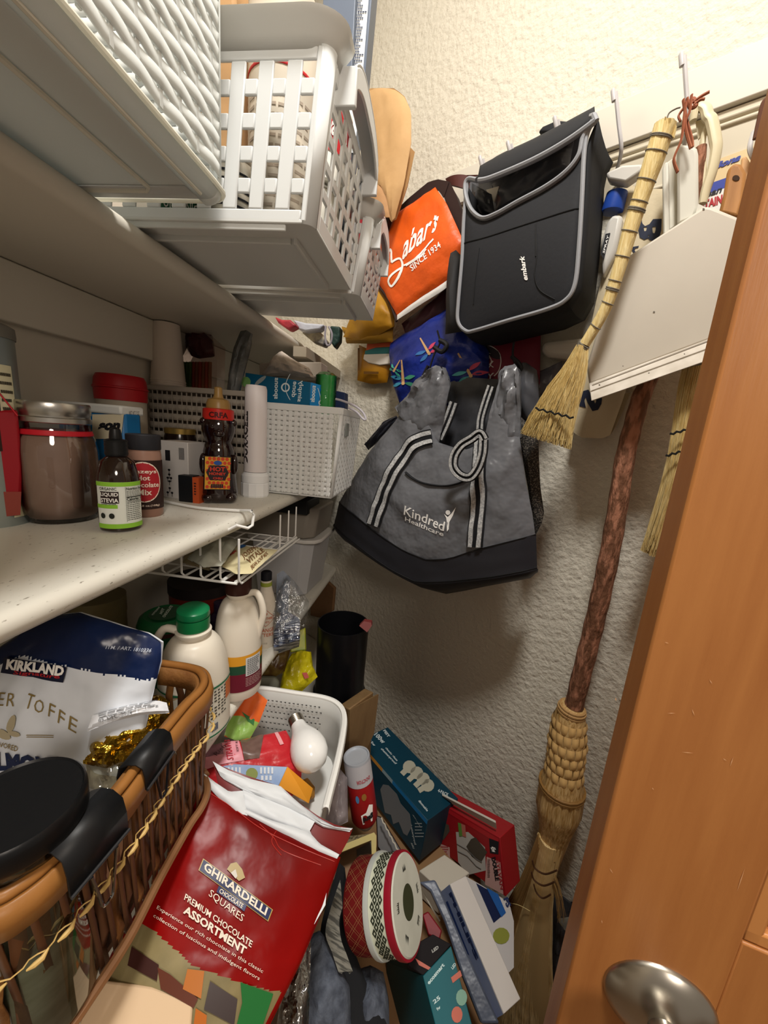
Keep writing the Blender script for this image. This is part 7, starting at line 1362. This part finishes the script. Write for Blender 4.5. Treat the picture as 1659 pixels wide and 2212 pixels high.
# clear clamshell and cream box behind the can
g=G(); Patch([(705,1660),(730,1655),(750,1680)],[(700,1770),(730,1785),(752,1775)],[(705,1660),(700,1770)],[(750,1680),(752,1775)],CP(727,1720,.70),pil(.02,.006,14,4)).build(g,14,18,.01); solo('clear_clamshell',g,M('#a79da0',.2,kind='frost',a=.3,bs=30,bst=.8,bd=.006),'cloudy clear plastic shell between white basket and small can','package')
q=ZP(.745); a,b,c_,d=q.px(700,1828),q.px(728,1795),q.px(812,1790),q.px(811,1802); t=thing('paper_box','cream box with small print and an open front under the can','box',a)
u0=P(690,1850,.66); q1=CP(770,1840,.66,.3); g=G(); g.prism(q1.P([(690,1845),(808,1798),(813,1805),(812,1880),(804,1880),(802,1815),(694,1858)]),q1.N*-.008); part(t,'edge_frame',g,M('#bfae6e',.6)); g=G(); g.prism([q1.px(690,1845),q1.px(808,1798),q1.px(800,1790)-q1.N*.05,q1.px(725,1792)-q1.N*.06],V((0,0,-.002))); part(t,'printed_top',g,M('#9c9070',.7,var='#4f4734',vs=170,sharp=(.5,.6))); g=G(); g.prism(CP(770,1850,.70,.3).P([(700,1855),(800,1818),(805,1900),(710,1900)]),V((0,.01,-.01))); part(t,'tan_card',g,M('#8f6f52',.7)); g=G(); g.prism(CP(785,1860,.695,.3).P([(770,1835),(802,1818),(805,1900),(775,1900)]),V((0,.005,-.005))); part(t,'grey_card',g,M('#57504a',.7))
q=CP(850,1830,.74,.2); g=G(); g.prism(q.P([(812,1760),(825,1765),(905,1900),(860,1890),(815,1830)]),q.N*-.03); t=solo('dark_box',g,M('#151214',.4,var='#2c1a12',vs=20),'black glossy box leaning beneath the teal bulb box','box',bev=.002)
q=CP(850,1820,.72,.2); g=G(); g.tube([q.px(824+i*3.6,1768+i*7+(2 if i%2 else -2)) for i in range(12)]+[q.px(880,1870),q.px(950,1990)],.0014,5); solo('twisted_cord',g,M('#b5b0a2',.7),'black and white twisted cord along the dark box','cord')
# ---- ribbon spools ----
C0=P(881,1948,.545); right_=c2w(1,0,0); down_=c2w(0,1,0); fw_=c2w(0,0,1); v0=(C0-CAM).normalized()
sx_=(right_-v0*right_.dot(v0)).normalized(); ax_=(sx_*.915-v0*.40+down_*-.02).normalized(); dn_=(down_-ax_*down_.dot(ax_)).normalized()
Rr=.0560; t=thing('ribbon_spool','stack of wide ribbon spools, plaid and diamond pattern, with a white printed end disc','spool',C0-ax_*.05-V((0,0,Rr)))
g=G(); g.lathe(C0,ax_,[(Rr*.33,-.001),(Rr*.34,.001),(Rr*.93,.001),(Rr*.96,-.0008)],56,ref=dn_); part(t,'end_disc',g,M('#c9cabf',.5,var='#b5b6aa',vs=14))
g=G(); g.lathe(C0,ax_,[(0,-.010),(Rr*.33,-.010),(Rr*.33,.0012)],40,ref=dn_); part(t,'core_hole',g,M('#33361f',.8))
g=G(); g.lathe(C0,ax_,[(Rr*.95,-.001),(Rr*1.01,-.001),(Rr*1.02,-.004),(Rr*1.01,-.011),(Rr*.95,-.011)],64,ref=dn_); part(t,'crimson_rim',g,M('#8e1226',.45))
def cylf(r,z0,z1,h=.0006):
    e2=dn_; s2=ax_.cross(e2); return lambda u,v,hh=h: C0+ax_*(z0+(z1-z0)*u)+(e2*math.cos(2*math.pi*v)+s2*math.sin(2*math.pi*v))*(r+hh)
g=G(); g.lathe(C0,ax_,[(Rr*.97,-.011),(Rr*.97,-.036)],64,ref=dn_); part(t,'cream_ribbon',g,M('#c9cdb8',.7))
f=cylf(Rr*.97,-.013,-.034); g=G()
nv_=52; nu_=2
for j in range(nv_):
    for i in range(nu_):
        cu=(i+.5+.5*(j%2))/(nu_+.5); cv=(j+.5)/nv_; a1=.5/(nu_+.5)*.86; b1=.98/nv_*.86; a2=a1*.38;b2=b1*.38
        o_=[f(cu-a1,cv),f(cu,cv-b1),f(cu+a1,cv),f(cu,cv+b1)]; n2=[f(cu-a2,cv),f(cu,cv-b2),f(cu+a2,cv),f(cu,cv+b2)]
        g.add(o_+n2,[(0,1,5,4),(1,2,6,5),(2,3,7,6),(3,0,4,7)])
part(t,'diamond_pattern',g,M('#23281a',.8),stuff=True)
g=G(); g.lathe(C0,ax_,[(Rr*.95,-.036),(Rr*1.02,-.036),(Rr*1.03,-.040),(Rr*1.02,-.0435),(Rr*.95,-.0435)],64,ref=dn_); part(t,'white_rim',g,M('#b5b9b5',.5))
g=G(); g.lathe(C0,ax_,[(Rr*.96,-.0435),(Rr*.95,-.075),(Rr*.92,-.078),(0,-.078)],64,ref=dn_); part(t,'plaid_ribbon',g,M('#6d1414',.6,bs=300,bst=.3,bd=.0005))
f=cylf(Rr*.955,-.044,-.074,.0008); g=G()
for d_ in (1,-1):
    for k in range(20):
        for o2 in (0,.012): g.grid([[f(u/8,k/20+o2+d_*.085*u/8),f(u/8,k/20+o2+.0016+d_*.085*u/8)] for u in range(9)])
part(t,'plaid_lines',g,M('#9c6a45',.6),stuff=True)
g=G(); ns=ax_.cross(dn_)
def pd(a,r_,h=.0016): return C0+ax_*h+(dn_*math.cos(a)+ns*math.sin(a))*r_*Rr
for a in (.25,2.7,1.2,4.1,5.2):
    for k in range(6): b=a+.05*k-.12; g.add([pd(b,.6),pd(b+.03,.72+.04*(k%2)),pd(b+.05,.62)],[(0,1,2)])
part(t,'holly_print',g,M('#33352c',.6),stuff=True)
g=G(); q=CP(740,2010,.52,.1); rb_=Patch([(712,1960),(735,1945),(742,1975)],[(735,2098),(750,2092),(757,2098)],[(712,1960),(700,2015),(722,2060),(735,2098)],[(742,1975),(745,2040),(757,2098)],q,pil(.004,.003,10,3))
L1=cat([V((x,y,0)) for x,y in [(735,1900),(715,1960),(703,2015),(718,2060),(731,2100)]],6); R1=cat([V((x,y,0)) for x,y in [(740,1960),(733,1990),(737,2030),(748,2060),(762,2098)]],6)
g.strip([q.px(p.x,p.y) for p in L1],[q.px(p.x,p.y)+q.N*.004 for p in R1],q.N*-.001); e=L1[-1];r2=R1[-1]; g.prism([q.px(731,2100),q.px(738,2104),q.px(746,2092),q.px(755,2104),q.px(762,2098),q.px(750,2080),q.px(735,2080)],q.N*-.001)
part(t,'ribbed_tail',g,M('#77756c',.7,bs=0,var='#45443f',vs=260,st=(.15,.15,2.5),sharp=(.45,.55)),label='grey ribbed ribbon tail with zigzag cut end')
# grey fleece garments
fl=M('#3e434e',.95,bs=120,bst=.8,bd=.003,var='#5f6673',vs=70,sharp=(.35,.7)); 
q=CP(690,2130,.50,.1); g=G(); Patch([(668,2020),(690,2010),(720,2050)],[(640,2260),(700,2260),(760,2260)],[(668,2020),(640,2120),(630,2260)][0:2]+[(640,2260)],[(720,2050),(755,2130),(760,2260)],q,pil(.03,.008,9,3)).build(g,18,24,.03); solo('fleece_garment',g,fl,'grey fleece garment bunched beside the clear plastic','cloth')
q=CP(800,2140,.54,.1); g=G(); Patch([(770,2095),(800,2085),(828,2100)],[(745,2260),(800,2260),(842,2260)],[(770,2095),(760,2160),(745,2260)],[(828,2100),(840,2160),(842,2260)],q,pil(.03,.008,9,7)).build(g,14,20,.03); solo('fleece_garment',g,fl,'second grey fleece fold below the ribbon spool','cloth')
q=CP(740,2060,.55,.1); g=G(); Patch([(732,1862),(745,1875),(748,1900)],[(690,2260),(780,2260),(860,2260)],[(732,1862),(695,1990),(680,2090),(690,2260)],[(748,1900),(745,2000),(790,2120),(860,2260)],q,pil(.01,.004,9,3)).build(g,12,26,.01); solo('black_cloth',g,M('#17181b',.9,bs=150,bst=.5,bd=.001),'black ribbed cloth hanging between the red bag and the ribbons','cloth')
q=CP(625,2120,.46,.1); g=G(); Patch([(640,2040),(655,2010),(672,2000)],[(590,2260),(630,2260),(665,2260)],[(640,2040),(610,2130),(590,2260)],[(672,2000),(670,2120),(665,2260)],q,pil(.014,.006,12,5)).build(g,12,20,.006); solo('plastic_bag',g,M('#c9c6c2',.12,kind='clear',a=.5,bs=25,bst=1,bd=.01),'clear plastic bag below the red chocolate pouch','bag')
# ---- big red chocolate pouch ----
GP=CP(480,1940,.405,.03); gb=thing('chocolate_pouch','big opened red chocolate pouch with torn white inner flap in front','pouch',GP.px(430,2212)); rm=M('#8f0907',.3,bs=14,bst=.35,bd=.006,var='#560504',vs=5,sp=.14); GP2=GP.off(-.012)  # two-red noise paints reflection patches and shaded red into the pouch colour
gp=Patch([(441,1672),(470,1715),(520,1752),(600,1790),(690,1835),(735,1852)],[(175,2235),(300,2260),(450,2270),(565,2250)],[(441,1672),(395,1770),(345,1885),(240,2060),(210,2130),(175,2235)],[(735,1852),(700,1960),(650,2080),(600,2180),(565,2250)],GP,pil(.020,.004,7,4,.35))
arc=[(205,2105),(250,2040),(300,1985),(340,2010),(381,2045),(417,2080),(468,2097),(530,2120),(583,2135),(620,2140)]
def gk(u,v):
    p=gp.pxy(u,v); x=max(205,min(620,p.x)); 
    for a_,b_ in zip(arc,arc[1:]):
        if a_[0]<=x<=b_[0]: y=a_[1]+(b_[1]-a_[1])*(x-a_[0])/(b_[0]-a_[0]); break
    if p.x<300: 
        y=1985+(p.x-300)*-1.1
    return 1 if (p.y>y and .03<u<.965) else 0
g=G(); gp.build(g,90,110,.012,0,gk); part(gb,'front_panel',g,[rm,M('#8e8058',.5,bs=14,bst=.35,bd=.006,var='#6d6240',vs=25)])
wf=M('#d5d9dd',.5,bs=25,bst=.3,bd=.004)
g=G(); bk=Patch([(460,1645),(490,1660),(545,1680),(600,1696),(635,1725),(690,1765),(725,1783),(762,1790)],[(480,1730),(540,1760),(620,1800),(735,1846)],[(460,1645),(470,1690),(480,1730)],[(762,1790),(752,1815),(735,1846)],GP2,lambda u,v:.002*math.sin(9*u)); bk.build(g,24,8,.003,0,lambda u,v: 0); part(gb,'back_panel',g,M('#6d100f',.3))
g=G(); Patch([(459,1644),(490,1662),(545,1684),(605,1698),(640,1730),(690,1768),(725,1786),(762,1789)],[(525,1708),(560,1722),(620,1748),(668,1770),(700,1788),(755,1797)],[(459,1644),(478,1680),(525,1708)],[(762,1789),(755,1797)],GP2.off(.003),pil(.006,.003,9,3)).build(g,26,8,.002); part(gb,'back_lining',g,wf,label='white torn lining of the back panel')
g=G(); Patch([(525,1706),(580,1728),(640,1752),(680,1775)],[(515,1745),(600,1785),(690,1828),(715,1840)],[(525,1706),(515,1745)],[(680,1775),(668,1797),(690,1822),(715,1840)],GP2.off(.006),pil(.005,.002,9,3)).build(g,16,8,.002); part(gb,'inner_lining',g,wf,label='white lining in the pouch mouth')
g=G(); Patch([(440,1670),(465,1690),(495,1710),(524,1708)],[(448,1697),(470,1722),(510,1752),(535,1765)],[(440,1670),(448,1697)],[(524,1708),(535,1765)],GP.off(.006),pil(.004,.001,9,3)).build(g,12,6,.002); part(gb,'front_lip_left',g,wf)
g=G(); Patch([(520,1742),(580,1770),(668,1798),(690,1822),(733,1846)],[(520,1752),(600,1795),(690,1840),(728,1855)],[(520,1742),(520,1752)],[(733,1846),(728,1855)],GP.off(.006),pil(.003,.001,9,3)).build(g,16,5,.002); part(gb,'front_lip_right',g,wf)
g=G(); g.prism(GP.off(.006).P([(706,1920),(703,1955),(680,1995),(650,2030),(655,2000),(690,1940)]),GP.N*-.001); part(gb,'white_side_tear',g,wf)
g=G(); f=gp.f((430,1882),(576,1990),(440,1857),.0018); g.grid([[f(i/10,j/3) for j in range(4)] for i in range(11)]); part(gb,'banner_border',g,M('#b39a55',.35)); g=G(); g.grid([[gp.f((430,1882),(576,1990),(440,1857),.0024)(.012+.976*i/10,.06+.88*j/3) for j in range(4)] for i in range(11)]); part(gb,'navy_banner',g,M('#1c2450',.4))
g=G(); f=gp.f((468,1928),(526,1969),(473,1915),.0024); g.grid([[f(i/6,j/2) for j in range(3)] for i in range(7)]); part(gb,'small_banner',g,M('#232c5c',.4))
crl=M('#e6dccb',.5); g=G(); T(g,'GHIRARDELLI',gp.f((440,1881),(570,1978),(446,1864),.0034),bold=.03); T(g,'CHOCOLATE',gp.f((473,1929),(521,1963),(477,1920),.0034),bold=.02); T(g,'SQUARES',gp.f((450,1938),(520,1993),(457,1922),.0026),bold=.0); T(g,'PREMIUM CHOCOLATE',gp.f((400,1944),(540,2044),(404,1931),.0026),bold=.015); T(g,'ASSORTMENT',gp.f((398,1972),(526,2060),(404,1955),.0026),bold=.035)
T(g,'Experience our rich chocolate in this classic',gp.f((341,1965),(563,2100),(345,1956),.0022),bold=.0); T(g,'collection of luscious and indulgent flavors',gp.f((334,1982),(556,2115),(338,1973),.0022),bold=.0)
part(gb,'cream_lettering',g,crl)
g=G(); g.poly(pp2(gp,[(490,1880),(498,1868),(510,1865),(522,1880),(528,1898),(515,1905)],.0024)); part(gb,'emblem_gold',g,M('#a08848',.35)); g=G(); g.poly(pp2(gp,[(498,1888),(508,1880),(512,1895),(508,1900)],.0032)); part(gb,'eagle_emblem',g,M('#cfcabf',.5))
ch=M('#3a1d18',.3)
for L_,m_,nm in (([(289,2043),(348,2080),(344,2114),(281,2082)],ch,'chocolate_square'),([(455,2113),(512,2152),(505,2208),(442,2172)],M('#2c1a18',.3),'chocolate_square'),([(345,2085),(372,2100),(430,2150),(420,2170),(352,2130)],M('#5d2c1a',.3),'chocolate_swirl'),([(408,2088),(443,2092),(436,2150),(398,2130)],M('#b56a26',.3),'caramel_square'),([(425,2170),(448,2185),(446,2212),(420,2208)],M('#b8651f',.3),'caramel_square'),([(518,2116),(588,2143),(562,2225),(505,2230),(522,2160)],M('#1f6a30',.4),'green_print')):
    g=G(); a_,b_,*r_=L_; g.poly(pp2(gp,L_,.0022)); part(gb,nm,g,m_)
g=G()
for L_ in ([(430,1700),(500,1745),(560,1790),(640,1830),(720,1862)],[(600,1790),(585,1820),(605,1850)],[(560,1782),(590,1812),(610,1840),(690,1870)]):
    g.tube([gp.at(*gp.inv(p.x,p.y),.0004) for p in cat([V((x,y,0)) for x,y in L_],6)],.0005,5)
part(gb,'crease',g,M('#a52a22',.3))
# cream oats box and grey lid at the very bottom left
OP=CP(300,2190,.33,.4); t=thing('oats_box','plain cream box front at the bottom edge of the picture','box',OP.px(300,2260)); g=G(); g.prism(OP.P([(196,2113),(330,2130),(418,2160),(408,2290),(150,2290)]),OP.N*-.03); part(t,'carton',g,M('#d8bb98',.7,bs=40,bst=.1,bd=.001),bev=.002)
g=G(); g.prism([OP.px(196,2113),OP.px(150,2290),P(118,2290,.36),P(186,2120,.36)],V((0,.004,-.002))); part(t,'grey_side',g,M('#6d7278',.6)); g=G(); g.tube([OP.px(196,2113)+OP.N*.001,OP.px(150,2290)+OP.N*.001],.0015,6); part(t,'worn_edge',g,M('#c9bfa8',.7))
